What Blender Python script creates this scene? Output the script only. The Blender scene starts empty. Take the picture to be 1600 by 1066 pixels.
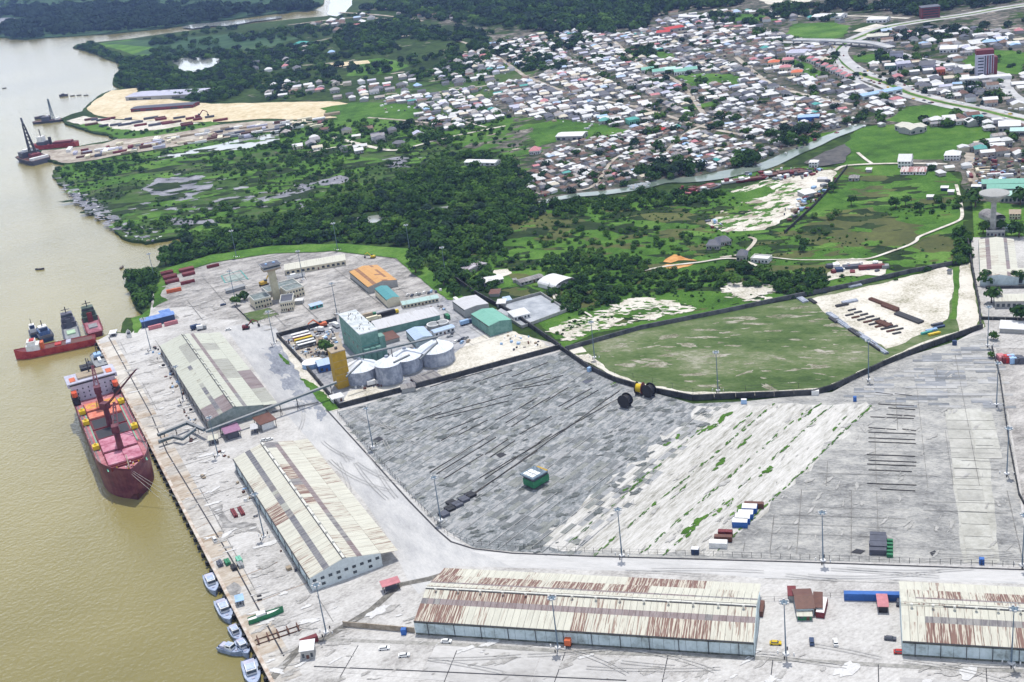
import bpy, math, random
import numpy as np
from mathutils import Vector, Matrix
random.seed(7); rng = np.random.default_rng(7)
scene = bpy.context.scene
C = scene.collection
R = math.radians
# ------------------------------------------------------------------ camera, light, exposure
CAMH = 300.0
FPX, CX, CY = 1850.0, 800.0, 533.0
_p, _r = R(22.25), R(-7.23)
_f = Vector((0, math.cos(_p), -math.sin(_p))); _u = Vector((0, math.sin(_p), math.cos(_p))); _x = Vector((1, 0, 0))
_rt = math.cos(_r)*_x + math.sin(_r)*_u
_up = -math.sin(_r)*_x + math.cos(_r)*_u
cd = bpy.data.cameras.new('camera'); cam = bpy.data.objects.new('camera', cd); C.objects.link(cam)
cd.sensor_width = 36; cd.lens = 36*FPX/1600; cd.clip_start = 1; cd.clip_end = 30000
m3 = Matrix((_rt, _up, -_f)).transposed().to_4x4(); m3.translation = Vector((0, 0, CAMH)); cam.matrix_world = m3
scene.camera = cam
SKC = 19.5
SEL, SAZ = R(75), R(80)
w = bpy.data.worlds.new('World'); scene.world = w; w.use_nodes = True
nt = w.node_tree; bg = nt.nodes['Background']
sk = nt.nodes.new('ShaderNodeTexSky'); sk.sky_type = 'NISHITA'; sk.sun_disc = False
sk.sun_elevation = SEL; sk.sun_rotation = R(90)-SAZ; sk.altitude = 0; sk.air_density = 1.0; sk.dust_density = 1.5
# unseen cloud added for bright water reflections: thick and pale towards the horizon, scattered overhead
def wn(t, **kw):
    q = nt.nodes.new(t)
    for k_, v_ in kw.items(): setattr(q, k_, v_)
    return q
tcw = wn('ShaderNodeTexCoord'); sxy = wn('ShaderNodeSeparateXYZ'); nt.links.new(tcw.outputs['Generated'], sxy.inputs[0])
def mth(op, a, b=None, c=None):
    q = wn('ShaderNodeMath', operation=op)
    for i_, v_ in enumerate((a, b, c)):
        if v_ is None: continue
        if isinstance(v_, (int, float)): q.inputs[i_].default_value = v_
        else: nt.links.new(v_, q.inputs[i_])
    return q.outputs[0]
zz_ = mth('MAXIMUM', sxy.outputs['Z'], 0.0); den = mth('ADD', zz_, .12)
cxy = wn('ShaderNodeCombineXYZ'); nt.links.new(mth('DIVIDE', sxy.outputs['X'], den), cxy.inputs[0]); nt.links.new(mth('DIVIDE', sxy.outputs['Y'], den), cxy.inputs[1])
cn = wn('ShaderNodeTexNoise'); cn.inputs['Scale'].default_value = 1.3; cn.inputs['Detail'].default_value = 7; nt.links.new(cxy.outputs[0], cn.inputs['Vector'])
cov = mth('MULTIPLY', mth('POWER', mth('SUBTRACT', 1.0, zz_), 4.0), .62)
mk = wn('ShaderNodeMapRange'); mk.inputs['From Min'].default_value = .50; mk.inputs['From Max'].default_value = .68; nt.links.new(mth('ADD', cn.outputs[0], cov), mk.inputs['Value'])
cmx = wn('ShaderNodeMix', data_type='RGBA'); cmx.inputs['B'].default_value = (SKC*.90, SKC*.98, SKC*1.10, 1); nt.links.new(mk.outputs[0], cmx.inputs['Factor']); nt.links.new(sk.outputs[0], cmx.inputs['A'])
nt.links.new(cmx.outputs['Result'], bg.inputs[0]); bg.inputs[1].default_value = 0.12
sd = bpy.data.lights.new('sun', 'SUN'); sd.energy = 4.9; sd.angle = R(.6); sd.color = (1, .965, .9)
so = bpy.data.objects.new('sun', sd); C.objects.link(so)
so.rotation_euler = Vector((math.cos(SEL)*math.cos(SAZ), math.cos(SEL)*math.sin(SAZ), math.sin(SEL))).to_track_quat('Z', 'Y').to_euler()
scene.render.engine = 'CYCLES'
vs = scene.view_settings; vs.view_transform = 'Standard'; vs.look = 'None'; vs.gamma = 1; vs.exposure = -0.33
scene.cycles.max_bounces = 5; scene.cycles.volume_bounces = 0

# ------------------------------------------------------------------ helpers
def g(x, y, z=0.0):
    d = _f*FPX + _rt*(x-CX) - _up*(y-CY); t = (z-CAMH)/d.z
    return Vector((d.x*t, d.y*t, z))
def ppx(p):
    q = Vector(p)-Vector((0, 0, CAMH)); z = q.dot(_f)
    return CX+FPX*q.dot(_rt)/z, CY-FPX*q.dot(_up)/z
AQ = R(-66.4)      # quay frame: length direction seen from the far end
AI = R(23.6)       # inland
AK = R(-17.6)      # grid of the long shed
AKD = R(72.4)
def az(a, b): v = b-a; return math.atan2(v.y, v.x)
BAZ = az(g(930,868), g(1210,632))
MATS = {}
def mat(name, stops, layers=((.3, 1, 6),), rough=.85, bump=0, spec=.25, metal=0, stretch=None, local=False, rotz=0, bscale=None, K=1.0):
    """stops: list of (position, colour); layers: (scale per metre, weight, detail)"""
    if name in MATS: return MATS[name]
    m = bpy.data.materials.new(name); m.use_nodes = True; MATS[name] = m
    n, l = m.node_tree.nodes, m.node_tree.links
    b = n['Principled BSDF']; b.inputs['Roughness'].default_value = rough
    b.inputs['Specular IOR Level'].default_value = spec; b.inputs['Metallic'].default_value = metal
    if len(stops) == 1:
        stops = [(.38, tuple(c*.86 for c in stops[0])), (.62, tuple(min(1, c*1.1) for c in stops[0]))]
    if local:
        tc = n.new('ShaderNodeTexCoord'); src = tc.outputs['Object']
        oi = n.new('ShaderNodeObjectInfo'); ad = n.new('ShaderNodeVectorMath'); ad.operation = 'ADD'
        mu = n.new('ShaderNodeMath'); mu.operation = 'MULTIPLY'; mu.inputs[1].default_value = 400
        l.new(oi.outputs['Random'], mu.inputs[0]); l.new(src, ad.inputs[0]); l.new(mu.outputs[0], ad.inputs[1]); src = ad.outputs[0]
    else:
        ge = n.new('ShaderNodeNewGeometry'); src = ge.outputs['Position']
    if stretch or rotz:
        mp = n.new('ShaderNodeMapping'); mp.vector_type = 'TEXTURE' if rotz else 'POINT'
        if rotz:
            mp.inputs['Rotation'].default_value = (0, 0, rotz); l.new(src, mp.inputs[0]); src = mp.outputs[0]
            mp = n.new('ShaderNodeMapping')
        if stretch: mp.inputs['Scale'].default_value = (stretch[0], stretch[1], 1)
        l.new(src, mp.inputs[0]); src = mp.outputs[0]
    tot = sum(x[1] for x in layers); prev = None; first = None
    for L in layers:
        t = n.new('ShaderNodeTexNoise'); t.inputs['Scale'].default_value = L[0]; t.inputs['Detail'].default_value = L[2]
        t.inputs['Roughness'].default_value = .68
        l.new(src, t.inputs['Vector']); a = n.new('ShaderNodeMath'); a.operation = 'MULTIPLY_ADD'
        a.inputs[1].default_value = L[1]/tot; l.new(t.outputs[0], a.inputs[0])
        if prev is None: a.inputs[2].default_value = 0
        else: l.new(prev, a.inputs[2])
        prev = a.outputs[0]; first = t
    cr = n.new('ShaderNodeValToRGB'); l.new(prev, cr.inputs[0])
    e = cr.color_ramp.elements
    while len(e) < len(stops): e.new(.5)
    for k, (p, c) in enumerate(stops): e[k].position = .5+(p-.5)*K; e[k].color = (*c, 1)
    l.new(cr.outputs[0], b.inputs['Base Color'])
    if bump:
        bp = n.new('ShaderNodeBump'); bp.inputs['Strength'].default_value = 1; bp.inputs['Distance'].default_value = bump
        l.new(first.outputs[0] if bscale is None else prev, bp.inputs['Height']); l.new(bp.outputs[0], b.inputs['Normal'])
    return m
def flat(name, c, rough=.6, spec=.3, metal=0): return mat(name, [c], ((.8, 1, 4), (.05, .6, 2)), rough, 0, spec, metal)

class MB:
    def __init__(s): s.v = []; s.f = []; s.m = []
    def add(s, vs, fs, m=0):
        o = len(s.v); s.v += [tuple(x) for x in vs]; s.f += [tuple(i+o for i in q) for q in fs]; s.m += [m]*len(fs); return s
    def box(s, x0, x1, y0, y1, z0, z1, m=0, mt=None):
        s.add([(x0,y0,z0),(x1,y0,z0),(x1,y1,z0),(x0,y1,z0),(x0,y0,z1),(x1,y0,z1),(x1,y1,z1),(x0,y1,z1)],
              [(0,3,2,1),(4,5,6,7),(0,1,5,4),(1,2,6,5),(2,3,7,6),(3,0,4,7)], m)
        if mt is not None: s.m[-5] = mt
        return s
    def rbox(s, cx, cy, z0, sx, sy, sz, a=0, m=0):
        c, q = math.cos(a), math.sin(a); vs = []
        for z in (z0, z0+sz):
            for dx, dy in ((-sx/2,-sy/2),(sx/2,-sy/2),(sx/2,sy/2),(-sx/2,sy/2)): vs.append((cx+dx*c-dy*q, cy+dx*q+dy*c, z))
        return s.add(vs, [(0,3,2,1),(4,5,6,7),(0,1,5,4),(1,2,6,5),(2,3,7,6),(3,0,4,7)], m)
    def cyl(s, cx, cy, z0, z1, r0, r1=None, n=12, m=0, cap=True, ex=1):
        r1 = r0 if r1 is None else r1
        vs = [(cx+r*math.cos(2*math.pi*i/n)*ex, cy+r*math.sin(2*math.pi*i/n), z) for z, r in ((z0,r0),(z1,r1)) for i in range(n)]
        fs = [(i,(i+1)%n,n+(i+1)%n,n+i) for i in range(n)]
        if cap: fs += [tuple(range(n-1,-1,-1)), tuple(range(n,2*n))]
        return s.add(vs, fs, m)
    def tube(s, p, q, r, n=4, m=0, r2=None):
        p, q = Vector(p), Vector(q); d = (q-p).normalized(); a = d.orthogonal().normalized(); b = d.cross(a); r2 = r if r2 is None else r2
        vs = [c+(a*math.cos(2*math.pi*(i+.5)/n)+b*math.sin(2*math.pi*(i+.5)/n))*rr for c, rr in ((p,r),(q,r2)) for i in range(n)]
        return s.add(vs, [(i,(i+1)%n,n+(i+1)%n,n+i) for i in range(n)]+[tuple(range(n-1,-1,-1)), tuple(range(n,2*n))], m)
    def prism(s, poly, z0, z1, m=0):
        n = len(poly)
        return s.add([(x,y,z0) for x,y in poly]+[(x,y,z1) for x,y in poly],
                     [tuple(range(n-1,-1,-1)), tuple(range(n,2*n))]+[(i,(i+1)%n,n+(i+1)%n,n+i) for i in range(n)], m)
    def slab(s, y0, z0, y1, z1, x0, x1, t=.12, m=0):   # sloped sheet running along x
        return s.add([(x0,y0,z0-t),(x1,y0,z0-t),(x1,y1,z1-t),(x0,y1,z1-t),(x0,y0,z0),(x1,y0,z0),(x1,y1,z1),(x0,y1,z1)],
              [(0,3,2,1),(4,5,6,7),(0,1,5,4),(1,2,6,5),(2,3,7,6),(3,0,4,7)], m)
    def hip(s, x0, x1, y0, y1, z0, z1, inset, m=0):
        ym = (y0+y1)/2
        return s.add([(x0,y0,z0),(x1,y0,z0),(x1,y1,z0),(x0,y1,z0),(x0+inset,ym,z1),(x1-inset,ym,z1)],
                     [(0,1,5,4),(1,2,5),(2,3,4,5),(3,0,4),(0,3,2,1)], m)
    def mesh(s, name, mats):
        me = bpy.data.meshes.new(name); me.from_pydata(s.v, [], s.f)
        for m in (mats if isinstance(mats, (list, tuple)) else [mats]): me.materials.append(m)
        if any(s.m): me.polygons.foreach_set('material_index', s.m)
        return me
    def build(s, name, mats, parent=None, loc=None, rz=0):
        return link(name, s.mesh(name, mats), parent, loc, rz)
def link(name, me, parent=None, loc=None, rz=0):
    o = bpy.data.objects.new(name, me); C.objects.link(o); o.parent = parent
    if loc is not None: o.location = loc
    if rz: o.rotation_euler = (0, 0, rz)
    return o
def tag(o, label, cat, group=None, kind=None):
    if label: o['label'] = label
    if cat: o['category'] = cat
    if group: o['group'] = group
    if kind: o['kind'] = kind
    return o
def thing(name, label, cat, loc, rz=0, group=None):
    return tag(link(name, None, None, loc, rz), label, cat, group)
def stuff(o, label, cat): return tag(o, label, cat, None, 'stuff')
def kids(o): return CH.get(o.name, [])
def copy_tree(o, loc, rz=None, label=None, group=None, sc=None):
    r = o.copy(); C.objects.link(r); r.location = loc
    if rz is not None: r.rotation_euler = (0, 0, rz)
    if label: r['label'] = label
    if group: r['group'] = group
    if sc: r.scale = sc if isinstance(sc, tuple) else (sc, sc, sc)
    for ch in o.children:
        c = ch.copy(); C.objects.link(c); c.parent = r
        for gg in ch.children:
            d = gg.copy(); C.objects.link(d); d.parent = c
    return r
def setmat(o, m):
    o.material_slots[0].link = 'OBJECT'; o.material_slots[0].material = m

# polygons -------------------------------------------------------
def gp(pts, z=0): return [g(x, y, z) for x, y in pts]
def wobble(pts, amp, step, closed=True, seed=0):
    r = random.Random(seed); out = []
    n = len(pts)
    for i in range(n if closed else n-1):
        a, b = pts[i], pts[(i+1) % n]; d = (b-a).length; k = max(1, int(d/step)); nn = Vector((-(b-a).y, (b-a).x, 0)).normalized() if d > 0 else Vector()
        for j in range(k):
            t = j/k; out.append(a.lerp(b, t)+(nn*r.uniform(-amp, amp) if (j or amp > 0) else Vector()))
    if not closed: out.append(pts[-1])
    return out
ZL = [0.004]
def sheet(name, px, m, z=None, amp=0, step=10, kind='structure', label=None, cat=None, skirt=0, seed=1, world=None):
    pts = world or gp(px)
    if amp: pts = wobble(pts, amp, step, True, seed)
    if z is None: ZL[0] += .006; z = ZL[0]
    mb = MB(); n = len(pts)
    vs = [(p.x, p.y, z) for p in pts]; area = sum(vs[i][0]*vs[(i+1)%n][1]-vs[(i+1)%n][0]*vs[i][1] for i in range(n))
    if area < 0: vs.reverse()
    mb.add(vs, [tuple(range(n))])
    if skirt:
        mb.add(vs+[(v[0], v[1], z-skirt) for v in vs], [(i, n+i, n+(i+1)%n, (i+1)%n) for i in range(n)])
    o = mb.build(name, m); o['kind'] = kind
    if kind == 'stuff': tag(o, label, cat)
    return o
def ribbon(pts, width, z, mb=None, m=0, th=0):
    """strip along world points"""
    mb = mb or MB(); n = len(pts); L = []; Rr = []
    for i in range(n):
        a = pts[max(0, i-1)]; b = pts[min(n-1, i+1)]; d = (b-a).normalized(); nn = Vector((-d.y, d.x, 0)); w_ = width[i] if isinstance(width, (list, tuple)) else width
        L.append(pts[i]+nn*w_/2); Rr.append(pts[i]-nn*w_/2)
    vs = [(p.x, p.y, p.z+z) for p in L]+[(p.x, p.y, p.z+z) for p in Rr]
    mb.add(vs, [(n+i, n+i+1, i+1, i) for i in range(n-1)], m)
    if th:
        vs2 = vs+[(v[0], v[1], v[2]-th) for v in vs]; k = 2*n
        mb.add(vs2, [(i, i+1, k+i+1, k+i) for i in range(n-1)]+[(n+i+1, n+i, k+n+i, k+n+i+1) for i in range(n-1)]+[(k+i, k+i+1, k+n+i+1, k+n+i) for i in range(n-1)], m)
    return mb
def smooth(pts, k=6):
    out = []; n = len(pts)
    for i in range(n-1):
        p0, p1, p2, p3 = pts[max(0,i-1)], pts[i], pts[i+1], pts[min(n-1,i+2)]
        for j in range(k):
            t = j/k; out.append(.5*((2*p1)+(p2-p0)*t+(2*p0-5*p1+4*p2-p3)*t*t+(3*p1-p0-3*p2+p3)*t**3))
    out.append(pts[-1]); return out
def blob(mb, c, a, b, ang, z, r, n=12, m=0):
    vs = [];
    for i in range(n):
        t = 2*math.pi*i/n; k = r.uniform(.5, 1.2); x, y = a*math.cos(t)*k, b*math.sin(t)*k
        vs.append((c.x+x*math.cos(ang)-y*math.sin(ang), c.y+x*math.sin(ang)+y*math.cos(ang), z))
    mb.add(vs, [tuple(range(n))], m)
def inside(X, Y, poly):
    c = np.zeros(len(X), bool); n = len(poly)
    for i in range(n):
        x1, y1 = poly[i]; x2, y2 = poly[(i+1) % n]
        if y1 == y2: continue
        k = ((y1 > Y) != (y2 > Y)) & (X < (x2-x1)*(Y-y1)/(y2-y1)+x1); c ^= k
    return c
def wpoly(px): return [(p.x, p.y) for p in gp(px)]
def scatter(px, density, excl=(), clump=0, seed=1):
    """random world points inside pixel-traced ground area, density per m2"""
    r = np.random.default_rng(seed); P = wpoly(px); A = np.array(P)
    lo, hi = A.min(0), A.max(0); n = int((hi-lo).prod()*density)
    X = r.uniform(lo[0], hi[0], n); Y = r.uniform(lo[1], hi[1], n)
    k = inside(X, Y, P)
    for e in excl: k &= ~inside(X, Y, wpoly(e))
    X, Y = X[k], Y[k]
    if clump:
        f = np.zeros(len(X))
        for i in range(7):
            a = r.uniform(0, 6.28); s = r.uniform(.5, 2.2)/clump; ph = r.uniform(0, 6.28); f += np.sin((X*np.cos(a)+Y*np.sin(a))*s+ph)
        k = f > r.normal(0, .8, len(X)); X, Y = X[k], Y[k]
    return np.stack([X, Y], 1)

# ------------------------------------------------------------------ materials
M_conc = mat('apron_concrete', [(.30,(.17,.16,.15)),(.42,(.33,.318,.305)),(.50,(.44,.427,.413)),(.64,(.56,.55,.535))], ((.008,.6,5),(.05,1,9),(.9,1.0,5)), .85, rotz=AI, stretch=(.6,1), K=.8, spec=.1)
M_conc2 = mat('quay_concrete', [(.34,(.17,.155,.14)),(.43,(.32,.295,.265)),(.52,(.44,.42,.39)),(.63,(.54,.525,.50))], ((.03,1,6),(.25,1,8),(1.0,.6,5)), .85, rotz=AI, stretch=(.4,1), spec=.1)
M_road = mat('road_concrete', [(.34,(.36,.355,.355)),(.46,(.46,.455,.45)),(.6,(.56,.55,.545))], ((.02,1,5),(.15,.9,8),(1.2,.5,4)), .8, rotz=AK, stretch=(.3,1.6), spec=.1)
M_roadq = mat('road_concrete_worn', [(.32,(.26,.26,.27)),(.43,(.38,.38,.385)),(.52,(.48,.475,.47)),(.62,(.56,.555,.55))], ((.012,1.0,4),(.1,.8,8),(1.2,.5,4)), .8, rotz=AI, stretch=(1.4,.4), spec=.1)
M_yard = mat('yard_paving', [(.32,(.085,.095,.095)),(.43,(.155,.17,.175)),(.52,(.235,.245,.255)),(.62,(.36,.36,.355))], ((.012,.6,4),(.42,1.2,4),(1.6,.6,3)), .85, rotz=BAZ, stretch=(.5,1.05), K=.7, spec=.1)
M_yard2 = mat('yard_paving_right', [(.34,(.12,.12,.12)),(.45,(.24,.24,.235)),(.54,(.35,.345,.33)),(.65,(.47,.46,.43))], ((.01,.8,4),(.12,1,9),(1.0,.9,5)), .85, rotz=AK, stretch=(.6,1.1), K=.75, spec=.1)
M_lot = mat('north_yard', [(.33,(.10,.095,.09)),(.43,(.22,.21,.20)),(.52,(.34,.325,.31)),(.63,(.49,.47,.45))], ((.02,.9,5),(.12,1,9),(.9,.8,5)), .85, rotz=AI, stretch=(.6,1.1), K=.72, spec=.1)
M_comp = mat('mill_yard', [(.36,(.14,.15,.17)),(.46,(.27,.275,.295)),(.6,(.42,.42,.43))], ((.03,1,6),(.3,.9,8)), .8, K=.85, spec=.1)
M_sand = mat('pale_sand', [(.33,(.20,.20,.13)),(.42,(.42,.39,.32)),(.54,(.60,.57,.51))], ((.04,1,9),(.7,.8,5)), .95, K=.8, spec=.1)
M_band = mat('white_scraped_sand', [(.33,(.20,.195,.165)),(.41,(.34,.33,.30)),(.48,(.45,.44,.415)),(.6,(.56,.545,.525))], ((.02,.6,5),(.30,1.0,9),(1.2,.7,5)), .95, rotz=BAZ, stretch=(.18,1.3), K=.85, spec=.1)
M_goldsand = mat('golden_sand', [(.36,(.38,.30,.17)),(.48,(.54,.45,.29)),(.6,(.64,.56,.42))], ((.015,1,8),(.12,.9,8)), .95)
M_grass = mat('field_grass', [(.34,(.022,.052,.013)),(.43,(.044,.102,.018)),(.51,(.066,.150,.024)),(.58,(.095,.18,.034)),(.66,(.14,.21,.05))], ((.009,1,6),(.06,.9,9),(.7,.6,4)), .95, bump=.5, spec=.05, K=.8)
M_grass2 = mat('bright_grass', [(.36,(.035,.085,.015)),(.5,(.072,.16,.026)),(.62,(.125,.22,.048))], ((.02,1,8),(.5,.6,5)), .95, spec=.05, K=.8)
M_marsh = mat('marsh_grass', [(.33,(.02,.042,.018)),(.43,(.038,.075,.02)),(.51,(.058,.11,.026)),(.58,(.075,.10,.045)),(.66,(.13,.135,.10))], ((.008,.9,6),(.05,1,9),(.6,.5,4)), .95, spec=.05, K=.75)
M_scrub = mat('scrub_ground', [(.34,(.012,.025,.010)),(.46,(.026,.048,.014)),(.57,(.045,.08,.02)),(.66,(.07,.105,.03))], ((.01,.8,6),(.08,1,9)), .95, spec=.05)
M_pitch = mat('worn_pitch', [(.33,(.035,.06,.022)),(.43,(.065,.105,.035)),(.51,(.10,.14,.055)),(.585,(.17,.19,.11)),(.65,(.30,.295,.23))], ((.014,1,6),(.06,.9,9),(.8,.5,5)), .95, rotz=AK, stretch=(.5,1), spec=.05, K=.75)
M_mud = mat('tidal_mud', [(.36,(.10,.105,.12)),(.5,(.19,.19,.22)),(.62,(.33,.33,.36))], ((.05,1,9),(.5,.5,4)), .6, spec=.25)
M_town = mat('town_dirt', [(.32,(.018,.032,.014)),(.43,(.045,.06,.035)),(.5,(.095,.09,.075)),(.58,(.17,.155,.135)),(.68,(.30,.28,.25))], ((.01,.8,5),(.08,1.2,9)), .95, spec=.05, K=.85)
M_dirt = mat('bare_dirt', [(.36,(.22,.18,.14)),(.5,(.34,.30,.25)),(.62,(.48,.44,.38))], ((.05,1,8),), .95)
M_track = mat('pale_track', [(.38,(.38,.35,.29)),(.6,(.62,.59,.53))], ((.1,1,6),), .95)
M_orange = mat('orange_laterite', [(.38,(.40,.18,.05)),(.6,(.60,.33,.13))], ((.1,1,6),), .95)
M_tar = mat('highway_tar', [(.38,(.34,.34,.345)),(.6,(.47,.47,.47))], ((.05,1,6),), .85)
M_fort = mat('far_forest_floor', [(.36,(.010,.022,.020)),(.5,(.022,.040,.030)),(.62,(.035,.06,.035))], ((.008,1,8),(.04,1,8)), .95)
M_farg = mat('far_grassland', [(.38,(.02,.045,.025)),(.5,(.04,.085,.04)),(.62,(.07,.12,.055))], ((.004,1,8),(.03,1,6)), .95, spec=.05)
# leaves
LF = [mat('leaf_dark', [(.38,(.012,.034,.010)),(.5,(.026,.062,.016)),(.62,(.055,.11,.024))], ((.03,1,3),(.4,.8,3)), .9, spec=.05),
      mat('leaf_mid', [(.38,(.022,.058,.012)),(.5,(.045,.10,.02)),(.62,(.085,.155,.032))], ((.03,1,3),(.4,.8,3)), .9, spec=.05),
      mat('leaf_bright', [(.4,(.04,.10,.016)),(.6,(.085,.165,.03))], ((.12,1,3),), .9, spec=.05),
      mat('leaf_blue', [(.4,(.014,.032,.020)),(.6,(.03,.055,.032))], ((.12,1,3),), .9, spec=.05)]
M_bark = flat('bark', (.09, .07, .05), .9)
# metals and paints
def sheetmat(name, base, rust, lo=.5, hi=.6, rough=.6, low=None):
    low = low or tuple(c*.82 for c in base)
    return mat(name, [(.34, low), (lo-.03, base), (lo, tuple((a+b)/2 for a, b in zip(base, rust))), (hi, rust)], ((.55,1,5),(.07,.5,3)), rough, local=True, stretch=(1.6,.10), spec=.3)
def stripemat(name, base, rust, period, duty, amt):
    m = sheetmat(name, base, base, .6, .7); n, l = m.node_tree.nodes, m.node_tree.links; b = n['Principled BSDF']; cr = [q for q in n if q.type == 'VALTORGB'][0]
    tc = n.new('ShaderNodeTexCoord'); oi = n.new('ShaderNodeObjectInfo'); sx = n.new('ShaderNodeSeparateXYZ'); l.new(tc.outputs['Object'], sx.inputs[0])
    def M(op, a, c):
        q = n.new('ShaderNodeMath'); q.operation = op
        for i, v in enumerate((a, c)):
            if isinstance(v, (int, float)): q.inputs[i].default_value = v
            else: l.new(v, q.inputs[i])
        return q.outputs[0]
    rx = M('MULTIPLY', oi.outputs['Random'], 37.0); cx_ = n.new('ShaderNodeCombineXYZ'); l.new(M('ADD', M('MULTIPLY', sx.outputs[0], 1/period), rx), cx_.inputs[0]); l.new(M('ADD', M('MULTIPLY', sx.outputs[1], .06), rx), cx_.inputs[1])
    t = n.new('ShaderNodeTexNoise'); t.inputs['Scale'].default_value = 1.0; t.inputs['Detail'].default_value = 3; t.inputs['Roughness'].default_value = .7; l.new(cx_.outputs[0], t.inputs['Vector'])
    mr = n.new('ShaderNodeMapRange'); mr.inputs['From Min'].default_value = duty; mr.inputs['From Max'].default_value = duty+.05; mr.inputs['To Max'].default_value = amt; l.new(t.outputs[0], mr.inputs['Value'])
    mx = n.new('ShaderNodeMix'); mx.data_type = 'RGBA'; l.new(mr.outputs[0], mx.inputs['Factor']); l.new(cr.outputs[0], mx.inputs['A']); mx.inputs['B'].default_value = (*rust, 1); l.new(mx.outputs['Result'], b.inputs['Base Color']); return m
S_cream = stripemat('cream_roof_sheet', (.52,.51,.435), (.34,.30,.25), 1.0, .58, .7)
S_creamr = stripemat('cream_roof_sheet_rusting', (.51,.495,.42), (.20,.12,.09), .9, .53, .85)
S_stripe = stripemat('striped_rust_roof_sheet', (.50,.46,.38), (.14,.06,.045), .7, .45, .92)
S_rust = sheetmat('rusted_roof_sheet', (.12,.055,.05), (.20,.08,.045), .5, .6)
S_grey = sheetmat('grey_roof_sheet', (.25,.24,.23), (.12,.11,.12), .5, .6)
S_skyl = sheetmat('skylight_sheet', (.20,.195,.20), (.08,.08,.10), .5, .62)
S_brown = sheetmat('brown_roof_sheet', (.24,.20,.20), (.15,.11,.11), .5, .6)
S_green = sheetmat('greenish_grey_roof_sheet', (.46,.47,.40), (.22,.20,.15), .58, .66)
S_green2 = sheetmat('darker_grey_roof_sheet', (.33,.33,.29), (.18,.17,.13), .56, .64)
S_white = sheetmat('white_roof_sheet', (.64,.64,.645), (.40,.36,.32), .62, .72)
M_trim = flat('pale_trim', (.58,.57,.52)); M_dark = flat('dark_gap', (.03,.03,.035)); M_black = flat('black_paint', (.02,.02,.023), .5)
M_wblue = mat('pale_blue_wall', [(.36,(.22,.25,.24)),(.5,(.42,.50,.52)),(.62,(.52,.60,.63))], ((.12,1,6),(.6,.4,4)), .8)
M_wwhite = flat('white_wall', (.66,.66,.66), .8); M_wcream = flat('cream_wall', (.55,.50,.38), .8); M_wgrey = flat('grey_wall', (.32,.32,.31), .8)
M_wgreen = mat('green_clad_wall', [(.4,(.10,.21,.18)),(.6,(.16,.29,.25))], ((.3,1,4),), .6); M_wpink = flat('pink_wall', (.50,.36,.33), .8)
M_wall = mat('dark_wall_concrete', [(.38,(.022,.024,.026)),(.6,(.06,.062,.065))], ((.2,1,6),), .9)
M_glass = mat('window_glass', [(.4,(.02,.03,.04)),(.6,(.04,.055,.07))], ((.3,1,2),), .15, spec=.6)
M_pole = flat('mast_paint', (.12,.17,.22), .5); M_lamp = flat('lamp_housing', (.5,.5,.5), .4)
M_steelr = flat('rusty_steel', (.10,.045,.03), .8); M_steelk = flat('dark_steel', (.045,.045,.05), .6)
M_galv = mat('galvanised_steel', [(.38,(.22,.25,.31)),(.5,(.32,.35,.42)),(.62,(.43,.46,.53))], ((.25,1,5),), .5, metal=.2)
M_siloroof = mat('silo_roof_sheet', [(.38,(.56,.60,.66)),(.6,(.70,.72,.75))], ((.2,1,4),), .55)
COL = dict(red=(.42,.035,.03), orange=(.55,.13,.05), blue=(.04,.13,.40), lblue=(.30,.45,.66), teal=(.06,.30,.27), green=(.03,.17,.08),
    yellow=(.62,.44,.02), white=(.72,.72,.71), grey=(.25,.26,.27), black=(.025,.025,.03), brown=(.13,.06,.045), pink=(.46,.18,.20), maroon=(.16,.03,.035),
    navy=(.035,.06,.13), cream=(.62,.57,.42), tan=(.35,.28,.2), purple=(.28,.15,.24), mint=(.16,.44,.32), lilac=(.42,.42,.52), slate=(.08,.085,.11), ochre=(.42,.26,.02))
def paint(c, rough=.55): return mat('paint_'+c, [tuple(x*.82 for x in COL[c]), ] if 0 else [(.38, tuple(x*.78 for x in COL[c])), (.62, tuple(min(1, x*1.12) for x in COL[c]))], ((.4,1,5),(.06,.6,3)), rough)

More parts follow.
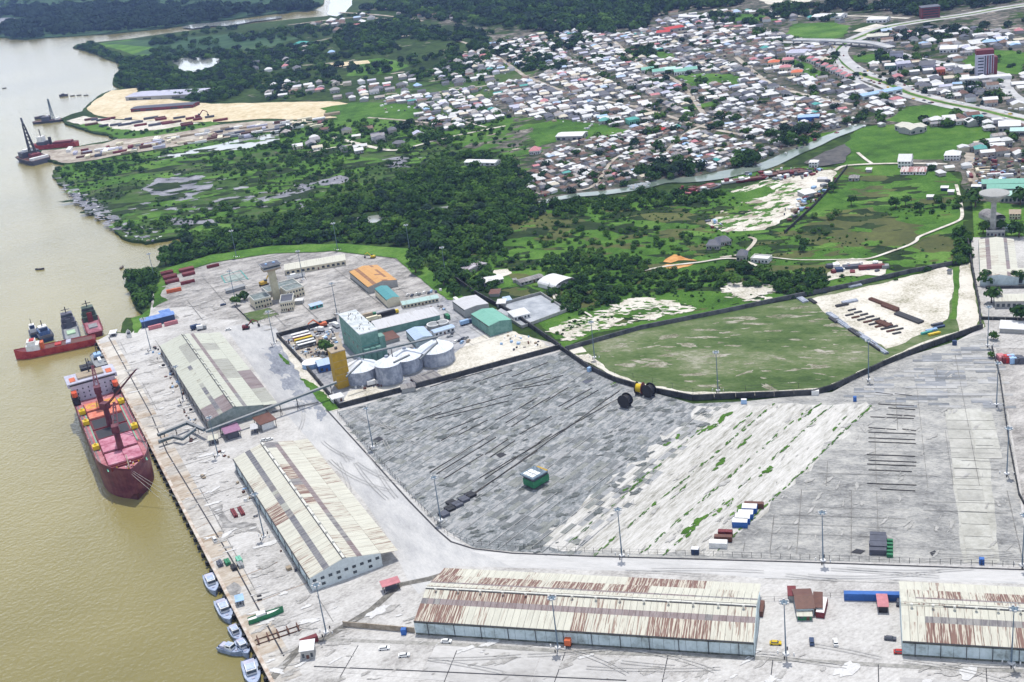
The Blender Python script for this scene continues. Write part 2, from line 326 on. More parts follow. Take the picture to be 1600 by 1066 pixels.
# ------------------------------------------------------------------ water
def water_mat():
    m = bpy.data.materials.new('muddy_river_water'); m.use_nodes = True; n, l = m.node_tree.nodes, m.node_tree.links; b = n['Principled BSDF']
    b.inputs['Roughness'].default_value = .16; b.inputs['IOR'].default_value = 1.333; b.inputs['Specular IOR Level'].default_value = 1.0
    ge = n.new('ShaderNodeNewGeometry')
    t = n.new('ShaderNodeTexNoise'); t.inputs['Scale'].default_value = .004; t.inputs['Detail'].default_value = 6; l.new(ge.outputs['Position'], t.inputs[0])
    cr = n.new('ShaderNodeValToRGB'); cr.color_ramp.elements[0].position = .38; cr.color_ramp.elements[0].color = (.185,.16,.055,1); cr.color_ramp.elements[1].position = .62; cr.color_ramp.elements[1].color = (.25,.215,.085,1)
    l.new(t.outputs[0], cr.inputs[0]); l.new(cr.outputs[0], b.inputs['Base Color'])
    t1 = n.new('ShaderNodeTexNoise'); t1.inputs['Scale'].default_value = .45; t1.inputs['Detail'].default_value = 5
    t2 = n.new('ShaderNodeTexNoise'); t2.inputs['Scale'].default_value = .05; t2.inputs['Detail'].default_value = 3
    l.new(ge.outputs['Position'], t1.inputs[0]); l.new(ge.outputs['Position'], t2.inputs[0])
    ad = n.new('ShaderNodeMath'); ad.operation = 'MULTIPLY_ADD'; ad.inputs[1].default_value = .5; l.new(t2.outputs[0], ad.inputs[0]); l.new(t1.outputs[0], ad.inputs[2])
    bp = n.new('ShaderNodeBump'); bp.inputs['Distance'].default_value = .5; bp.inputs['Strength'].default_value = .8; l.new(ad.outputs[0], bp.inputs['Height']); l.new(bp.outputs[0], b.inputs['Normal'])
    return m
M_water = water_mat()
WZ = -3.0
mb = MB(); mb.add([(-9000,-1500,WZ),(6000,-1500,WZ),(6000,9500,WZ),(-9000,9500,WZ)], [(0,1,2,3)])
o = mb.build('river_water', M_water); o['kind'] = 'structure'
M_pond = mat('still_pond_water', [(.4,(.22,.24,.22)),(.6,(.30,.31,.28))], ((.02,1,3),), .12, spec=.6)
M_creek = mat('creek_water', [(.4,(.12,.16,.13)),(.6,(.19,.23,.19))], ((.02,1,3),), .14, spec=.6)

# ------------------------------------------------------------------ land
coast = [(430,1076),(152,533),(175,519),(190,519),(196,497),(208,497),(222,492),(214,478),(203,458),(194,436),(206,424),(238,421),(258,404),(252,394),(262,387),
 (290,378),(312,368),(312,364),(290,366),(262,372),(228,378),(200,373),(178,361),(188,352),(188,346),(170,340),(150,336),(128,317),(112,300),(92,285),(82,274),(84,266),
 (103,257),(76,250),(64,243),(62,234),(85,232),(112,230),(146,224),(180,218),(166,209),(142,206),(122,198),(100,192),(97,185),(112,178),(127,174),(140,161),(156,148),(171,142),(190,138),
 (176,131),(178,121),(187,108),(186,98),(168,92),(150,84),(132,78),(114,74),(120,69),(150,66),(200,61),(262,52),(330,44),(400,36),(468,29),(512,25),(516,8),(520,-8)]
far_r = [g(530,-30), Vector((700, 5200, 0)), Vector((5800, 5200, 0)), Vector((5800, 0, 0)), Vector((900, 100, 0))]
pts = wobble(gp(coast[:1]), 0, 1)[:0] + [g(480,1180), g(430,1076)] + [g(152,533)] + wobble(gp(coast[2:]), 1.6, 9, False, 5)[0:] + far_r
land = sheet('terrain', None, M_scrub, z=0, skirt=6, world=pts)
# far bank on the left
fb = [(-120,75),(0,58),(40,61),(70,58),(110,56),(170,52),(230,46),(300,38),(380,27),(440,19),(490,14),(504,6),(506,-6)]
pts = wobble(gp(fb), 3, 40, False, 9)+[g(508,-30), Vector((-500, 6500, 0)), Vector((-8000, 9000, 0)), Vector((-6000, 3400, 0))]
sheet('far_bank', None, M_farg, z=0, skirt=6, world=pts)
sheet('far_mudflat', [(-60,42),(-40,30),(10,28),(60,31),(72,34),(30,37)], M_mud, .4, 4, 20)
sheet('far_channel', [(283,43),(300,38),(330,36),(356,33),(388,31),(440,25),(440,28),(395,34),(360,40),(330,41),(300,45)], M_pond, .2, 2, 20)

# natural areas, each sheet a little above the last
sheet('left_marsh', [(84,266),(104,258),(240,236),(470,196),(560,188),(640,178),(800,170),(840,200),(830,240),(700,290),(560,300),(400,350),(300,368),(262,370),(228,376),(200,371),(180,360),(190,349),(170,338),(150,333),(128,315),(112,298),(92,283)], M_marsh, amp=2, step=12)
sheet('marsh_verge', [(88,266),(110,257),(240,236),(440,205),(500,200),(510,212),(400,240),(250,262),(120,282),(95,276)], M_grass, amp=3, step=12)
for i, pp in enumerate([[(222,296),(240,284),(246,278),(275,276),(300,272),(318,276),(310,283),(300,290),(332,288),(325,296),(300,306),(310,312),(280,316),(262,308),(240,304)],
    [(295,326),(312,322),(322,330),(310,338),(296,336)],[(268,338),(300,345),(330,343),(345,350),(310,356),(270,352)],[(400,318),(440,300),(480,288),(530,274),(552,280),(520,292),(470,300),(450,312),(420,322)],
    [(400,310),(418,306),(416,320),(400,322)],[(585,252),(630,244),(650,250),(640,262),(610,262)],[(186,350),(200,348),(215,352),(200,360)],[(110,296),(125,300),(150,318),(178,332),(190,345),(170,342),(140,330),(118,312)],
    [(458,312),(470,310),(476,322),(468,328)],[(950,376),(975,371),(1010,374),(1040,380),(1055,386),(1035,394),(1000,398),(980,388),(958,384)]]):
    sheet('mud_patch', pp, M_mud, amp=2.5, step=6, seed=i)
sheet('marsh_pond', [(234,248),(262,240),(300,234),(340,226),(380,216),(420,210),(455,208),(465,214),(450,220),(410,226),(380,234),(330,237),(280,245),(245,252)], M_pond, amp=1.5, step=9)
sheet('mangrove_pond', [(268,95),(290,90),(340,91),(350,95),(335,102),(320,109),(300,114),(286,112),(278,104)], M_pond, amp=2, step=18)
sheet('channel_water', [(512,24),(514,10),(518,-10),(552,-10),(550,8),(540,19),(525,26)], M_pond, amp=2, step=30)
sheet('hidden_stream', [(530,346),(560,340),(590,336),(610,340),(640,330),(700,322),(745,318),(745,321),(700,326),(645,334),(615,345),(570,350),(535,350)], M_pond, amp=1, step=8)
sheet('cape_grass', [(145,70),(200,62),(232,64),(250,80),(232,90),(208,86),(180,76)], M_grass2, amp=3, step=20)
sheet('cape_dirt', [(160,68),(230,62),(300,58),(400,50),(470,60),(440,78),(330,76),(260,84),(205,86),(240,74)], M_farg, amp=3, step=20)
# green fields
GREEN = [[(540,120),(560,96),(590,92),(620,96),(640,104),(610,116)],[(505,70),(520,58),(527,60),(525,76),(510,80)],[(622,60),(660,48),(675,60),(674,72),(625,74)],[(1060,120),(1080,115),(1150,118),(1162,122),(1150,133),(1080,135)],
 [(1225,60),(1240,38),(1300,36),(1330,42),(1318,58),(1290,64)],[(1110,22),(1190,24),(1220,32),(1150,36)],[(1385,190),(1420,168),(1470,162),(1505,176),(1470,192),(1420,194)],[(1500,98),(1530,80),(1580,80),(1600,84),(1600,118),(1550,115)],
 [(1330,88),(1390,84),(1410,92),(1380,100),(1335,98)],[(1060,170),(1110,160),(1118,166),(1080,174)],[(980,85),(1010,78),(1060,86),(1050,92),(990,92)],[(830,200),(870,186),(940,196),(990,206),(960,214),(870,222),(835,232)],
 [(600,225),(640,214),(700,208),(780,196),(812,182),(812,192),(740,212),(660,230)],[(500,170),(560,160),(640,164),(660,180),(600,200),(560,206)],[(400,250),(500,236),(600,250),(560,272),(430,286),(380,276)],
 [(1230,92),(1262,100),(1290,118),(1268,124),(1235,108)],[(1015,12),(1100,16),(1100,20),(1015,17)]]
for i, pp in enumerate(GREEN): sheet('grass_field', pp, M_grass2 if i in (0,1,2,3,4,6) else M_grass, amp=3, step=10, seed=i)
sheet('east_meadow', [(1160,262),(1245,262),(1315,262),(1320,258),(1420,256),(1480,262),(1500,286),(1505,340),(1508,412),(1440,425),(1260,468),(1215,480),(1080,500),(930,520),(880,545),(870,540),(860,520),(780,455),(650,400),(640,380),(700,350),(820,320),(900,318),(1000,305),(1060,300),(1130,295)], M_grass, amp=1, step=10)
sheet('creek_verge', [(1300,258),(1320,225),(1340,200),(1380,195),(1440,190),(1540,196),(1560,220),(1480,256),(1400,256)], M_grass, amp=2, step=10)
for i, pp in enumerate([[(1270,345),(1300,330),(1360,325),(1400,345),(1440,352),(1420,380),(1340,395),(1280,385),(1240,370)],[(1430,380),(1470,365),(1500,380),(1495,405),(1440,410)],[(830,345),(880,335),(930,350),(900,372),(840,365)]]):
    sheet('dry_meadow_patch', pp, mat('dry_meadow',[(.36,(.045,.06,.018)),(.5,(.075,.085,.025)),(.62,(.11,.125,.035))],((.02,1,8),(.2,.6,6)),.95), amp=4, step=8, seed=i)
for i, pp in enumerate([[(1300,300),(1340,285),(1400,290),(1480,285),(1490,300),(1440,318),(1380,322),(1330,318)],[(900,330),(960,320),(1080,310),(1090,322),(1000,335),(930,345)],[(800,390),(860,375),(870,400),(820,410),(790,405)]]):
    sheet('lush_meadow_patch', pp, M_grass2, amp=4, step=8, seed=i)
def speckle(name, label, region, n, smin, smax, ang, m, asp=(.25,.7), seed=1, kindv='stuff'):
    A = np.array(wpoly(region)); lo, hi = A.min(0), A.max(0); r = random.Random(seed); mb = MB(); c = 0; tries = 0; z = ZL[0]+.006
    poly = [tuple(q) for q in A]
    while c < n and tries < n*30:
        tries += 1; x, y = r.uniform(lo[0], hi[0]), r.uniform(lo[1], hi[1])
        if not inside(np.array([x]), np.array([y]), poly)[0]: continue
        s = smin+(smax-smin)*r.random()**2.2; blob(mb, Vector((x, y, 0)), s, s*r.uniform(*asp), ang+r.gauss(0, .25), z+.0001*c, r, 15); c += 1
    ZL[0] = z+.0001*n; return stuff(mb.build(name, m), label, name.replace('_', ' '))
M_dry = mat('dry_meadow', [(.5, (.07,.08,.025))]); M_dkg = mat('dark_rushes', [(.36,(.012,.024,.012)),(.5,(.024,.042,.016)),(.62,(.045,.07,.022))], ((.05,1,8),(.5,.6,4)), .95, spec=.05)
EM = [(1160,262),(1315,262),(1420,256),(1500,286),(1505,340),(1508,408),(1440,425),(1260,462),(1080,495),(930,515),(880,540),(780,455),(650,400),(700,350),(820,320),(1000,305),(1130,295)]
MA = [(90,266),(240,238),(470,200),(640,184),(800,175),(830,235),(700,285),(560,300),(400,348),(300,366),(228,374),(190,349),(128,313)]
speckle('rushes', 'dark rushes spreading through the meadow', EM, 260, 4, 26, AK, M_dkg, seed=2)
speckle('dry_grass', 'olive and brown dry grass spreading through the meadow', EM, 120, 5, 30, AK, M_dry, seed=3)
speckle('bright_grass_patches', 'bright green grass patches in the meadow', EM, 130, 4, 22, AK, M_grass2, seed=4)
speckle('rushes', 'dark rushes spreading through the marsh', MA, 300, 5, 32, R(-8), M_dkg, seed=5)
speckle('bright_grass_patches', 'bright green grass patches in the marsh', MA, 200, 4, 28, R(-8), M_grass2, seed=6)
speckle('mud_pools', 'small mud pools scattered through the marsh', [(205,300),(260,270),(340,276),(420,300),(560,268),(660,244),(640,262),(540,296),(420,326),(320,345),(230,350),(200,330)], 70, 2, 11, R(-8), M_mud, seed=7)
speckle('mud_pools', 'broken mud along the river edge of the marsh', [(88,272),(112,290),(150,312),(190,340),(215,352),(260,362),(220,374),(180,358),(130,330),(100,300)], 130, 1.5, 8, R(-30), M_mud, seed=8)
# creek through the town edge
ck = [(845,318),(870,312),(905,306),(950,302),(1000,294),(1040,284),(1080,282),(1118,277),(1150,270),(1190,262),(1215,252),(1240,240),(1270,228),(1295,216),(1325,205),(1345,196)]
CKP = smooth(gp(ck), 4); CW = [float(v) for v in np.interp(np.linspace(0,1,len(CKP)), [0,.15,.35,.5,.6,.75,1], [10,13,16,25,20,17,13])]
mb = ribbon(CKP, CW, ZL[0]+.01)
o = mb.build('creek_water', M_creek); o['kind'] = 'structure'
# boatyard and quarry-like sand
sheet('boatyard_sand', [(1140,300),(1190,284),(1250,272),(1300,266),(1308,275),(1290,292),(1265,310),(1240,335),(1195,360),(1130,362),(1105,350),(1120,340),(1160,338),(1200,318),(1180,312),(1150,312)], M_sand, amp=2, step=6)
speckle('boatyard_weeds', 'weeds and scrub reclaiming the boatyard sand', [(1130,298),(1190,284),(1230,280),(1250,300),(1220,330),(1190,356),(1110,360),(1110,342),(1170,335)], 170, 1.5, 10, R(30), M_grass, (.25,.6), 31)
speckle('boatyard_mud', 'grey mud and ash spread over the boatyard', [(1140,300),(1190,284),(1250,272),(1308,270),(1265,310),(1240,335),(1195,360),(1110,362)], 130, 1, 7, R(30), M_dirt, (.25,.6), 32)
sheet('boatyard_grass', [(1130,305),(1165,300),(1195,292),(1215,298),(1190,310),(1150,315),(1120,318)], M_grass, amp=2, step=6)
sheet('laterite_pile_ground', [(1028,420),(1042,414),(1060,413),(1085,412),(1075,418),(1050,422)], M_orange, amp=1, step=4)
sheet('laterite_pile_ground', [(1038,410),(1045,402),(1055,398),(1070,404),(1090,408),(1060,408),(1048,412)], M_orange, amp=1, step=4, seed=2)
for i, pp in enumerate([[(860,515),(905,500),(960,490),(1000,470),(1010,472),(1000,480),(960,495),(975,498),(930,515),(890,528),(865,522)],[(965,478),(990,466),(1010,466),(1060,475),(1090,484),(1060,490),(1020,480),(1000,486),(975,484)],[(1132,450),(1150,444),(1190,446),(1210,456),(1170,468),(1145,462)],[(1290,440),(1300,412),(1330,405),(1375,410),(1388,424),(1375,432),(1320,432)],[(1010,492),(1040,488),(1035,496),(1012,500)],[(760,425),(790,422),(800,430),(770,436)]]):
    sheet('sand_scar', pp, M_sand, amp=2.2, step=4, seed=i)
speckle('sand_patches', 'broken white sand patches beside the boundary wall', [(858,520),(900,498),(960,478),(1000,464),(1095,480),(1060,492),(1010,504),(930,520),(890,532)], 190, 1, 7, AK, M_sand, (.2,.5), 9)
speckle('sand_patches', 'broken white sand patches in the meadow by the wall', [(1120,452),(1150,440),(1205,446),(1225,462),(1180,472),(1140,466)], 90, 1, 6, AK, M_sand, (.2,.5), 10)
speckle('weed_patches', 'green weeds breaking up the white sand', [(870,515),(910,500),(1000,470),(1090,484),(960,500),(900,526)], 110, 1, 5, AK, M_grass, (.2,.6), 11)
# left industrial shore
sheet('golden_sand_field', [(135,172),(145,160),(160,150),(174,142),(215,138),(212,148),(300,160),(330,163),(420,161),(520,159),(548,163),(566,176),(530,184),(480,188),(420,186),(330,192),(250,190),(180,186),(150,180)], M_goldsand, amp=2, step=14)
sheet('timber_yard_ground', [(104,256),(76,249),(66,242),(66,236),(110,232),(160,225),(190,216),(250,205),(340,196),(400,190),(480,190),(520,196),(500,202),(400,208),(260,232),(200,240),(150,250)], M_dirt, amp=2, step=10)
sheet('timber_yard_ground', [(103,190),(130,182),(180,188),(250,190),(330,194),(300,202),(200,206),(160,200),(130,196)], M_sand, amp=2, step=10, seed=3)
sheet('inlet_grass', [(122,196),(150,192),(180,202),(230,206),(330,190),(345,194),(300,204),(220,216),(185,218),(168,208),(142,205)], M_grass, amp=2, step=8)
# town ground
TOWN = [(830,318),(828,290),(800,268),(780,235),(700,230),(610,205),(560,206),(540,230),(430,240),(440,200),(500,190),(560,186),(566,170),(545,160),(420,156),(380,148),(400,120),(380,100),(400,80),(470,62),(520,50),(600,30),(720,24),(820,44),(1000,20),(1080,8),(1200,-8),(1600,-20),(1750,-30),(1750,330),(1520,315),(1506,290),(1500,270),(1410,262),(1400,250),(1480,250),(1560,215),(1540,190),(1440,190),(1390,195),(1340,196),(1295,216),(1215,252),(1150,268),(1080,280),(1000,292),(905,306)]
sheet('town_ground', TOWN, M_town, amp=3, step=16)
for k_, pp in enumerate(([(383,112),(400,80),(470,60),(520,48),(640,30),(700,40),(770,58),(760,82),(700,98),(660,130),(560,165),(545,160),(420,156),(380,148)],[(430,240),(440,204),(500,188),(566,186),(700,205),(800,180),(810,196),(720,232),(610,208),(540,232)],[(560,165),(640,128),(760,98),(860,100),(800,140),(700,180),(640,188)])): sheet('wooded_ground', pp, (M_scrub, M_grass, M_marsh)[k_], amp=5, step=20, seed=k_)
speckle('rough_grass', 'rough grass on the open ground at the western edge of the town', [(700,206),(790,182),(860,190),(835,235),(828,300),(800,262),(780,235),(700,232)], 150, 4, 20, R(8), M_grass, (.3,.7), 33)
speckle('rough_grass', 'rough grass on the open ground around the northern streets', [(560,20),(700,30),(980,44),(1180,20),(1600,20),(1600,110),(1440,110),(1340,70),(1150,46),(900,60),(700,70)], 260, 6, 30, R(8), M_scrub, (.3,.7), 34)
speckle('garden_greens', 'gardens and trees between the town houses', TOWN, 700, 5, 26, R(8), M_scrub, (.3,.7), 12)
speckle('dusty_lots', 'pale dusty lots between the town houses', TOWN, 420, 3, 15, R(8), M_dirt, (.15,.5), 13)
for i, pp in enumerate(GREEN): 
    if i in (0,3,4,5,6,7,8,9,10,11,13,15): sheet('town_green', pp, M_grass2 if i in (0,3,4,6) else M_grass, amp=3, step=9, seed=i+50)
sheet('creek_bank_grass', [(1262,236),(1290,222),(1310,212),(1306,206),(1270,212),(1240,226)], M_grass, amp=1, step=6)
sheet('creek_bank_mud', [(1255,256),(1290,238),(1320,226),(1330,236),(1318,256),(1280,262)], mat('dark_bank_mud',[(.4,(.05,.05,.05)),(.6,(.10,.095,.09))],((.1,1,6),),.8), amp=1, step=6)
ZL[0] += .01; o = ribbon(CKP, CW, ZL[0]).build('creek_water', M_creek); o['kind'] = 'structure'
sheet('town_dust', [(1180,-4),(1270,0),(1262,9),(1200,8)], M_sand, amp=3, step=20)
sheet('town_dust', [(515,100),(575,95),(578,100),(520,106)], M_goldsand, amp=2, step=12)
sheet('town_dust', [(1330,50),(1370,38),(1390,42),(1360,52)], M_sand, amp=3, step=20)

ZT = ZL[0]+.02; print('town z', ZT)
# port
sheet('north_verge', [(235,432),(262,420),(330,400),(420,386),(530,382),(640,390),(662,416),(690,438),(730,470),(700,470),(640,425),(620,405),(520,394),(420,398),(330,412),(262,435)], M_grass2, amp=.8, step=8)
QE = [(428,1072),(152,533),(175,521),(205,522),(222,505),(236,481),(243,440),(262,426),(330,406),(420,392),(530,388),(632,397),(655,422),(700,462),(745,480),(800,520),(860,536),(878,545),(1000,640),(1300,640),(1535,512),(1522,430),(1517,372),(1750,365),(1800,1200),(430,1160)]
sheet('port_apron', QE, M_conc, z=.40)
ZL[0] = .40
sheet('north_yard_ground', [(236,481),(243,441),(262,427),(330,407),(420,393),(530,389),(632,398),(655,423),(700,463),(748,482),(700,520),(560,560),(430,525),(395,500),(330,500),(300,480),(260,482)], M_lot, amp=.6, step=14)
sheet('jetty_grass', [(205,498),(222,493),(236,481),(232,500),(215,521),(210,521)], M_grass2, amp=.5, step=5)
sheet('west_grass_verge', [(240,441),(262,427),(262,445),(250,462),(262,470),(240,482)], M_grass, amp=.8, step=5)
sheet('port_road', [(392,505),(430,512),(515,640),(580,718),(690,832),(735,858),(800,866),(930,871),(1220,878.6),(1600,891.5),(1750,897),(1750,935),(1600,914),(1410,908),(1190,905),(1100,897),(712,886),(690,897),(655,930),(640,912),(600,830),(566,780),(480,685),(440,640),(352,512)], M_roadq)
M_rst = mat('road_stain', [(.34,(.12,.13,.16)),(.5,(.22,.235,.27)),(.62,(.36,.37,.39))], ((.05,1,7),(.6,.6,5)), .8, rotz=AI, stretch=(1.4,.5), spec=.1)
speckle('road_stain', 'dark wet looking stain on the port road below the mill', [(410,545),(440,540),(512,640),(500,655),(470,640),(436,590)], 130, 2, 12, R(-66), M_rst, (.2,.5), 26)
sheet('grid_road', [(735,861),(800,867),(930,872),(1220,879),(1600,892),(1750,898),(1750,915),(1600,912),(1410,907),(1190,904),(1100,896),(800,886)], M_road, amp=.8, step=12)
YL = [(527,645),(700,597),(866,553),(878,549),(960,598),(1083,632),(1170,628),(1130,640),(905,868),(800,863),(740,857),(700,832),(582,716)]
sheet('container_yard_paving', YL, M_yard)
sheet('container_yard_paving', [(905,868),(1130,632),(1300,614),(1380,570),(1540,520),(1562,580),(1585,720),(1608,885),(1220,876),(1000,872)], M_yard2)
BAND = [(850,848),(1060,668),(1140,632),(1365,632),(1118,868),(930,868)]
sheet('scraped_sand_band', [(838,852),(1090,640),(1140,631),(1365,631),(1245,745),(1118,868),(1040,866),(960,862),(905,862)], M_band, amp=4.5, step=7)
sheet('yard_stain_strip', [(1480,640),(1532,640),(1548,735),(1562,880),(1505,880),(1490,760)], mat('pale_slabs',[(.36,(.28,.275,.245)),(.5,(.39,.385,.35)),(.62,(.48,.475,.44))],((.05,1,8),(.5,.6,5)),.85), amp=.4, step=10)
sheet('east_lot_ground', [(1556,545),(1800,545),(1800,905),(1612,890),(1592,740),(1566,590)], M_lot)
sheet('pitch_fill', [(882,545),(1000,512),(1260,466),(1330,450),(1510,414),(1540,512),(1440,548),(1300,610),(1210,620),(1083,622),(1020,612),(960,590),(905,560)], M_pitch)
sheet('pitch_verge', [(888,546),(908,543),(930,562),(960,585),(1010,602),(1083,614),(1200,612),(1290,606),(1400,556),(1440,536),(1500,518),(1536,508),(1538,512),(1440,548),(1300,610),(1210,620),(1083,622),(1020,612),(960,590),(905,560)], M_sand, amp=.9, step=5)
speckle('bare_patches', 'bare sandy patches worn into the pitch', [(960,580),(925,550),(1100,505),(1260,470),(1300,500),(1375,545),(1300,596),(1200,610),(1060,604)], 120, 2, 11, AK, mat('bare_pitch_soil',[(.36,(.10,.11,.06)),(.46,(.19,.185,.13)),(.6,(.36,.34,.29))],((.08,1,9),(.8,.6,5)),.95,K=.8,spec=.05), (.15,.4), 14)
speckle('worn_grass', 'dark grass tufts across the pitch', [(940,575),(910,550),(1100,505),(1260,470),(1375,545),(1300,600),(1200,612),(1060,610)], 240, 1.5, 11, AK, M_pitch, (.15,.4), 15)
sheet('steel_yard_sand', [(1266,468),(1330,455),(1400,438),(1440,428),(1478,418),(1490,424),(1494,445),(1485,478),(1482,500),(1440,524),(1400,542),(1385,546),(1330,512),(1290,490)], M_sand, amp=1.2, step=6)
sheet('sand_lane', [(1500,415),(1515,412),(1530,500),(1526,512),(1500,520),(1494,500),(1498,450)], M_sand, amp=.4, step=6)
sheet('verge_strip', [(1488,420),(1498,418),(1499,450),(1494,500),(1484,500),(1490,460)], M_grass, amp=.5, step=6)
sheet('mill_yard_ground', [(434,527),(530,500),(700,462),(748,470),(800,520),(868,545),(700,592),(532,636)], M_comp)
sheet('mill_sand', [(705,560),(735,532),(790,515),(835,530),(862,544),(700,589),(665,598)], M_sand, amp=1, step=5)
sheet('mill_scrub', [(450,535),(530,520),(540,560),(500,580),(470,560)], M_dirt, amp=1, step=5)
sheet('mill_sand', [(532,634),(545,612),(620,600),(640,606),(540,634)], M_sand, amp=.5, step=5, seed=4)
sheet('roadside_verge', [(432,530),(440,528),(532,640),(520,644),(470,590)], M_sand, amp=1.2, step=4)
sheet('roadside_grass', [(436,553),(450,565),(455,572),(448,570),(438,560)], M_grass, amp=.6, step=3)
sheet('roadside_grass', [(470,592),(490,600),(532,640),(512,644),(494,624)], M_grass2, amp=.8, step=3)
sheet('tower_lawn', [(378,492),(420,482),(436,492),(392,506)], M_pitch, amp=.4, step=4)
sheet('east_green', [(1518,300),(1560,318),(1750,318),(1750,368),(1522,372)], M_grass2)
APR = [(180,540),(260,540),(330,700),(365,735),(480,930),(560,960),(650,940),(640,1000),(1700,1045),(1700,1080),(440,1080),(300,800),(200,600)]
M_stn = mat('apron_stain',[(.36,(.22,.21,.20)),(.5,(.33,.32,.305)),(.62,(.43,.42,.405))],((.3,1,8),(1.2,.6,4)),.85,spec=.1); M_pch = mat('apron_patch',[(.36,(.46,.455,.45)),(.6,(.60,.595,.59))],((.3,1,8),(1.2,.6,4)),.85,spec=.1)
speckle('apron_stains', 'dark worn stains on the concrete aprons', APR, 260, .6, 6, R(20), M_stn, (.12,.5), 21)
speckle('apron_patches', 'pale cement spill patches on the concrete aprons', APR, 120, .8, 8, R(24), M_pch, (.15,.5), 22)
speckle('apron_stains', 'dark worn stains in the northern yard', [(250,445),(420,398),(630,402),(740,485),(600,480),(430,520),(300,500)], 200, .8, 8, R(20), M_stn, (.12,.5), 23)
speckle('yard_puddles', 'dark damp patches between the slabs of the west yard', YL, 300, .8, 4.5, R(20), mat('damp_slab',[(.4,(.07,.08,.078)),(.6,(.14,.15,.15))],((.5,1,6),),.8,spec=.1), (.3,.6), 24)
speckle('yard_sand', 'pale sand blown over the slabs of the yards', [(850,850),(1040,660),(1130,640),(1300,620),(1480,560),(1590,760),(1600,870),(1120,870)], 260, .8, 5, BAZ, mat('blown_sand',[(.36,(.27,.265,.25)),(.5,(.34,.335,.32)),(.62,(.42,.41,.40))],((.3,1,8),),.95,spec=.1), (.08,.3), 25)
# scraps of weeds over the sand band
mb = MB(); rr = random.Random(3)
weeds = [(1125,660,34,7),(1110,668,20,6),(1050,690,16,5),(1165,690,22,4),(1120,730,18,8),(1195,742,14,7),(1090,820,26,8),(1130,795,18,5),(1265,645,26,4),(1280,650,18,3),(1310,665,20,4),(1000,752,20,3),(1230,700,18,3),(1060,770,20,3),(1150,800,16,4),(985,760,14,3),(960,600,8,3),(1160,660,22,3)]
BA = az(g(930,868), g(1210,632))
for x, y, l_, w_ in weeds:
    c = g(x, y)
    for k in range(7): blob(mb, c+Vector((math.cos(BA), math.sin(BA), 0))*rr.uniform(-1,1)*l_*.45+Vector((rr.uniform(-1,1)*w_*.2, rr.uniform(-1,1)*w_*.2, 0)), rr.uniform(.2,.5)*l_*.35, rr.uniform(.3,.7)*w_*.3, BA+rr.uniform(-.2,.2), .70+.003*k, rr)
def weedline(a, b, n, s=1.0):
    a, b = g(*a), g(*b)
    for k in range(n):
        t = rr.random(); blob(mb, a.lerp(b, t)+Vector((rr.uniform(-.7,.7), rr.uniform(-.7,.7), 0))*s, rr.uniform(.6,3.2)*s, rr.uniform(.15,.55)*s, az(a, b)+rr.uniform(-.1,.1), .72+.0005*k, rr, 8)
for a, b, n in (((930,868),(1210,632),90),((1000,868),(1262,640),60),((1118,866),(1363,634),110),((1040,866),(1300,635),40),((890,850),(1120,650),40)): weedline(a, b, n)
stuff(mb.build('weeds', M_grass), 'green weeds creeping in strips over the white sand band', 'weeds')

# ------------------------------------------------------------------ paving slabs one can pick out
def slab_grid(base_px, ang, nx, ny, sx, sy, mats, z, parent, name='concrete_slab', region=None, gap=.12, seed=1, th=.05):
    o0 = g(*base_px); r = random.Random(seed); me = MB().box(0, sx-gap, 0, sy-gap, 0, th).mesh(name, mats[0]); cnt = 0
    ux = Vector((math.cos(ang), math.sin(ang), 0)); uy = Vector((-math.sin(ang), math.cos(ang), 0)); rg = wpoly(region) if region else None
    for i in range(nx):
        for j in range(ny):
            p = o0+ux*sx*i+uy*sy*j; c = p+ux*sx/2+uy*sy/2
            if rg is not None and not inside(np.array([c.x]), np.array([c.y]), rg)[0]: continue
            q = link(name, me, parent, Vector((p.x, p.y, z+r.uniform(-.006, .006))), ang); setmat(q, r.choice(mats)); cnt += 1
    return cnt
apron = bpy.data.objects['port_apron']
SLQ = [M_conc2, mat('quay_slab_light', [(.36,(.34,.31,.27)),(.5,(.52,.49,.44)),(.62,(.60,.58,.54))], ((.06,1,7),(.5,.5,5)), .85, rotz=AI, stretch=(.4,1)),
       mat('quay_slab_rusty', [(.36,(.24,.17,.11)),(.5,(.42,.37,.31)),(.62,(.52,.49,.45))], ((.08,1,7),(.5,.5,5)), .85, rotz=AI, stretch=(.4,1))]
q0 = g(425, 1060); AQU = az(g(425,1066), g(152,533)); qd = Vector((math.cos(AQU), math.sin(AQU), 0)); qn = Vector((qd.y, -qd.x, 0))
slab_me = MB().box(0, 11.4, -.15-11, -.15, 0, .05).mesh('quay_slab', M_conc2)
for k in range(41):
    o = link('quay_slab', slab_me, apron, q0+qd*(k*11.5-6)+Vector((0, 0, .42+random.uniform(0,.01))), AQU); setmat(o, random.choice(SLQ))
SLK = [M_conc, mat('apron_slab_grey', [(.34,(.24,.23,.22)),(.46,(.38,.37,.36)),(.62,(.52,.51,.50))], ((.03,1,7),(.5,.5,6)), .85, rotz=AK, stretch=(.5,1))]
slab_grid((491,1049), AK, 9, 3, 46, 22, SLK, .43, apron, 'apron_slab', gap=.3, seed=2, region=[(440,1060),(500,1008),(540,1000),(1180,1022),(1600,1046),(1700,1052),(1700,1150),(430,1150)])
slab_grid((470,1130), AK, 9, 3, 46, 22, SLK, .43, apron, 'apron_slab', gap=.3, seed=3, region=[(440,1066),(1700,1066),(1700,1150),(430,1150)])
RY = bpy.data.objects['container_yard_paving.001']
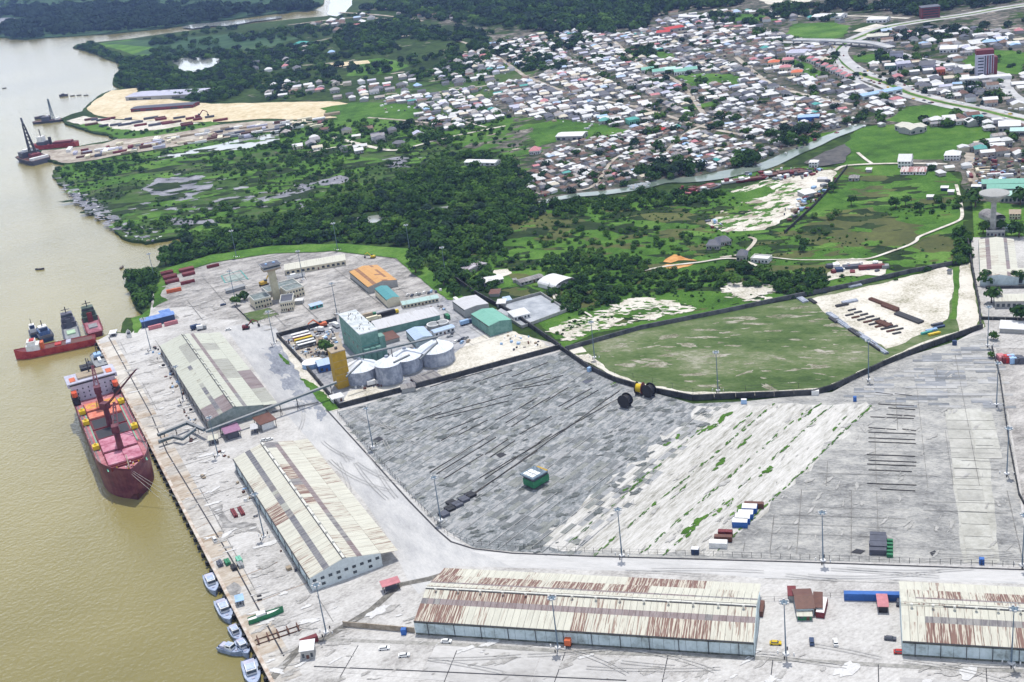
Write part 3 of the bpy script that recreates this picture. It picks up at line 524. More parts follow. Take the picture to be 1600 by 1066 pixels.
SLR = [M_yard2, mat('yard_slab_a', [(.34,(.15,.16,.17)),(.5,(.25,.26,.28)),(.64,(.38,.385,.40))], ((.06,1,7),(.6,.5,5)), .85, rotz=AK, stretch=(.5,1)),
       mat('yard_slab_b', [(.34,(.22,.225,.23)),(.5,(.35,.35,.35)),(.64,(.46,.455,.44))], ((.06,1,7),(.6,.5,5)), .85, rotz=AK, stretch=(.5,1)),
       mat('yard_slab_c', [(.34,(.10,.11,.12)),(.5,(.19,.20,.215)),(.64,(.30,.305,.31))], ((.06,1,7),(.6,.5,5)), .85, rotz=AK, stretch=(.5,1))]
UR = [(1300,625),(1400,575),(1536,524),(1560,640),(1380,642)]
a0 = g(1180, 700); cand = []
ux = Vector((math.cos(AK), math.sin(AK), 0)); uy = Vector((-math.sin(AK), math.cos(AK), 0)); rgp = wpoly(UR); r_ = random.Random(11)
sm = [MB().box(0, 5.4*k, 0, 2.9, 0, .03).mesh('yard_slab', SLR[0]) for k in (1, 2, 3)]
big = MB().box(0, 11.6, 0, 9.6, 0, .03).mesh('yard_slab', SLR[0]); n_sl = 0
for i in range(0, 60):
    for j in range(0, 60):
        p = a0+ux*5.5*i+uy*3.0*j
        if n_sl < 235 and r_.random() < .30 and inside(np.array([p.x]), np.array([p.y]), rgp)[0]:
            o = link('yard_slab', sm[r_.choice((0,1,1,2))], RY, Vector((p.x, p.y, .545+.002*r_.random()+.032*((i+j) % 3))), AK); setmat(o, r_.choice(SLR[1:])); n_sl += 1
LP_ = [M_conc2, mat('pale_slabs', [(.5,(.5,.5,.5))]), mat('yard_slab_d', [(.34,(.25,.245,.225)),(.5,(.36,.355,.325)),(.64,(.45,.44,.41))], ((.06,1,7),(.6,.5,5)), .85)]
slab_grid((1512,880), AK, 4, 14, 11.8, 10.2, LP_[1:], .60, bpy.data.objects['yard_stain_strip'], 'pale_slab', gap=.35, seed=8, region=[(1485,640),(1535,640),(1575,885),(1500,885)])
AW = az(g(740,773), g(968,612)); WY = bpy.data.objects['container_yard_paving']; zw = WY.data.vertices[0].co.z
SLW = [mat('west_slab_a', [(.34,(.09,.10,.10)),(.5,(.15,.16,.165)),(.64,(.24,.245,.25))], ((.2,1,7),(1.2,.6,5)), .85, rotz=AW, stretch=(.5,1), spec=.1),
       mat('west_slab_b', [(.34,(.20,.205,.21)),(.5,(.29,.295,.30)),(.64,(.38,.38,.38))], ((.2,1,7),(1.2,.6,5)), .85, rotz=AW, stretch=(.5,1), spec=.1),
       mat('west_slab_c', [(.34,(.13,.14,.13)),(.5,(.20,.21,.20)),(.64,(.30,.30,.29))], ((.2,1,7),(1.2,.6,5)), .85, rotz=AW, stretch=(.5,1), spec=.1)]
wx = Vector((math.cos(AW), math.sin(AW), 0)); wy = Vector((-math.sin(AW), math.cos(AW), 0)); w0 = g(700,840); wpl = wpoly(YL); r_ = random.Random(12); sw = [MB().box(0, 4.6*k, 0, 3.1, 0, .03).mesh('yard_slab', SLW[0]) for k in (1, 2)]; wc = []
for i in range(-2, 70):
    for j in range(-30, 60):
        p = w0+wx*4.8*i+wy*3.3*j; c = p+wx*2.4+wy*1.6
        if r_.random() < .34: wc.append((c, p, i+j))
ok = inside(np.array([c.x for c, _, _ in wc]), np.array([c.y for c, _, _ in wc]), wpl); wc = [w_ for w_, k in zip(wc, ok) if k]; wc.sort(key=lambda q: q[0].y); r_.shuffle(wc[:0])
for c, p, ij in wc[:290]:
    o = link('yard_slab', sw[r_.choice((0,0,1))], WY, Vector((p.x, p.y, zw+.03+.033*(ij % 2)+.002*r_.random())), AW); setmat(o, r_.choice(SLW))
mbs = MB()
for c, p, ij in wc[290:]: mbs.rbox(p.x+wx.x*2.4+wy.x*1.6, p.y+wx.y*2.4+wy.y*1.6, zw+.03+.033*(ij % 2), 4.6, 3.1, .03+.002*r_.random(), AW, r_.randrange(3))
o = mbs.build('yard_slab', SLW, WY); o['kind'] = 'stuff'
def joints(name, region, ang, sx, sy, wd, m, z, seed=1, skip=.12):
    P_ = wpoly(region); A = np.array(P_); c_, s_ = math.cos(ang), math.sin(ang); U = A@np.array([[c_,-s_],[s_,c_]]); lo, hi = U.min(0), U.max(0); mb = MB(); r = random.Random(seed); n = 0
    for ax, st in ((0, sx), (1, sy)):
        if not st: continue
        for u in np.arange(lo[ax]+st*.5, hi[ax], st):
            vs_ = np.arange(lo[1-ax], hi[1-ax], 4.0); X = (u*c_-vs_*s_) if ax == 0 else (vs_*c_-u*s_); Y = (u*s_+vs_*c_) if ax == 0 else (vs_*s_+u*c_)
            k = inside(X, Y, P_); run = None
            for i in range(len(vs_)):
                if k[i] and run is None: run = i
                if run is not None and (not k[i] or i == len(vs_)-1 or i-run > 14):
                    if i-run > 1 and r.random() > skip: n += 1; mb.rbox((X[run]+X[i-1])/2, (Y[run]+Y[i-1])/2, z+.0003*(n%40)+(.014 if ax else 0), (i-1-run)*4.0, wd*r.uniform(.6,1.3), .01, ang+(math.pi/2 if ax == 0 else 0))
                    run = i if k[i] else None
    o = mb.build(name, m); o['kind'] = 'structure'; return o
M_jt = mat('dark_joint',[(.4,(.12,.115,.11)),(.6,(.22,.215,.205))],((.3,1,5),),.9,spec=.1); M_jl = mat('pale_joint',[(.4,(.30,.30,.30)),(.6,(.40,.40,.395))],((.3,1,5),),.9,spec=.1)
joints('slab_joints', [(250,450),(420,400),(625,404),(742,486),(600,480),(425,515),(300,500)], AI, 24, 24, .32, M_jt, .80, 2)
joints('slab_joints', [(160,535),(250,530),(330,690),(352,735),(470,925),(600,960),(500,985),(440,1050)], AI, 23, 23, .26, M_jt, .62, 3, .35)
joints('slab_joints', [(560,640),(690,600),(760,620),(1180,1000),(650,985),(640,920)], AK, 0, 0, .2, M_jt, .62, 4)
joints('slab_joints', [(1385,632),(1535,522),(1590,760),(1606,880),(1140,870)], AK, 11.6, 8, .26, M_jt, .78, 5, .45)
joints('slab_joints', YL, AW, 0, 6.6, .3, M_jl, .80, 6, .45)
joints('slab_joints', [(600,960),(1190,1012),(1600,1030),(1700,1060),(1700,1040),(1190,905),(1400,910),(1400,1015),(1190,1000)], AK, 15, 11, .2, M_jt, .62, 7, .5)
joints('slab_joints', [(440,530),(700,470),(748,478),(800,520),(700,560),(560,625)], AI, 12, 12, .22, M_jt, .85, 8, .5)
# long joints and drains on the aprons
def strip(name, px, width, m, z, parent=None, th=.0):
    o = ribbon(gp(px), width, z, th=th).build(name, m); o['kind'] = 'structure'; return o
strip('crane_rail', [(170,528),(237,650),(261,708),(362,875),(444,1027)], .7, M_dark, .50)
strip('expansion_joint', [(491,1043),(700,1052),(979,1065)], .7, M_dark, .51)
for a in (((714,1018),(690,1078)),((883.7,1020),(862,1080)),((1044,1025),(1030,1090)),((1207.6,1033),(1201,1090)),((1372.3,1040),(1373.4,1090)),((1540.7,1046),(1544,1100)),((560,1010),(528,1066))): strip('expansion_joint', a, .35, M_dark, .51)
for a in (((262,700),(236,712)),((287,756),(262,768)),((326,818),(300,830)),((352,870),(330,880)),((320,770),(300,778)),((372,905),(434,880)),((395,945),(480,912)),((405,500),(392,505))): strip('expansion_joint', a, .3, mat('rust_stain',[(.4,(.22,.12,.06)),(.6,(.36,.26,.18))],((.2,1,4),),.9), .505)
strip('drain_channel', [(500,1000),(560,1003),(700,1008),(900,1020),(1190,1030),(1400,1042),(1700,1055)], 2.2, mat('drain',[(.4,(.22,.215,.20)),(.6,(.34,.33,.31))],((.4,1,4),),.9), .505)
strip('road_kerb', [(511,642),(580,718),(640,785),(684,830),(705,848),(740,859),(800,866),(930,871),(1220,879),(1600,892),(1700,896)], .8, M_dark, .62, th=.12)
strip('shunting_drain', [(700,897),(670,906),(625,915),(580,955),(530,985),(505,1000),(470,1012),(425,1062)], 3.6, mat('drain_dark',[(.4,(.10,.095,.085)),(.6,(.20,.19,.17))],((.4,1,4),),.9), .515)
strip('lane_joint', [(1195,905),(1300,909),(1405,913)], .3, M_yard2, .51)
# quay coping and wall
CO = ribbon(gp([(152,533),(425,1066),(432,1080)]), 1.6, .85, th=1.2).build('quay_coping', mat('coping',[(.38,(.30,.22,.16)),(.5,(.45,.38,.32)),(.62,(.55,.51,.46))],((.2,1,6),),.9)); CO['kind'] = 'structure'
fm = MB(); fm.tube((0,0,-1.9),(0,0,.3),.9,8); fme = fm.mesh('fender', M_black); first = True
for k in range(54):
    p = g(152,533).lerp(g(425,1066), (k+.5)/54)-qn*1.6
    o = link('fender', fme, None, p+Vector((0,0,-.2))); tag(o, 'black tyre fender hanging on the river face of the quay wall', 'fender', 'tyre fenders along the quay')
# black container racking lines in the yard (raised sleeper rows)
def sleeper_row(a, b, label, wob=.25):
    pts = wobble(gp([a, b]), wob, 7, False, int(a[0]*7+a[1])); o = ribbon(pts, .55, .82, th=.25).build('sleeper_row', mat('sleeper_timber',[(.4,(.035,.035,.035)),(.6,(.09,.085,.08))],((.4,1,4),),.9,spec=.1))
    tag(o, label, 'sleeper row', 'dark stacking sleepers across the container yard')
SR = [((655,600),(745,575)),((672,606),(770,578)),((676,652),(800,618)),((680,656),(795,628)),((800,610),(858,601)),((860,585),(780,607)),((700,674),(754,652)),((717,681),(762,658)),((774,658),(800,645)),((790,662),(860,622)),((810,640),(840,623)),((873,637),(925,608)),((882,641),(935,611)),((853,629),(888,607)),
 ((672,740),(765,682)),((682,742),(775,685)),((694,750),(755,712)),((758,712),(794,688)),((766,716),(805,690)),((758,750),(862,680)),((740,773),(840,706)),((740,775),(968,612)),((750,748),(970,622)),((800,668),(828,650)),((812,680),(862,652)),((820,605),(880,588)),((690,600),(720,590)),((800,590),(856,568)),((740,600),(800,580)),((672,640),(720,622)),((690,690),(730,668)),((650,660),(690,645))]
for k, (a, b) in enumerate(SR): sleeper_row(a, b, 'long dark sleeper row lying diagonally across the %s part of the west container yard' % ('rear' if (a[1]+b[1])/2 < 625 else 'middle' if (a[1]+b[1])/2 < 680 else 'front'))
for k, (y, x0, x1) in enumerate([(616,1368,1395),(618,1398,1425),(634,1372,1428),(640,1388,1430),(650,1385,1430),(654,1360,1428),(671,1357,1400),(673,1410,1431),(678,1357,1431),(687,1357,1430),(693,1357,1431),(713,1355,1430),(722,1357,1432),(728,1355,1431),(737,1357,1425),(758,1355,1432),(767,1375,1430)]):
    sleeper_row((x0, y-1), (x1, y+2), 'short dark sleeper row lying across the east container yard, %s group' % ('rear' if y < 660 else 'middle' if y < 700 else 'front'), .12)

# ------------------------------------------------------------------ sheds with sheet roofs
PAL = dict(dark=[M_steelk], cream=[S_cream]*7+[S_creamr]*3, creamrust=[S_creamr]*6+[S_cream]*3+[S_stripe]*3, rusty=[S_stripe]*8+[S_creamr]*2, brown=[S_brown]*6+[S_grey]*2, skyl=[S_skyl]*5+[S_grey]*3+[S_green2]*2,
  mix=[S_grey]*3+[S_rust]*2+[S_cream]*3+[S_stripe]*2, white=[S_white], pale=[M_trim], green=[S_green]*6+[S_green2], patchy=[S_green]*4+[S_skyl]*4, orange=[paint('orangeroof')] if 0 else None)
COL['orangeroof'] = (.52,.28,.09); S_orange = sheetmat('orange_roof_sheet', (.55,.30,.10), (.35,.15,.05), .56, .64); S_orange2 = sheetmat('dull_orange_roof_sheet', (.30,.15,.07), (.18,.08,.04), .5, .6)
PAL['orange'] = [S_orange]*6+[S_orange2]; PAL['orangedark'] = [S_orange2]*5+[S_orange]
def pick(pal, k, r, run):   # neighbouring sheets tend to match
    if run[0] is None or r.random() < .34: run[0] = r.choice(PAL[pal])
    return run[0]
def shed(label, loc, rz, L, prof, wallm, bays, endwall=None, name='warehouse', cat='warehouse', seed=1, W=None, trim=True, panels=0, gable_win=None, gable_m=None, zone=None):
    """x along the ridge, y across; prof rows (y0,z0,y1,z1,palette,raised)"""
    t = thing(name, label, cat, loc, rz); r = random.Random(seed)
    ys = [p for row in prof if not row[5] for p in ((row[0], row[1]), (row[2], row[3]))]
    main = [q for q in ys if q[0] <= (endwall or 1e9)+.01]; y0, y1 = main[0][0], main[-1][0]
    outl = []
    for q in main:
        if not outl or abs(q[0]-outl[-1][0]) > .3: outl.append(q)
    mb = MB()
    for x in (0, L):   # end walls
        n = len(outl); xx0, xx1 = (x-.12, x+.12)
        vs = [(xx0, q[0], q[1]-.2) for q in outl]+[(xx0, y1, 0), (xx0, y0, 0)]; m_ = len(vs)
        vs += [(xx1, v[1], v[2]) for v in vs]
        mb.add(vs, [tuple(range(m_)), tuple(range(2*m_-1, m_-1, -1))]+[(i, m_+i, m_+(i+1)%m_, (i+1)%m_) for i in range(m_)], 0)
    mb.box(.12, L-.12, y1-.24, y1, 0, outl[-1][1]-.25)
    mb.build('end_wall', gable_m or wallm, t)
    pn = panels or 1
    pme = MB().box(0, (L-.3)/pn-.12, 0, .3, .9, outl[0][1]-1.2).mesh('wall_panel', wallm)
    for k in range(pn): link('wall_panel', pme, t, Vector((.15+k*(L-.3)/pn, y0-.04, 0)))
    MB().box(0, L, y0, y0+.2, 0, .9).box(0, L, y0-.02, y0+.2, outl[0][1]-1.2, outl[0][1]-.25).build('wall_bands', mat('dark_wall_bands',[(.38,(.06,.07,.06)),(.6,(.17,.18,.15))],((.3,1,5),),.9), t)  # darker bands along the wall foot and just below the eave
    for row in prof:
        a0_, z0_, a1_, z1_, pal, up = row[:6]; nb = row[6] if len(row) > 6 else bays
        me = MB().slab(a0_, z0_+up, a1_, z1_+up, 0, L/nb-.11, .12+up*.8).mesh('roof_sheet', PAL[pal][0]); run = [None]
        for k in range(nb):
            o = link('roof_sheet', me, t, Vector((k*L/nb, 0, 0)))
            mm = pick(zone(row, k/nb, pal) if zone else pal, k, r, run); setmat(o, mm)
    if L > 100:
        for k in range(14): MB().cyl((k+.5)*L/14, (y0+y1)/2, max(q[1] for q in main)+.5, max(q[1] for q in main)+1.7, .5, .62, 8).build('ridge_vent', M_trim, t)
        MB().box(0, L, y0-.5, y0-.15, outl[0][1]-.35, outl[0][1]-.05).build('gutter', M_steelk, t)
        dp = MB().box(-.12, .12, y0-.3, y0-.06, 0, outl[0][1]-.3).mesh('downpipe', M_steelk)
        for k in range(12): link('downpipe', dp, t, Vector(((k+.5)*L/12, 0, 0)))
    if gable_win:
        xw = L+.13
        for k in range(gable_win):
            yy = y0+2+(y1-y0-4)*k/(gable_win-1); MB().box(xw, xw+.1, yy-.9, yy+.9, outl[0][1]-2.6, outl[0][1]-1.2).build('window', M_glass, t)
            if k % 2: MB().box(xw, xw+.1, yy-.9, yy+.9, 1.4, 2.8).build('window', M_glass, t)
    return t
def zone2(row, f, pal):
    if pal == 'cream' and row[0] < 1: return 'creamrust' if f > .45 else 'cream'
    if pal == 'mixr': return 'mix' if f < .55 else 'cream'
    if pal == 'lastbrown': return 'brown' if .84 < f < .93 else ('creamrust' if f >= .93 else 'cream')
    return pal
PAL['mixr'] = PAL['mix']; PAL['lastbrown'] = PAL['cream']
e7 = 7.0
o2 = g(364.7, 718, e7); o2.z = .4
shed('long cream roofed transit shed with a windowed white gable end beside the small patrol boats', o2, AQ, 144,
     [(0,7,7,8.7,'cream',0),(7,8.7,10,9.45,'skyl',0),(10,9.45,16.4,11,'cream',0),(16.4,10.9,16.75,11.0,'dark',.3,12),(16.75,11.0,17.9,11.0,'pale',.6,12),(17.9,11.0,18.2,10.9,'dark',.3,12),(18.2,11,23.4,9.65,'mixr',0),(23.4,9.65,26,9.05,'brown',0),(26,9.05,34.7,7,'lastbrown',0),(34.95,6.6,43.2,5.2,'cream',0,28)], M_wblue, 36, endwall=34.7, seed=4, panels=30, gable_win=9, gable_m=flat('weathered_white_wall',(.52,.57,.58),.8), zone=zone2)
o1 = g(249.5, 541, e7); o1.z = .4
def zone1(row, f, pal):
    if pal == 'p1': return 'brown' if f > .82 else 'green'
    if pal == 'sky1': return 'patchy' if f < .62 else 'skyl'
    if pal == 'can1': return 'brown' if .56 < f < .78 else 'green'
    return pal
PAL['p1'] = PAL['can1'] = PAL['green']; PAL['sky1'] = PAL['patchy']
shed('long greenish grey roofed transit shed beside the red bulk carrier', o1, AQ, 153,
     [(0,7,7.5,8.8,'p1',0),(7.5,8.8,10,9.45,'sky1',0),(10,9.45,16.4,11,'p1',0),(16.4,10.9,16.8,11.0,'dark',.3,12),(16.8,11.0,17.7,11.0,'green',.6,12),(17.7,11.0,18.2,10.9,'dark',.3,12),(18.2,11,22.5,9.9,'green',0),(22.5,9.9,25,9.3,'brown',0),(25,9.3,34.7,7,'green',0),(34.95,6.6,43.4,5.2,'can1',0,30)], M_wgrey, 38, endwall=34.7, seed=9, panels=30, gable_m=mat('grey_green_gable',[(.38,(.16,.20,.19)),(.6,(.26,.30,.29))],((.3,1,4),),.8), zone=zone1)
o3 = g(650.5, 992.5); o3.z = .4
def zone3(row, f, pal):
    if pal == 'r1': return 'rusty' if f < .1 or .3 < f < .42 or .72 < f < .95 else 'creamrust' if f > .4 else 'cream'
    if pal == 'r2': return 'rusty' if f < .45 or f > .93 else 'cream'
    if pal == 'r3': return 'rusty' if f < .62 else 'cream'
    if pal == 'r4': return 'rusty' if .5 < f < .84 or f < .08 else 'cream'
    return pal
for k in ('r1','r2','r3','r4'): PAL[k] = PAL['cream']
P3 = [(0,7,9.5,9,'r1',0),(9.5,9,12.6,9.7,'brown',0),(12.6,9.7,17.4,10.8,'r2',0),(17.4,10.7,17.8,10.8,'dark',.3,14),(17.8,10.8,18.6,10.8,'pale',.6,14),(18.6,10.8,19.0,10.8,'dark',.5,14),(19.0,10.8,19.8,10.8,'cream',.6,14),(19.8,10.8,20.2,10.7,'dark',.3,14),(20.2,10.8,23.6,10,'cream',0),(23.6,10,25,9.7,'brown',0),(25,9.7,33,7.6,'r3',0),(33.3,7.1,41.5,5.6,'r4',0)]
shed('very long cream and rust striped shed along the bottom of the port', o3, AK, 141, P3, M_wblue, 50, endwall=33, seed=21, panels=32, zone=zone3)
o4 = g(1410, 1026); o4.z = .4
def zone4(row, f, pal):
    if f < .035: return 'cream'
    if pal == 'r1': return 'rusty'
    return {'r2':'cream','r3':'rusty','r4':'cream'}.get(pal, pal)
shed('cream and rust striped shed cut by the right edge of the picture', o4, AK, 110, P3, M_wblue, 38, endwall=33, seed=22, panels=24, zone=zone4)
def eshed(label, fl, nl, nr, z, pal, wallm, bays=12, rise=2.2, seed=1, cat='shed', name='shed', strip=None, base=.42):
    """gabled shed from three eave corners: far-left, near-left, near-right"""
    a, b, c = g(*fl, z), g(*nl, z), g(*nr, z); rz = az(a, b); L = (b-a).length; W = abs((c-b).dot(Vector((-math.sin(rz), math.cos(rz), 0))))
    loc = Vector((a.x, a.y, base)); h = z-base
    st = strip or pal
    pr = [(0,h,W*.18,h+rise*.36,pal,0),(W*.18,h+rise*.36,W*.3,h+rise*.6,st,0),(W*.3,h+rise*.6,W*.5,h+rise,pal,0),(W*.5,h+rise,W*.7,h+rise*.6,pal,0),(W*.7,h+rise*.6,W*.8,h+rise*.4,st,0),(W*.8,h+rise*.4,W,h,pal,0)] if strip else [(0,h,W*.5,h+rise,pal,0),(W*.5,h+rise,W,h,pal,0)]
    return shed(label, loc, rz, L, pr, wallm, bays, seed=seed, cat=cat, name=name, panels=8)
eshed('orange roofed shed with dark strips in the northern yard', (545.7,424.8), (574.8,448.9), (624,440), 6, 'orange', M_wgrey, 14, strip='orangedark', seed=3)
S_teal = sheetmat('teal_roof_sheet', (.07,.26,.28), (.05,.2,.2), .56, .66); S_mint = sheetmat('mint_roof_sheet', (.17,.39,.31), (.12,.32,.25), .56, .66)
S_lb = sheetmat('light_blue_roof_sheet', (.38,.48,.64), (.3,.38,.5), .56, .66); S_zinc = sheetmat('zinc_roof_sheet', (.50,.50,.52), (.36,.35,.35), .56, .66)
PAL.update(teal=[S_teal], mint=[S_mint], lb=[S_lb], zinc=[S_zinc])
eshed('two storey office block with a teal roof in the northern yard', (585,451), (604,469), (625.5,465), 7, 'teal', M_wcream, 6, 1.2, cat='building', name='office_block')
eshed('plain grey roofed shed with trailers parked along its side', (706.6,470.4), (725.6,484.4), (767,476.7), 7, 'zinc', M_wgrey, 8, 1.0)
eshed('two storey hall with a mint green roof at the mill yard corner', (735.7,490.7), (763.6,509.7), (799,499.6), 8.5, 'mint', M_wgreen, 8, 1.6, cat='building', name='mill_hall')
eshed('light blue roofed shed behind the third grain silo', (634,516.5), (648,532), (674,522.5), 6, 'lb', M_wblue, 6, 1.2)
eshed('long cream shed with brown roof strips beside the water tower', (1529,374), (1532,433), (1592,433), 7, 'cream', M_wblue, 16, 1.8, strip='brown', seed=6)
# ------------------------------------------------------------------ generic small buildings
def bldg(label, p1, p2, W, h, roofm, wallm, cat='building', name='building', rise=1.2, kind='gable', nwin=0, stories=1, over=.5, base=.42, L=None, ang=None, door=True):
    a, b = g(*p1), g(*p2); rz = az(a, b) if ang is None else ang; L = L or (b-a).length
    t = thing(name, label, cat, Vector((a.x, a.y, base)), rz)
    MB().box(0, L, 0, W, 0, h).build('wall', wallm, t)
    if kind == 'gable':
        MB().slab(-over, h-.05, W/2, h+rise, -over, L+over, .18).slab(W+over, h-.05, W/2, h+rise, -over, L+over, .18).build('roof', roofm, t)
        MB().add([(.01,0,h),(.01,W,h),(.01,W/2,h+rise-.25),(L-.01,0,h),(L-.01,W,h),(L-.01,W/2,h+rise-.25)], [(0,1,2),(4,3,5)]).build('gable', wallm, t)
    elif kind == 'hip': MB().hip(-over, L+over, -over, W+over, h+.02, h+rise, min(L, W)/2).build('roof', roofm, t)
    elif kind == 'mono': MB().slab(-over, h+.05, W+over, h+rise, -over, L+over, .2).build('roof', roofm, t); MB().box(0, L, W-.2, W-.02, h, h+rise-.3).build('parapet', wallm, t)
    elif kind == 'vault':
        mb = MB(); n = 8
        for k in range(n):
            a1, a2 = math.pi*k/n, math.pi*(k+1)/n
            mb.slab(W/2-W/2*math.cos(a1)*1.02, h+rise*math.sin(a1), W/2-W/2*math.cos(a2)*1.02, h+rise*math.sin(a2), -over, L+over, .12)
        mb.build('roof', roofm, t)
    else:
        MB().box(.3, L-.3, .3, W-.3, h, h+.06).build('roof', roofm, t)
        MB().box(-.1, L+.1, -.1, .3, h, h+.9).box(-.1, L+.1, W-.3, W+.1, h, h+.9).box(-.1, .3, .3, W-.3, h, h+.9).box(L-.3, L+.1, .3, W-.3, h, h+.9).build('parapet', M_trim, t)
    for s in range(stories):
        z0 = h/stories*s+.9; z1 = min(h-.3, z0+h/stories*.42+.1)
        for k in range(nwin):
            x = L*(k+.5)/nwin; ww = L/nwin*.28
            if door and s == 0 and k == nwin//2: MB().box(x-.6, x+.6, -.09, -.01, 0, 2.1).build('door', paint('brown'), t); continue
            MB().box(x-ww, x+ww, -.08, -.01, z0, z1).build('window', M_glass, t)
        for k in range(max(1, nwin//2) if nwin else 0):
            y = W*(k+.5)/max(1, nwin//2); MB().box(L+.01, L+.08, y-W/nwin*.4, y+W/nwin*.4, z0, z1).build('window', M_glass, t)
    return t
P = paint
bldg('long pale yellow gabled shed at the north end of the yard', (447,431), (541,415), 17, 4.5, S_cream, M_wcream, 'shed', 'shed', 2, nwin=12)
bldg('low pale teal roofed office row behind the mill', (630.6,484), (686,473), 8, 3.4, sheetmat('faded_teal_roof',(.36,.50,.48),(.28,.36,.33),.56,.66), M_wcream, 'building', 'office_row', .8, nwin=10)
bldg('long grey roofed mill store with a green wall towards the silos', (592.5,527), (688.8,504), 17, 5.5, S_zinc, M_wgreen, 'building', 'mill_store', .7, 'mono', nwin=0)
bldg('blue walled shed beside the yellow tower', (500,584), (523,578.5), 11, 5, S_lb, P('blue'), 'shed', 'shed', 1, nwin=3)
bldg('narrow bluish white shed near the parked cars in the mill yard', (680,528), (711,519), 6, 3.5, S_lb, M_wwhite, 'shed', 'shed', .6, nwin=5)
bldg('small white kiosk at the corner of the mill wall', (521,632), (538,627), 6, 3, S_white, M_wwhite, 'kiosk', 'kiosk', .4, 'mono', nwin=2)
bldg('low grey shed roof at the foot of the second silo', (629,616), (650,612), 6, 3, S_grey, M_wgrey, 'shed', 'shed', .5, 'mono')
bldg('flat grey platform shed beside the silo drain', (655,604), (690,592), 12, 1.6, S_grey, M_wgrey, 'shed', 'shed', .3, 'mono')
bldg('rust brown lean-to among the mill sheds', (600,541), (625,534), 14, 3, P('brown'), M_wgrey, 'shed', 'shed', .5, 'mono')
bldg('grey guard hut at the quay gate with a white slab roof', (472,1033), (492,1030), 6.5, 4.6, M_wwhite, M_wgrey, 'hut', 'guard_hut', .3, 'mono', nwin=3)
bldg('brown roofed office beside the blue container in the lower yard', (1245.6,964.5), (1272,963.5), 13, 4, P('brown'), M_wblue, 'building', 'office', 1.8, nwin=5)
bldg('side wing with a rust brown roof on the lower yard office', (1272.6,961), (1284,961.5), 9, 3.6, P('brown'), M_wgrey, 'building', 'office_wing', .8, 'mono', nwin=2)
bldg('small cream annex in front of the brown roofed office', (1247,971), (1268,971), 4.5, 2.4, S_cream, P('green'), 'hut', 'annex', .3, 'mono', nwin=2)
bldg('pink roofed black box hut between the blue container and the striped shed', (1373,959), (1387,959.3), 8, 3.4, P('pink'), P('black'), 'hut', 'hut', .5, nwin=0)
bldg('dark shack behind the brown roofed office', (1233,941), (1243,941), 6, 3, P('maroon'), M_wgrey, 'hut', 'shack', .3, 'mono')
bldg('cream gabled front hall of the sheds beside the water tower', (1539,446), (1625,445), 13, 6.5, S_cream, M_wblue, 'shed', 'shed', 1.6, nwin=7)
bldg('narrow cream roofed store south of the cream shed', (1555,483), (1640,482), 12, 5, S_cream, M_wgrey, 'shed', 'shed', 1.2, nwin=10)
bldg('small grey flat roofed block at the foot of the water tower', (1541,371), (1570,371), 8, 4, S_grey, M_wgrey, 'building', 'building', .4, 'flat', nwin=5)
bldg('white slab roofed shelter by the east gate', (1562,521), (1600,523), 12, 3, S_white, M_wgrey, 'shelter', 'shelter', .3, 'mono')
for k, (a, b) in enumerate((((1534,299),(1640,297)), ((1542,307),(1640,306)), ((1563,318),(1640,317)))):
    bldg(('rearmost','middle','front')[k]+' of the long mint roofed halls behind the water tower', a, b, 13, 6, S_mint if k < 2 else sheetmat('pale_mint_roof',(.42,.62,.55),(.3,.45,.4),.58,.68), M_wgrey, 'hall', 'long_hall', 2, nwin=12)
bldg('grey vaulted greenhouse roof beside the water tower stem', (1529,341), (1548,350), 12, 2, S_grey, M_wgrey, 'building', 'vaulted_hall', 4, 'vault', base=.42)
bldg('cream house with a brownish roof right of the water tower', (1577,344), (1594,344), 10, 4.5, P('tan'), M_wcream, 'house', 'house', 2, nwin=4, stories=2)
bldg('light blue roofed hut in front of the water tower', (1577,365), (1590,363), 8, 3, S_lb, M_wblue, 'hut', 'hut', .4, 'mono', nwin=2)
# field and edge houses
B0 = .3
bldg('dark slate roofed bungalow in the meadow, left of its twin', (1104,391), (1124,391), 13, 3.6, P('slate'), M_wgrey, 'house', 'bungalow', 3, 'hip', nwin=5, base=B0)
bldg('dark slate roofed bungalow in the meadow, right of its twin', (1125,386), (1143,383), 12, 3.6, P('slate'), M_wgrey, 'house', 'bungalow', 3, 'hip', nwin=5, base=B0)
bldg('small dark hipped house beside the meadow track', (1151,409), (1166,409), 10, 4.5, P('slate'), M_wgrey, 'house', 'house', 3.5, 'hip', nwin=3, base=B0)
bldg('white walled unfinished block east of the dark hipped house', (1173,411), (1200,413), 9, 3, S_white, M_wwhite, 'house', 'house', .5, 'flat', nwin=5, base=B0)
bldg('white tent hall with an open arched front in the grass', (841,449), (868,456), 20, 3, S_white, M_wwhite, 'tent hall', 'tent_hall', 3, 'vault', base=B0)
bldg('white roofed bungalow in the grass behind the mint hall', (758,449), (787,442.5), 12, 3.4, S_white, M_wgrey, 'house', 'bungalow', 1.4, nwin=6, base=B0)
bldg('low house with a patchy grey and white roof left of the tent hall', (814,448), (850,438), 8, 2.8, S_grey, M_wgrey, 'house', 'low_house', .8, nwin=6, base=B0)
bldg('small square hut beside the patchy roofed low house', (803,443), (808,442), 3, 2.4, S_grey, M_wgrey, 'hut', 'hut', .3, 'mono', base=B0)
bldg('grey roofed shed with missing sheets by the trees', (711,431), (724,434), 26, 3.4, sheetmat('holed_white_roof',(.5,.5,.52),(.16,.12,.15),.5,.54), M_wgrey, 'shed', 'shed', 1.2, base=B0)
bldg('unfinished brown roofless house in the clearing', (765,465), (780,464), 10, 2.4, P('brown'), M_wgrey, 'house', 'unfinished_house', .8, 'hip', base=B0)
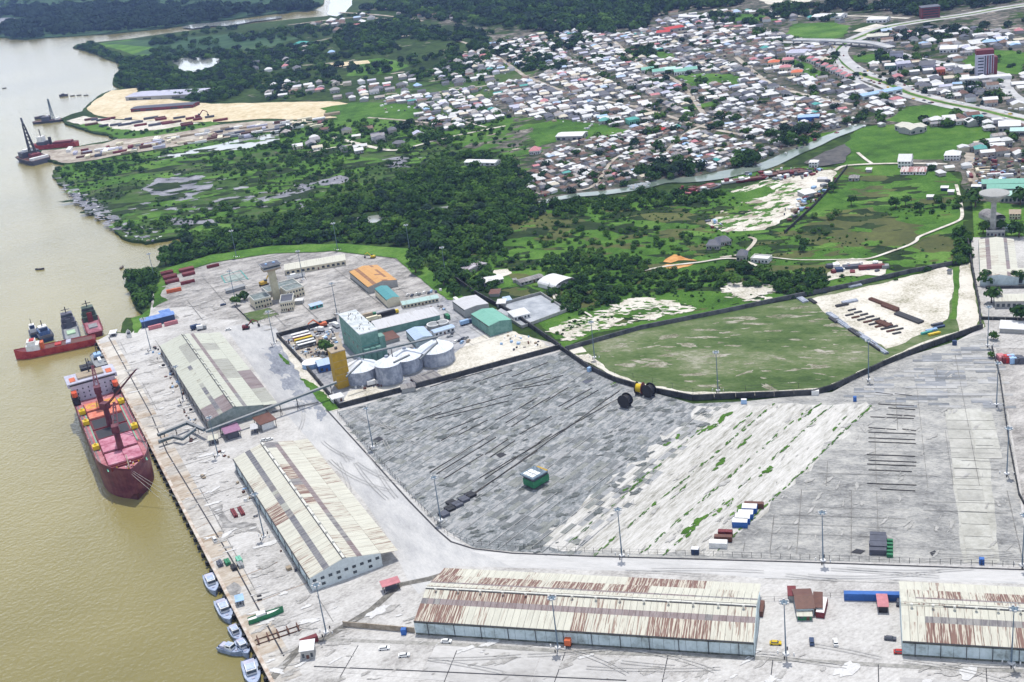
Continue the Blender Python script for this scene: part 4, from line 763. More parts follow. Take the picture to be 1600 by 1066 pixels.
bldg('grey walled house standing inside the paved compound', (804,504), (829,498), 13, 3.4, S_white, M_wwhite, 'house', 'compound_house', 2.4, 'hip', nwin=5, base=.7)
bldg('small white pavilion roof at the compound gate', (777,482), (790,481), 9, 3, S_white, M_wgrey, 'hut', 'pavilion', 2, 'hip', base=.6)
bldg('blue grey hut beside the compound gate', (790,477), (800,475), 7, 2.8, S_lb, M_wgrey, 'hut', 'hut', .5, 'mono', base=.6)
bldg('bright white roofed shed alone in the mangroves', (726,259), (774,260), 12, 3.5, S_white, M_wwhite, 'shed', 'shed', 1.5, nwin=6, base=B0)
bldg('white gabled villa at the end of the meadow track', (1403,263), (1423,263), 14, 6, S_white, M_wwhite, 'house', 'villa', 5, nwin=4, stories=2, base=B0)
bldg('long house with a red and white striped roof below the white villa', (1407,274), (1446,274), 16, 3, sheetmat('striped_red_roof',(.55,.48,.46),(.26,.10,.09),.5,.53), M_wwhite, 'house', 'long_house', 1.5, nwin=8, base=B0)
bldg('big white hipped villa above the meadow', (1475,252), (1499,252), 14, 5, S_white, M_wwhite, 'house', 'villa', 3.4, 'hip', nwin=5, stories=2, base=B0)
bldg('small grey unfinished house in the green corner of the meadow', (1326,284), (1341,284), 8, 3, S_grey, M_wgrey, 'house', 'unfinished_house', 2, 'hip', nwin=3, base=B0)
bldg('white two storey house at the boatyard entrance', (1264,263), (1277,263), 8, 5, S_white, M_wwhite, 'house', 'house', 1.6, 'hip', nwin=3, stories=2, base=.5)
bldg('white roofed workshop inside the boatyard', (1258,311), (1276,307), 12, 3.4, S_white, M_wgrey, 'workshop', 'workshop', .7, 'mono', base=.5)
for k, (x, y, s, d) in enumerate(((1277,285,14,'grey sheet roofed shelter near the boatyard fence'),(1470,299,11,'white roofed hut in the bright meadow beside the track'),(1481,305,9,'small white hut right of the other meadow hut'),(1448,313,10,'long white hut alone in the bright meadow'),(1353,270,8,'tiny white hut above the meadow'),(1518,297,14,'blue and white striped hut left of the mint halls'))):
    bldg(d, (x, y), (x+s, y), 5, 2.6, S_white if k else S_zinc, P('navy') if k in (1,5) else M_wgrey, 'hut', 'hut', .4, 'mono', base=B0)
bldg('small dark shed on the edge of the white sand yard', (1480,429.5), (1485,430), 3, 2.4, P('slate'), M_wgrey, 'hut', 'hut', .3, 'mono', base=.6)
# towards the town: large roofs one can single out
for args in [('cream roofed market hall with two angled wings, left wing', (1398,204), (1422,212), 16, 5, S_cream, M_wgrey, 'hall', 'market_hall', 2),
    ('cream roofed market hall with two angled wings, right wing', (1423,212), (1448,205), 16, 5, S_cream, M_wgrey, 'hall', 'market_hall', 2),
    ('white roofed hall at the right edge above the meadow', (1560,208), (1594,207), 22, 6, S_white, M_wgrey, 'hall', 'hall', 1.6),
    ('mint roofed hall under the white hall at the right edge', (1578,214), (1640,213), 14, 5, sheetmat('pale_mint_roof2',(.42,.6,.56),(.3,.45,.4),.58,.68), M_wgrey, 'hall', 'hall', 1.6),
    ('red roofed pair of halls near the top of the town, left one', (1026,58), (1047,56), 26, 6, P('red'), M_wgrey, 'hall', 'red_hall', 2),
    ('red roofed pair of halls near the top of the town, right one', (1042,53), (1070,48), 26, 6, P('red'), M_wgrey, 'hall', 'red_hall', 2),
    ('long white roofed school block near the sports field', (1060,31), (1102,32), 16, 5, S_white, M_wwhite, 'building', 'school_block', 2),
    ('blue roofed warehouse beside the highway bend', (1348,158), (1410,146), 12, 5, P('lblue'), M_wblue, 'building', 'blue_warehouse', 1.6),
    ('lilac roofed church hall in the upper right of the town', (1228,91), (1256,90), 26, 6, P('lilac'), M_wwhite, 'hall', 'church_hall', 3),
    ('white square block near the highway', (1382,110), (1401,109), 16, 5, S_white, M_wgreen, 'building', 'office_block', .6),
    ('lilac walled block right of the white square block', (1402,110), (1423,108), 16, 7, P('lilac'), P('lilac'), 'building', 'apartment_block', 2),
    ('grey mansion with a hipped roof beside the highway', (1436,112), (1460,111), 18, 7, P('slate'), P('lilac'), 'building', 'mansion', 4),
    ('orange walled house beside the highway', (1464,119), (1477,118), 12, 7, P('pink'), P('orange'), 'house', 'orange_house', 2),
    ('grey tall block above the white square block', (1390,97), (1410,96), 16, 10, P('slate'), P('lilac'), 'building', 'apartment_block', 1),
    ('blue painted house in the crowded quarter above the creek', (1247,192), (1280,190), 12, 5, P('lblue'), P('blue'), 'house', 'blue_house', 1.6),
    ('red roofed house in the middle of the crowded quarter', (1020,209), (1036,209), 10, 3.6, P('red'), M_wgrey, 'house', 'red_roofed_house', 2),
    ('red roofed villa in the green field left of the quarter', (827,243), (843,242), 12, 4, P('pink'), M_wwhite, 'house', 'villa', 4),
    ('white roofed hall in the green field', (869,221), (910,220), 20, 5, S_white, M_wgrey, 'hall', 'hall', 1.5),
    ('teal roofed villa at the edge of the crowded quarter', (984,197), (1000,194), 13, 6, P('teal'), P('mint'), 'house', 'villa', 2),
    ('white church hall roof at the upper right field', (1468,84), (1495,83), 22, 5, S_white, M_wwhite, 'hall', 'hall', 3),
    ('wide grey shed of the timber yard', (197,158), (310,153), 45, 6, P('lilac'), M_wgrey, 'shed', 'timber_shed', 2),
    ('dark red roofed shed in front of the wide grey timber shed', (205,176), (302,169), 22, 5, P('slate'), P('maroon'), 'shed', 'timber_shed', 1),
    ('white roofed hall of the far northern depot', (1354,64), (1388,62), 24, 5, S_cream, M_wgrey, 'hall', 'depot_hall', 2),
    ('white factory hall beyond the fields at the top right', (1268,33), (1313,32), 30, 6, S_white, M_wwhite, 'hall', 'factory_hall', 2),
    ('second white factory hall beyond the fields', (1354,37), (1385,36), 24, 5, S_white, M_wwhite, 'hall', 'factory_hall', 2),
    ('teal roofed house by the western trees of the town', (455,76), (478,75), 26, 6, P('teal'), M_wwhite, 'house', 'villa', 5)]:
    lab, p1, p2, W_, h_, rm, wm, ct, nm, ri = args
    bldg(lab, p1, p2, W_, h_, rm, wm, ct, nm, ri, 'hip' if ct in ('house',) or 'lilac roofed' in lab else 'gable', nwin=5, base=.5)
for k in range(5): bldg(['leftmost','second from left','middle','second from right','rightmost'][k]+' of the mint roofed school blocks in the town', (1003+k*17, 116+(k%2)*3), (1022+k*17, 114+(k%2)*3), 20, 5, S_mint if k != 2 else sheetmat('pale_mint_roof',(.4,.6,.5)if 0 else (.4,.6,.5),(.3,.4,.4),.6,.7), M_wwhite, 'building', 'school_block', 2, nwin=5, base=.5)
for k in range(9):
    bldg('red tiled terrace house number in the row running down to the highway' .replace(' number', '')+(', nearest the highway' if k == 8 else ', farthest from the highway' if k == 0 else ''), (1260+k*7.5, 98+k*3.6), (1267+k*7.5, 98+k*3.6), 12, 5, P('pink'), M_wwhite, 'house', 'terrace_house', 2.4, 'hip', nwin=2, base=.5)['group'] = 'red tiled terrace houses'
for k, (x, y) in enumerate(((1200,106),(1222,102),(1236,122),(1218,114))): bldg(['leftmost','second','lowest','third'][k]+' of the large red roofed villas west of the terrace row', (x, y), (x+17, y-1), 15, 6, P('pink') if k % 2 else P('orange'), M_wcream, 'house', 'villa', 2.6, 'hip', nwin=4, base=.5)
# office tower
t = thing('office_tower', 'tall lilac and dark red office tower in the upper right of the town', 'tower', g(1526,124)+Vector((0,0,.5)), R(-14))
MB().box(0,18,0,16,0,26).build('wall', P('lilac'), t); MB().box(-.5,18.5,4,16.5,26,31).build('roof', P('maroon'), t); MB().box(18.02,22,1,15,0,23).build('stair_wing', P('maroon'), t)
for k in range(4): MB().box(8+k*2.6,9.3+k*2.6,-.3,-.02,1,25.5).build('fin', P('maroon') if k%2 else P('slate'), t)
for k in range(7): MB().box(1,7,-.12,-.02,1.2+k*3.5,2.6+k*3.5).build('window', M_glass, t)
t = thing('tower_annex', 'low white flat block in front of the office tower', 'building', g(1500,131)+Vector((0,0,.5)), R(-14)); MB().box(0,55,0,14,0,4).build('wall', M_wwhite, t); MB().box(1,54,1,13,4,4.3).build('roof', S_white, t)
# far dark building
t = thing('far_block', 'dark brown block beside the highway at the top of the picture', 'building', g(1440,31)+Vector((0,0,.5)), R(-10)); MB().box(0,26,0,20,0,16).build('wall', P('maroon'), t); MB().box(-1,27,-1,21,16,17).build('roof', P('slate'), t)
for k in range(4): MB().box(2,24,-.12,-.02,2+k*3.6,3.6+k*3.6).build('window', M_glass, t)
# water tower
t = thing('water_tower', 'tall concrete water tower with a funnel shaped tank', 'water tower', g(1551,367)+Vector((0,0,.4)))
MB().cyl(0,0,0,24,2.3,1.8,16).build('stem', mat('tower_concrete',[(.38,(.26,.26,.24)),(.6,(.40,.39,.37))],((.3,1,5),),.9), t)
MB().cyl(0,0,24,25,1.9,3,20).cyl(0,0,25,31,3,10,24).cyl(0,0,31,31.9,10.4,10.4,24).build('tank', mat('tower_concrete', [(.5,(.3,.3,.3))]), t)
MB().cyl(0,0,31.9,32.8,10.2,1.5,24).build('lid', M_wgrey, t)
# control tower with its offices
t = thing('control_tower', 'port control tower with an overhanging cabin on a cream shaft', 'control tower', g(433,468)+Vector((0,0,.42)), AI)
MB().box(-2.6,2.6,-2.2,2.2,0,24).build('shaft', mat('cream_shaft',[(.38,(.36,.33,.23)),(.6,(.46,.43,.31))],((.2,1,5),),.8), t)
MB().prism([(-4,-3.4),(4,-3.4),(4,3.4),(-4,3.4)],24,25).prism([(-6.8,-5),(6.8,-5),(6.8,5),(-6.8,5)],25,26.1).build('cabin_floor', P('tan'), t)
MB().box(-6.4,6.4,-4.6,4.6,26.1,28.8).build('cabin', M_wgrey, t); MB().box(-6.46,6.46,-4.66,4.66,26.8,28.1).build('window_band', M_glass, t)
MB().box(-7.4,7.4,-5.6,5.6,28.8,29.4).build('cabin_roof', P('grey'), t); MB().box(-6.8,6.8,-5,5,29.4,29.5).build('roof_deck', P('slate'), t)
MB().box(-4,-2.6,-2,0,29.5,30.4).box(2,4,-1,.6,29.5,30.2).build('roof_equipment', P('lblue'), t)
for lab, a, b, W_, h_ in (('two storey port office wing at the foot of the control tower, left', (400,485), (426,478), 15, 7), ('dark roofed two storey entrance block of the port office', (440,489), (460,486), 17, 7.5), ('two storey port office wing behind the control tower', (450,470), (477,462), 13, 7)):
    bldg(lab, a, b, W_, h_, P('slate') if 'dark' in lab else mat('roof_felt',[(.4,(.12,.15,.15)),(.6,(.22,.25,.25))],((.2,1,4),),.9), M_wcream, 'building', 'port_office', kind='flat', nwin=6, stories=2)
bldg('flat grey roof linking the port office wings', (420,466), (470,452), 16, 4, mat('roof_felt', [(.5,(.2,.2,.2))]), M_wgrey, 'building', 'port_office', kind='flat')
bldg('small white box store beside the port office', (462,477), (473,476), 5, 3, S_white, M_wgrey, 'store', 'box_store', .2, 'mono')
bldg('light blue roofed canteen beside the port office', (487,485), (505,480), 5, 2.6, S_lb, P('teal'), 'building', 'canteen', .5, 'mono', nwin=3)
bldg('grey fuel shelter on the road north of the port office', (356,460), (384,452), 5, 2.6, P('grey'), P('grey'), 'shelter', 'shelter', .3, 'mono')
# kiosks on posts
def kiosk(label, bl, nl, nr, z, roofm, wallm=None):
    a, b, c = g(*bl, z), g(*nl, z), g(*nr, z); rz = az(b, c); L = (c-b).length; W = max(4, (a-b).dot(Vector((-math.sin(rz), math.cos(rz), 0))))
    t = thing('canopy', label, 'canopy', Vector((b.x, b.y, .42)), rz); h = z-.42
    MB().slab(-.4, h, W+.4, h+.5, -.4, L+.4, .3).build('roof', roofm, t)
    for x in (.4, L-.4):
        for y in (.4, W-.4): MB().box(x-.15, x+.15, y-.15, y+.15, 0, h-.2).build('post', M_steelk, t)
    MB().box(1.2, L-1.2, 1.2, W-1, 0, h-1.2).build('cabin', wallm or P('slate'), t)
kiosk('purple roofed canopy beside the conveyor at the shed corner', (346,664.4), (351.4,678), (375.5,671), 5.5, P('purple'))
kiosk('brown roofed canopy nearest the port road, right of the purple one', (398,652.7), (406.4,663.7), (431,655), 5.5, P('brown'), M_wwhite)
kiosk('red roofed canopy at the end of the long drain', (597,912), (598,917), (624,909), 4.2, P('pink'))
kiosk('small grey roofed canopy left of the brown one', (388,665), (392,671), (402,669), 4, S_zinc)
kiosk('blue roofed shelter on the quay beside the second patrol boat', (365,933), (369,940), (380,937), 3.4, P('lblue'))
kiosk('white roofed shelter at the north corner of the quay', (168,518), (170,522), (180,520.5), 3.2, S_white, P('slate'))
kiosk('cream loading hopper roof under the conveyor mast', (322,683), (326,688), (340,685), 4, S_cream)

# ------------------------------------------------------------------ grain silos and mill
def silo(label, px, py, r, h, ch, n=28):
    t = thing('grain_silo', label, 'silo', g(px, py)+Vector((0,0,.42)), R(20))
    MB().cyl(0,0,0,.8,r+.8,r+.8,n).build('plinth', M_wgrey, t)
    mb = MB()
    for k in range(5): mb.cyl(0,0,.8+k*(h-.8)/5,.8+(k+1)*(h-.8)/5-.05,r,r,n,cap=False)
    mb.build('barrel', M_galv, t)
    for k in range(1,5): MB().cyl(0,0,.8+k*(h-.8)/5-.12,.8+k*(h-.8)/5+.12,r+.08,r+.08,n).build('hoop', M_galv, t)
    for k in range(n):
        a = 2*math.pi*k/n; MB().box(-.09,.09,-.09,.09,.8,h).build('stiffener', M_galv, t, Vector((math.cos(a)*(r+.1), math.sin(a)*(r+.1), 0)), a)
    me = MB(); a0, a1 = 0, 2*math.pi/14-.012; rr_ = r+.5; q = .8
    me.add([(rr_*math.cos(a0), rr_*math.sin(a0), h),(rr_*math.cos(a1), rr_*math.sin(a1), h),(q*math.cos(a1), q*math.sin(a1), h+ch),(q*math.cos(a0), q*math.sin(a0), h+ch)], [(0,1,2,3)])
    mm = me.mesh('roof_panel', M_siloroof)
    for k in range(14): link('roof_panel', mm, t, Vector((0,0,.02)), 2*math.pi*k/14)
    MB().cyl(0,0,h+ch-.5,h+ch+.8,1.4,1.2,10).build('cap', M_galv, t)
    MB().cyl(0,0,h+ch*.75,h+ch*.82,r*.28,r*.24,14,cap=False).build('cap_rail', M_steelk, t)
    return t
silo('leftmost grain silo right beside the yellow tower', 567, 595, 11, 9.8, 5)
silo('narrow tall grain silo standing in front of the others', 610.5, 597, 8.2, 13.2, 4)
silo('middle grain silo partly hidden behind the narrow one', 637, 578, 10.4, 9.8, 5)
silo('rightmost grain silo beside the sandy ground', 684, 566, 11.4, 10, 6)
t = thing('yellow_tower', 'tall yellow elevator tower beside the first silo', 'tower', g(536,604)+Vector((0,0,.42)), AI)
MB().box(-4.4,4.4,-4.4,4.4,0,25).build('wall', P('ochre'), t); MB().box(-4.7,4.7,-4.7,4.7,25,25.7).build('roof', P('orange') if 0 else P('tan'), t); MB().cyl(0,0,25.7,27,1,1,10).build('vent', M_steelk, t)
for k in range(5): MB().box(-4.45,4.45,-4.48,-4.4,4.6*k+.4,4.6*k+.6).build('band', P('tan'), t)
a = g(529,491.8,22); b = g(562,523.5,22); c = g(594,520,22); rz = az(a, b); Lm = (b-a).length; Wm = abs((c-b).dot(Vector((-math.sin(rz), math.cos(rz), 0))))
t = thing('mill_tower', 'tall green clad flour mill with a white roof', 'mill', Vector((a.x, a.y, .42)), rz)
MB().box(0,Lm,0,Wm,0,21.5).build('wall', M_wgreen, t); MB().box(-.3,Lm+.3,-.3,Wm+.3,21.5,22.1).build('roof', mat('mill_roof',[(.36,(.36,.40,.42)),(.6,(.56,.58,.59))],((.3,1,6),),.7), t)
for k in range(22):
    x, y = random.uniform(1,Lm-1), random.uniform(1,Wm-1); MB().cyl(x,y,22.1,22.1+random.uniform(.6,1.5),.22,.2,5).build('vent', M_steelk, t)
for z in (6,13): MB().box(0,Lm,-.06,0,z,z+.3).box(Lm,Lm+.06,0,Wm,z,z+.3).build('cladding_joint', P('teal'), t)
for k in range(4): MB().box(Lm*.15+k*Lm*.2,Lm*.15+k*Lm*.2+2.4,-.1,-.01,9,10.6).build('window', M_glass, t)
for k in range(3): MB().cyl(Lm+2.6,Wm*.2+k*Wm*.3,0,12,2.3,2.3,16).build('bin', M_wgreen, t)
MB().box(Lm-6,Lm+1,Wm,Wm+4,0,17).build('lift_shaft', M_wgreen, t)
t = thing('oval_tank', 'oval white tank beside the blue walled shed', 'tank', g(489,573)+Vector((0,0,.42)), AI); MB().cyl(0,0,0,3.4,6,6,24,ex=1.15).build('barrel', P('lblue'), t); MB().cyl(0,0,3.4,4,6.1,4,24,ex=1.15).build('lid', P('white'), t)
for k, (x, y) in enumerate(((678,514),(692,511))):
    t = thing('round_tank', ('left','right')[k]+' of two round white topped tanks by the green wall', 'tank', g(x, y)+Vector((0,0,.42))); MB().cyl(0,0,0,3,4.6,4.6,20).build('barrel', M_wgrey, t); MB().cyl(0,0,3,3.5,4.7,4.7,20).build('rim', P('white'), t); MB().cyl(0,0,3.5,3.55,3.9,3.9,20).build('hatch', P('grey'), t)
def gantry(label, a, b, za, zb, wd=1.6, posts=(), m=None, cat='conveyor', name='conveyor', hh=1.6):
    A, B = g(*a, za), g(*b, zb); d = (B-A); t = thing(name, label, cat, Vector((A.x, A.y, .42)), az(A, B)); L = math.hypot(d.x, d.y); z0, z1 = za-.42, zb-.42
    mb = MB(); mb.add([(0,-wd/2,z0),(L,-wd/2,z1),(L,wd/2,z1),(0,wd/2,z0),(0,-wd/2,z0+hh),(L,-wd/2,z1+hh),(L,wd/2,z1+hh),(0,wd/2,z0+hh)], [(0,3,2,1),(4,5,6,7),(0,1,5,4),(1,2,6,5),(2,3,7,6),(3,0,4,7)])
    mb.build('gallery', m or mat('conveyor_cladding',[(.4,(.07,.10,.11)),(.6,(.14,.18,.20))],((.3,1,3),),.6), t)
    MB().add([(0,-wd/2-.1,z0+hh+.01),(L,-wd/2-.1,z1+hh+.01),(L,wd/2+.1,z1+hh+.01),(0,wd/2+.1,z0+hh+.01),(0,0,z0+hh+.5),(L,0,z1+hh+.5)], [(0,1,5,4),(3,4,5,2),(0,4,3),(1,2,5)]).build('cover', P('grey'), t)
    for f in posts:
        z = z0+(z1-z0)*f
        if z > .5: MB().tube((L*f-.8,-wd/2,0),(L*f,-wd/2,z),.18).tube((L*f+.8,wd/2,0),(L*f,wd/2,z),.18).tube((L*f,-wd/2,z*.5),(L*f,wd/2,z*.5),.12).build('trestle', M_steelk, t)
    return t
gantry('overhead conveyor crossing the port road between the long shed and the silos', (322,676), (526,599), 6, 9, 1.5, (.1,.45,.55,.68,.95), None, 'conveyor', 'conveyor', 1.2)
gantry('conveyor over the silo tops from the yellow tower towards the right silo', (537,558+4), (684,524+4), 17, 18, 1.0, (.2,.5,.98), None, 'conveyor', 'conveyor', 1.0)
gantry('raking conveyor rising onto the middle silo', (615,568), (640,556), 17, 18, 0.9, (), None, 'conveyor', 'conveyor', .8)
gantry('raking conveyor rising onto the leftmost silo', (541,590), (566,566), 12, 18, 0.9, (), None, 'conveyor', 'conveyor', .8)
gantry('raking conveyor rising onto the rightmost silo', (656,563), (684,536), 12, 18, 0.9, (), None, 'conveyor', 'conveyor', .8)
gantry('low pipe bridge along the north edge of the port road crossing', (425,640+4), (498,623+6), .9, .9, .8, (), M_steelk, 'pipeline', 'pipeline', .5)
gantry('ship loading conveyor on the quay, first leg from the berth', (247,682), (292,663), 4.5, 4.5, 1.8, (.2,.6))
gantry('ship loading conveyor on the quay, second leg', (292,662), (320,674), 4.5, 5.5, 1.8, (.5,))
gantry('lower quay conveyor, first leg from the berth', (248,692), (270,685), 3, 3, 1.6, (.5,))
gantry('lower quay conveyor, middle leg', (270,684), (286,688), 3, 3, 1.6, ())
gantry('lower quay conveyor, last leg up to the shed corner', (285,688), (306,672), 3, 5, 1.6, (.5,))

# ------------------------------------------------------------------ walls and fences
def wall(label, px, h, th, m, pan=9, name='boundary_wall', base=.4, cat='wall', maxp=60):
    pts = gp(px); t = thing(name, label, cat, Vector((pts[0].x, pts[0].y, base))); n = 0
    for a, b in zip(pts, pts[1:]):
        L = (b-a).length; k = max(1, round(L/pan)); rz = az(a, b); pm = MB().box(.12, L/k-.12, -th/2, th/2, 0, h).box(0, .24, -th*.7, th*.7, 0, h+.15)
        me = pm.mesh('panel', m)
        for i in range(k): link('panel', me, t, a.lerp(b, i/k)-pts[0], rz)
    return t
wall('dark concrete wall between the mill yard and the container yard', [(531,639),(700,594),(866,549),(876,546)], 3.2, 1.2, M_wall, 9)
wall('dark mill yard wall along the port road verge', [(434,527),(470,566),(531,639)], 3, 1, M_wall, 9)
wall('dark wall on the north side of the mill yard', [(436,527),(527,503)], 3, 1, M_wall, 9)
wall('curving dark wall between the container yard and the worn pitch', [(876,547),(920,578),(960,597),(1010,612),(1083,626),(1150,623),(1210,621),(1272,618),(1300,610),(1380,573),(1440,548),(1535,514)], 3.2, 1.0, M_wall, 10)
wall('long dark boundary wall behind the pitch and the steel yard', [(884,549),(1000,516),(1140,488),(1215,472),(1330,449),(1420,428),(1510,411)], 3.0, .9, mat('wall_grey',[(.38,(.05,.055,.06)),(.6,(.11,.115,.12))],((.2,1,6),),.9), 12)
wall('wall along the east side of the sand lane', [(1512,378),(1517,410),(1530,480),(1532,512)], 3, 1, M_wall, 10)
wall('wall running up from the mill yard corner past the trees', [(876,545),(800,492),(745,462),(700,430)], 3, 1, M_wall, 10)
wall('fence wall between the east lot and the container yard', [(1550,545),(1562,590),(1576,690),(1592,775),(1600,790)], 1.6, .5, M_wall, 8)
wall('dark drain wall south of the cream sheds', [(1540,452),(1620,451)], 1.8, 1.4, M_wall, 8)
wall('dark low wall in front of the narrow cream store', [(1532,500),(1610,502)], 1.8, 1.4, M_wall, 8)
wall('boatyard fence along the meadow', [(1226,366),(1270,325),(1300,293),(1324,262)], 2.4, .5, M_wall, 8)
wall('fence between the road and the tower lawn', [(367,480),(396,508)], 1.2, .3, M_wall, 6)
wall('brown boundary wall beside the striped shed', [(537,980),(649,990)], 2.6, .4, mat('brown_wall',[(.38,(.22,.18,.13)),(.6,(.36,.31,.25))],((.3,1,5),),.9), 6)
wall('walled edge of the paved compound', [(776,489),(816,514),(886,488),(845,461),(790,476)], 2.2, .5, M_wgrey, 8)
sheet('compound_paving', [(777,488),(816,512),(884,487),(845,463),(792,477)], mat('compound_paving',[(.38,(.26,.28,.31)),(.6,(.40,.42,.45))],((.1,1,6),),.85), z=ZT+.1)
def fence(label, px, h, step, m=M_steelk, rails=2, base=.42):
    pts = gp(px); t = thing('fence', label, 'fence', Vector((pts[0].x, pts[0].y, base))); mb = MB(); mr = MB(); pts2 = []
    for a, b in zip(pts, pts[1:]):
        L = (b-a).length; k = max(1, int(L/step))
        for i in range(k): q = a.lerp(b, i/k)-pts[0]; mb.box(q.x-.08, q.x+.08, q.y-.08, q.y+.08, 0, h)
        for z in np.linspace(h*.4, h*.95, rails): mr.tube((a-pts[0])+Vector((0,0,z)), (b-pts[0])+Vector((0,0,z)), .045)
    o = mb.build('posts', m, t); o['kind'] = 'stuff'; mr.build('rail', m, t)
fence('post and rail fence along the port road side of the west container yard', [(528,648),(582,708),(640,775),(700,838),(740,853)], 2.6, 4)
fence('post and rail fence between the container yard and the road at its southern edge', [(740,853),(900,864),(1115,870),(1220,874),(1600,887),(1700,890)], 2.6, 4)
fence('thin fence on the seaward side of the pitch track', [(905,560),(960,585),(1083,616),(1290,606)], 3.5, 14)
fence('thin fence around the tower lawn', [(396,508),(436,494),(420,482)], 1.4, 3)
fence('thin boundary fence in the lower yard between the brown office and the road', [(1187,941),(1233,939),(1275,935),(1320,934),(1405,944)], 2.2, 5)

def offs0(pts, d):
    out = []
    for i in range(len(pts)):
        a = pts[max(0,i-1)]; b = pts[min(len(pts)-1,i+1)]; t_ = (b-a).normalized(); out.append(pts[i]+Vector((-t_.y, t_.x, 0))*d)
    return out

# ------------------------------------------------------------------ floodlight masts
def make_mast(label, base, H=25):
    t = thing('floodlight_mast', label, 'floodlight mast', base, R(20), 'floodlight masts')
    MB().tube((0,0,0),(0,0,H),.34,8,0,.16).build('pole', M_pole, t); MB().box(-1,1,-1,1,0,.7).build('footing', M_wwhite, t)
    hr = MB().cyl(0,0,H-.9,H-.6,1.5,1.5,10).build('head_ring', M_pole, t); fm_ = MB().box(-.45,.45,-.25,.25,-.3,.35).mesh('floodlight', M_lamp)
    for k in range(6): a = k*math.pi/3; link('floodlight', fm_, hr, Vector((1.7*math.cos(a), 1.7*math.sin(a), H-.5)), a+math.pi/2)
    for s in (-1,1):
        for q in (-1,1): MB().cyl(2.2*s,2.2*q,0,1.3,.28,.28,6).build('bollard', P('black') if s==q else P('white'), t)
    return t
MS = [(1228,1024,'floodlight mast in the lower yard in front of the brown roofed office'),(872,1014,'floodlight mast in front of the middle of the long striped shed'),(1580,1038,'floodlight mast in front of the striped shed at the right edge'),
 (1286,878,'floodlight mast at the road edge between the sand band and the black stacked racks'),(972,870,'floodlight mast at the road edge in front of the white sand band'),(1597,885,'floodlight mast at the road edge at the right of the picture'),(583,700,'floodlight mast in the container yard nearest the mill corner'),
 (689,815,'floodlight mast beside the row of dark crates'),(1573,742,'floodlight mast beside the east lot wall, the nearer one'),(1122,612,'floodlight mast on the near side of the worn pitch'),(510,990,'floodlight mast at the drain corner below the cream transit shed'),(929,560,'floodlight mast at the left end of the worn pitch'),
 (1543,541,'floodlight mast by the east gate'),(1557,634,'floodlight mast beside the east lot wall, the farther one'),(429,548-10,'floodlight mast at the mill wall corner beside the port road'),(527,492,'floodlight mast behind the flour mill'),(474,438,'floodlight mast in front of the long pale yellow shed'),(368,470,'floodlight mast beside the grey fuel shelter'),
 (370,403,'floodlight mast on the northern grass verge, left one'),(528,392,'floodlight mast on the northern grass verge, middle one'),(641,396,'floodlight mast on the northern grass verge, right one'),(243,440,'floodlight mast on the western grass verge'),(236,548,'floodlight mast on the quay beside the blue container shed'),(287,628,'floodlight mast at the left wall of the grey roofed transit shed'),
 (413,840,'floodlight mast at the left wall of the cream roofed transit shed'),(341,713,'floodlight mast beside the cream hopper roof'),(1357,595,'floodlight mast at the corner of the worn pitch and the steel yard'),(697,434,'floodlight mast beside the shed with missing sheets')]
for x, y, lab in MS: make_mast(lab, g(x, y)+Vector((0,0,.42)))
# ------------------------------------------------------------------ vehicles
def make_car(col, loc, rz, label, L=4.6, W=1.85, group=None, cat='car', van=False):
    t = thing('parked_'+('van' if van else 'car'), label, 'van' if van else cat, loc, rz, group)
    h = 1.0 if not van else 1.1; mb = MB(); mb.prism([(-L/2,-W/2),(L/2-.2,-W/2),(L/2,-W/2+.3),(L/2,W/2-.3),(L/2-.2,W/2),(-L/2,W/2)], .3, h)
    mb.build('body', P(col, .3), t)
    xa, xb = (-L/2+.1, L/2-1.1) if van else (-L/2+.5, L/2-1.6); zt = 2.0 if van else 1.5
    MB().add([(xa,-W/2+.08,h),(xb+.5,-W/2+.08,h),(xb+.5,W/2-.08,h),(xa,W/2-.08,h),(xa+.3,-W/2+.25,zt-.06),(xb,-W/2+.25,zt-.06),(xb,W/2-.25,zt-.06),(xa+.3,W/2-.25,zt-.06)], [(0,1,5,4),(1,2,6,5),(2,3,7,6),(3,0,4,7),(4,5,6,7)]).build('windows', M_glass, t)
    MB().box(xa+.3,xb,-W/2+.25,W/2-.25,zt-.06,zt).build('roof', P(col, .3), t)
    wm = MB().tube((0,-.12,.34),(0,.12,.34),.34,8).mesh('wheel', M_black)
    for sx in (-L/2+.8, L/2-.85):
        for sy in (-W/2+.08, W/2-.08): link('wheel', wm, t, Vector((sx, sy, 0)))
    return t
def car(x, y, a, col, label, van=False, z=.43, **k): return make_car(col, g(x, y)+Vector((0,0,z)), a, label, van=van, **k)
car(601,1016,R(-3),'white','white car on the lower concrete apron, the left of two', L=4.8); car(632,1027,R(-3),'white','white car on the lower concrete apron, the right of two', L=4.8)
car(698,1005,R(-14),'white','white car beside the drain in front of the striped shed')
car(1268.5,1006,R(78),'navy','blue car beside the shaded strip in the lower yard'); car(1305.5,1007,R(80),'white','white car in the lower yard right of the blue one')
car(1391,1001,R(-22),'slate','dark car beside the end wall of the right striped shed'); car(1406,1022,R(-15),'red','red car at the corner of the right striped shed')
car(1212,1008,R(-15),'yellow','yellow car beside the left mast in the lower yard'); car(1404,945,R(70),'slate','dark van behind the pink roofed hut', van=True)
car(336,846,R(115),'white','white van near the river edge of the quay', van=True); car(413,690,R(20),'white','white car behind the cream transit shed, left one'); car(421,689,R(20),'white','white and blue car behind the cream transit shed, right one')
car(318,757-10,R(-60),'tan','small brown vehicle on the open quay'); car(299,690,R(100),'brown','small brown buggy near the lower quay conveyor')
car(357,517,R(10),'white','white car alone on the port road'); car(357-8,478,R(20),'navy','blue car by the fuel shelter')
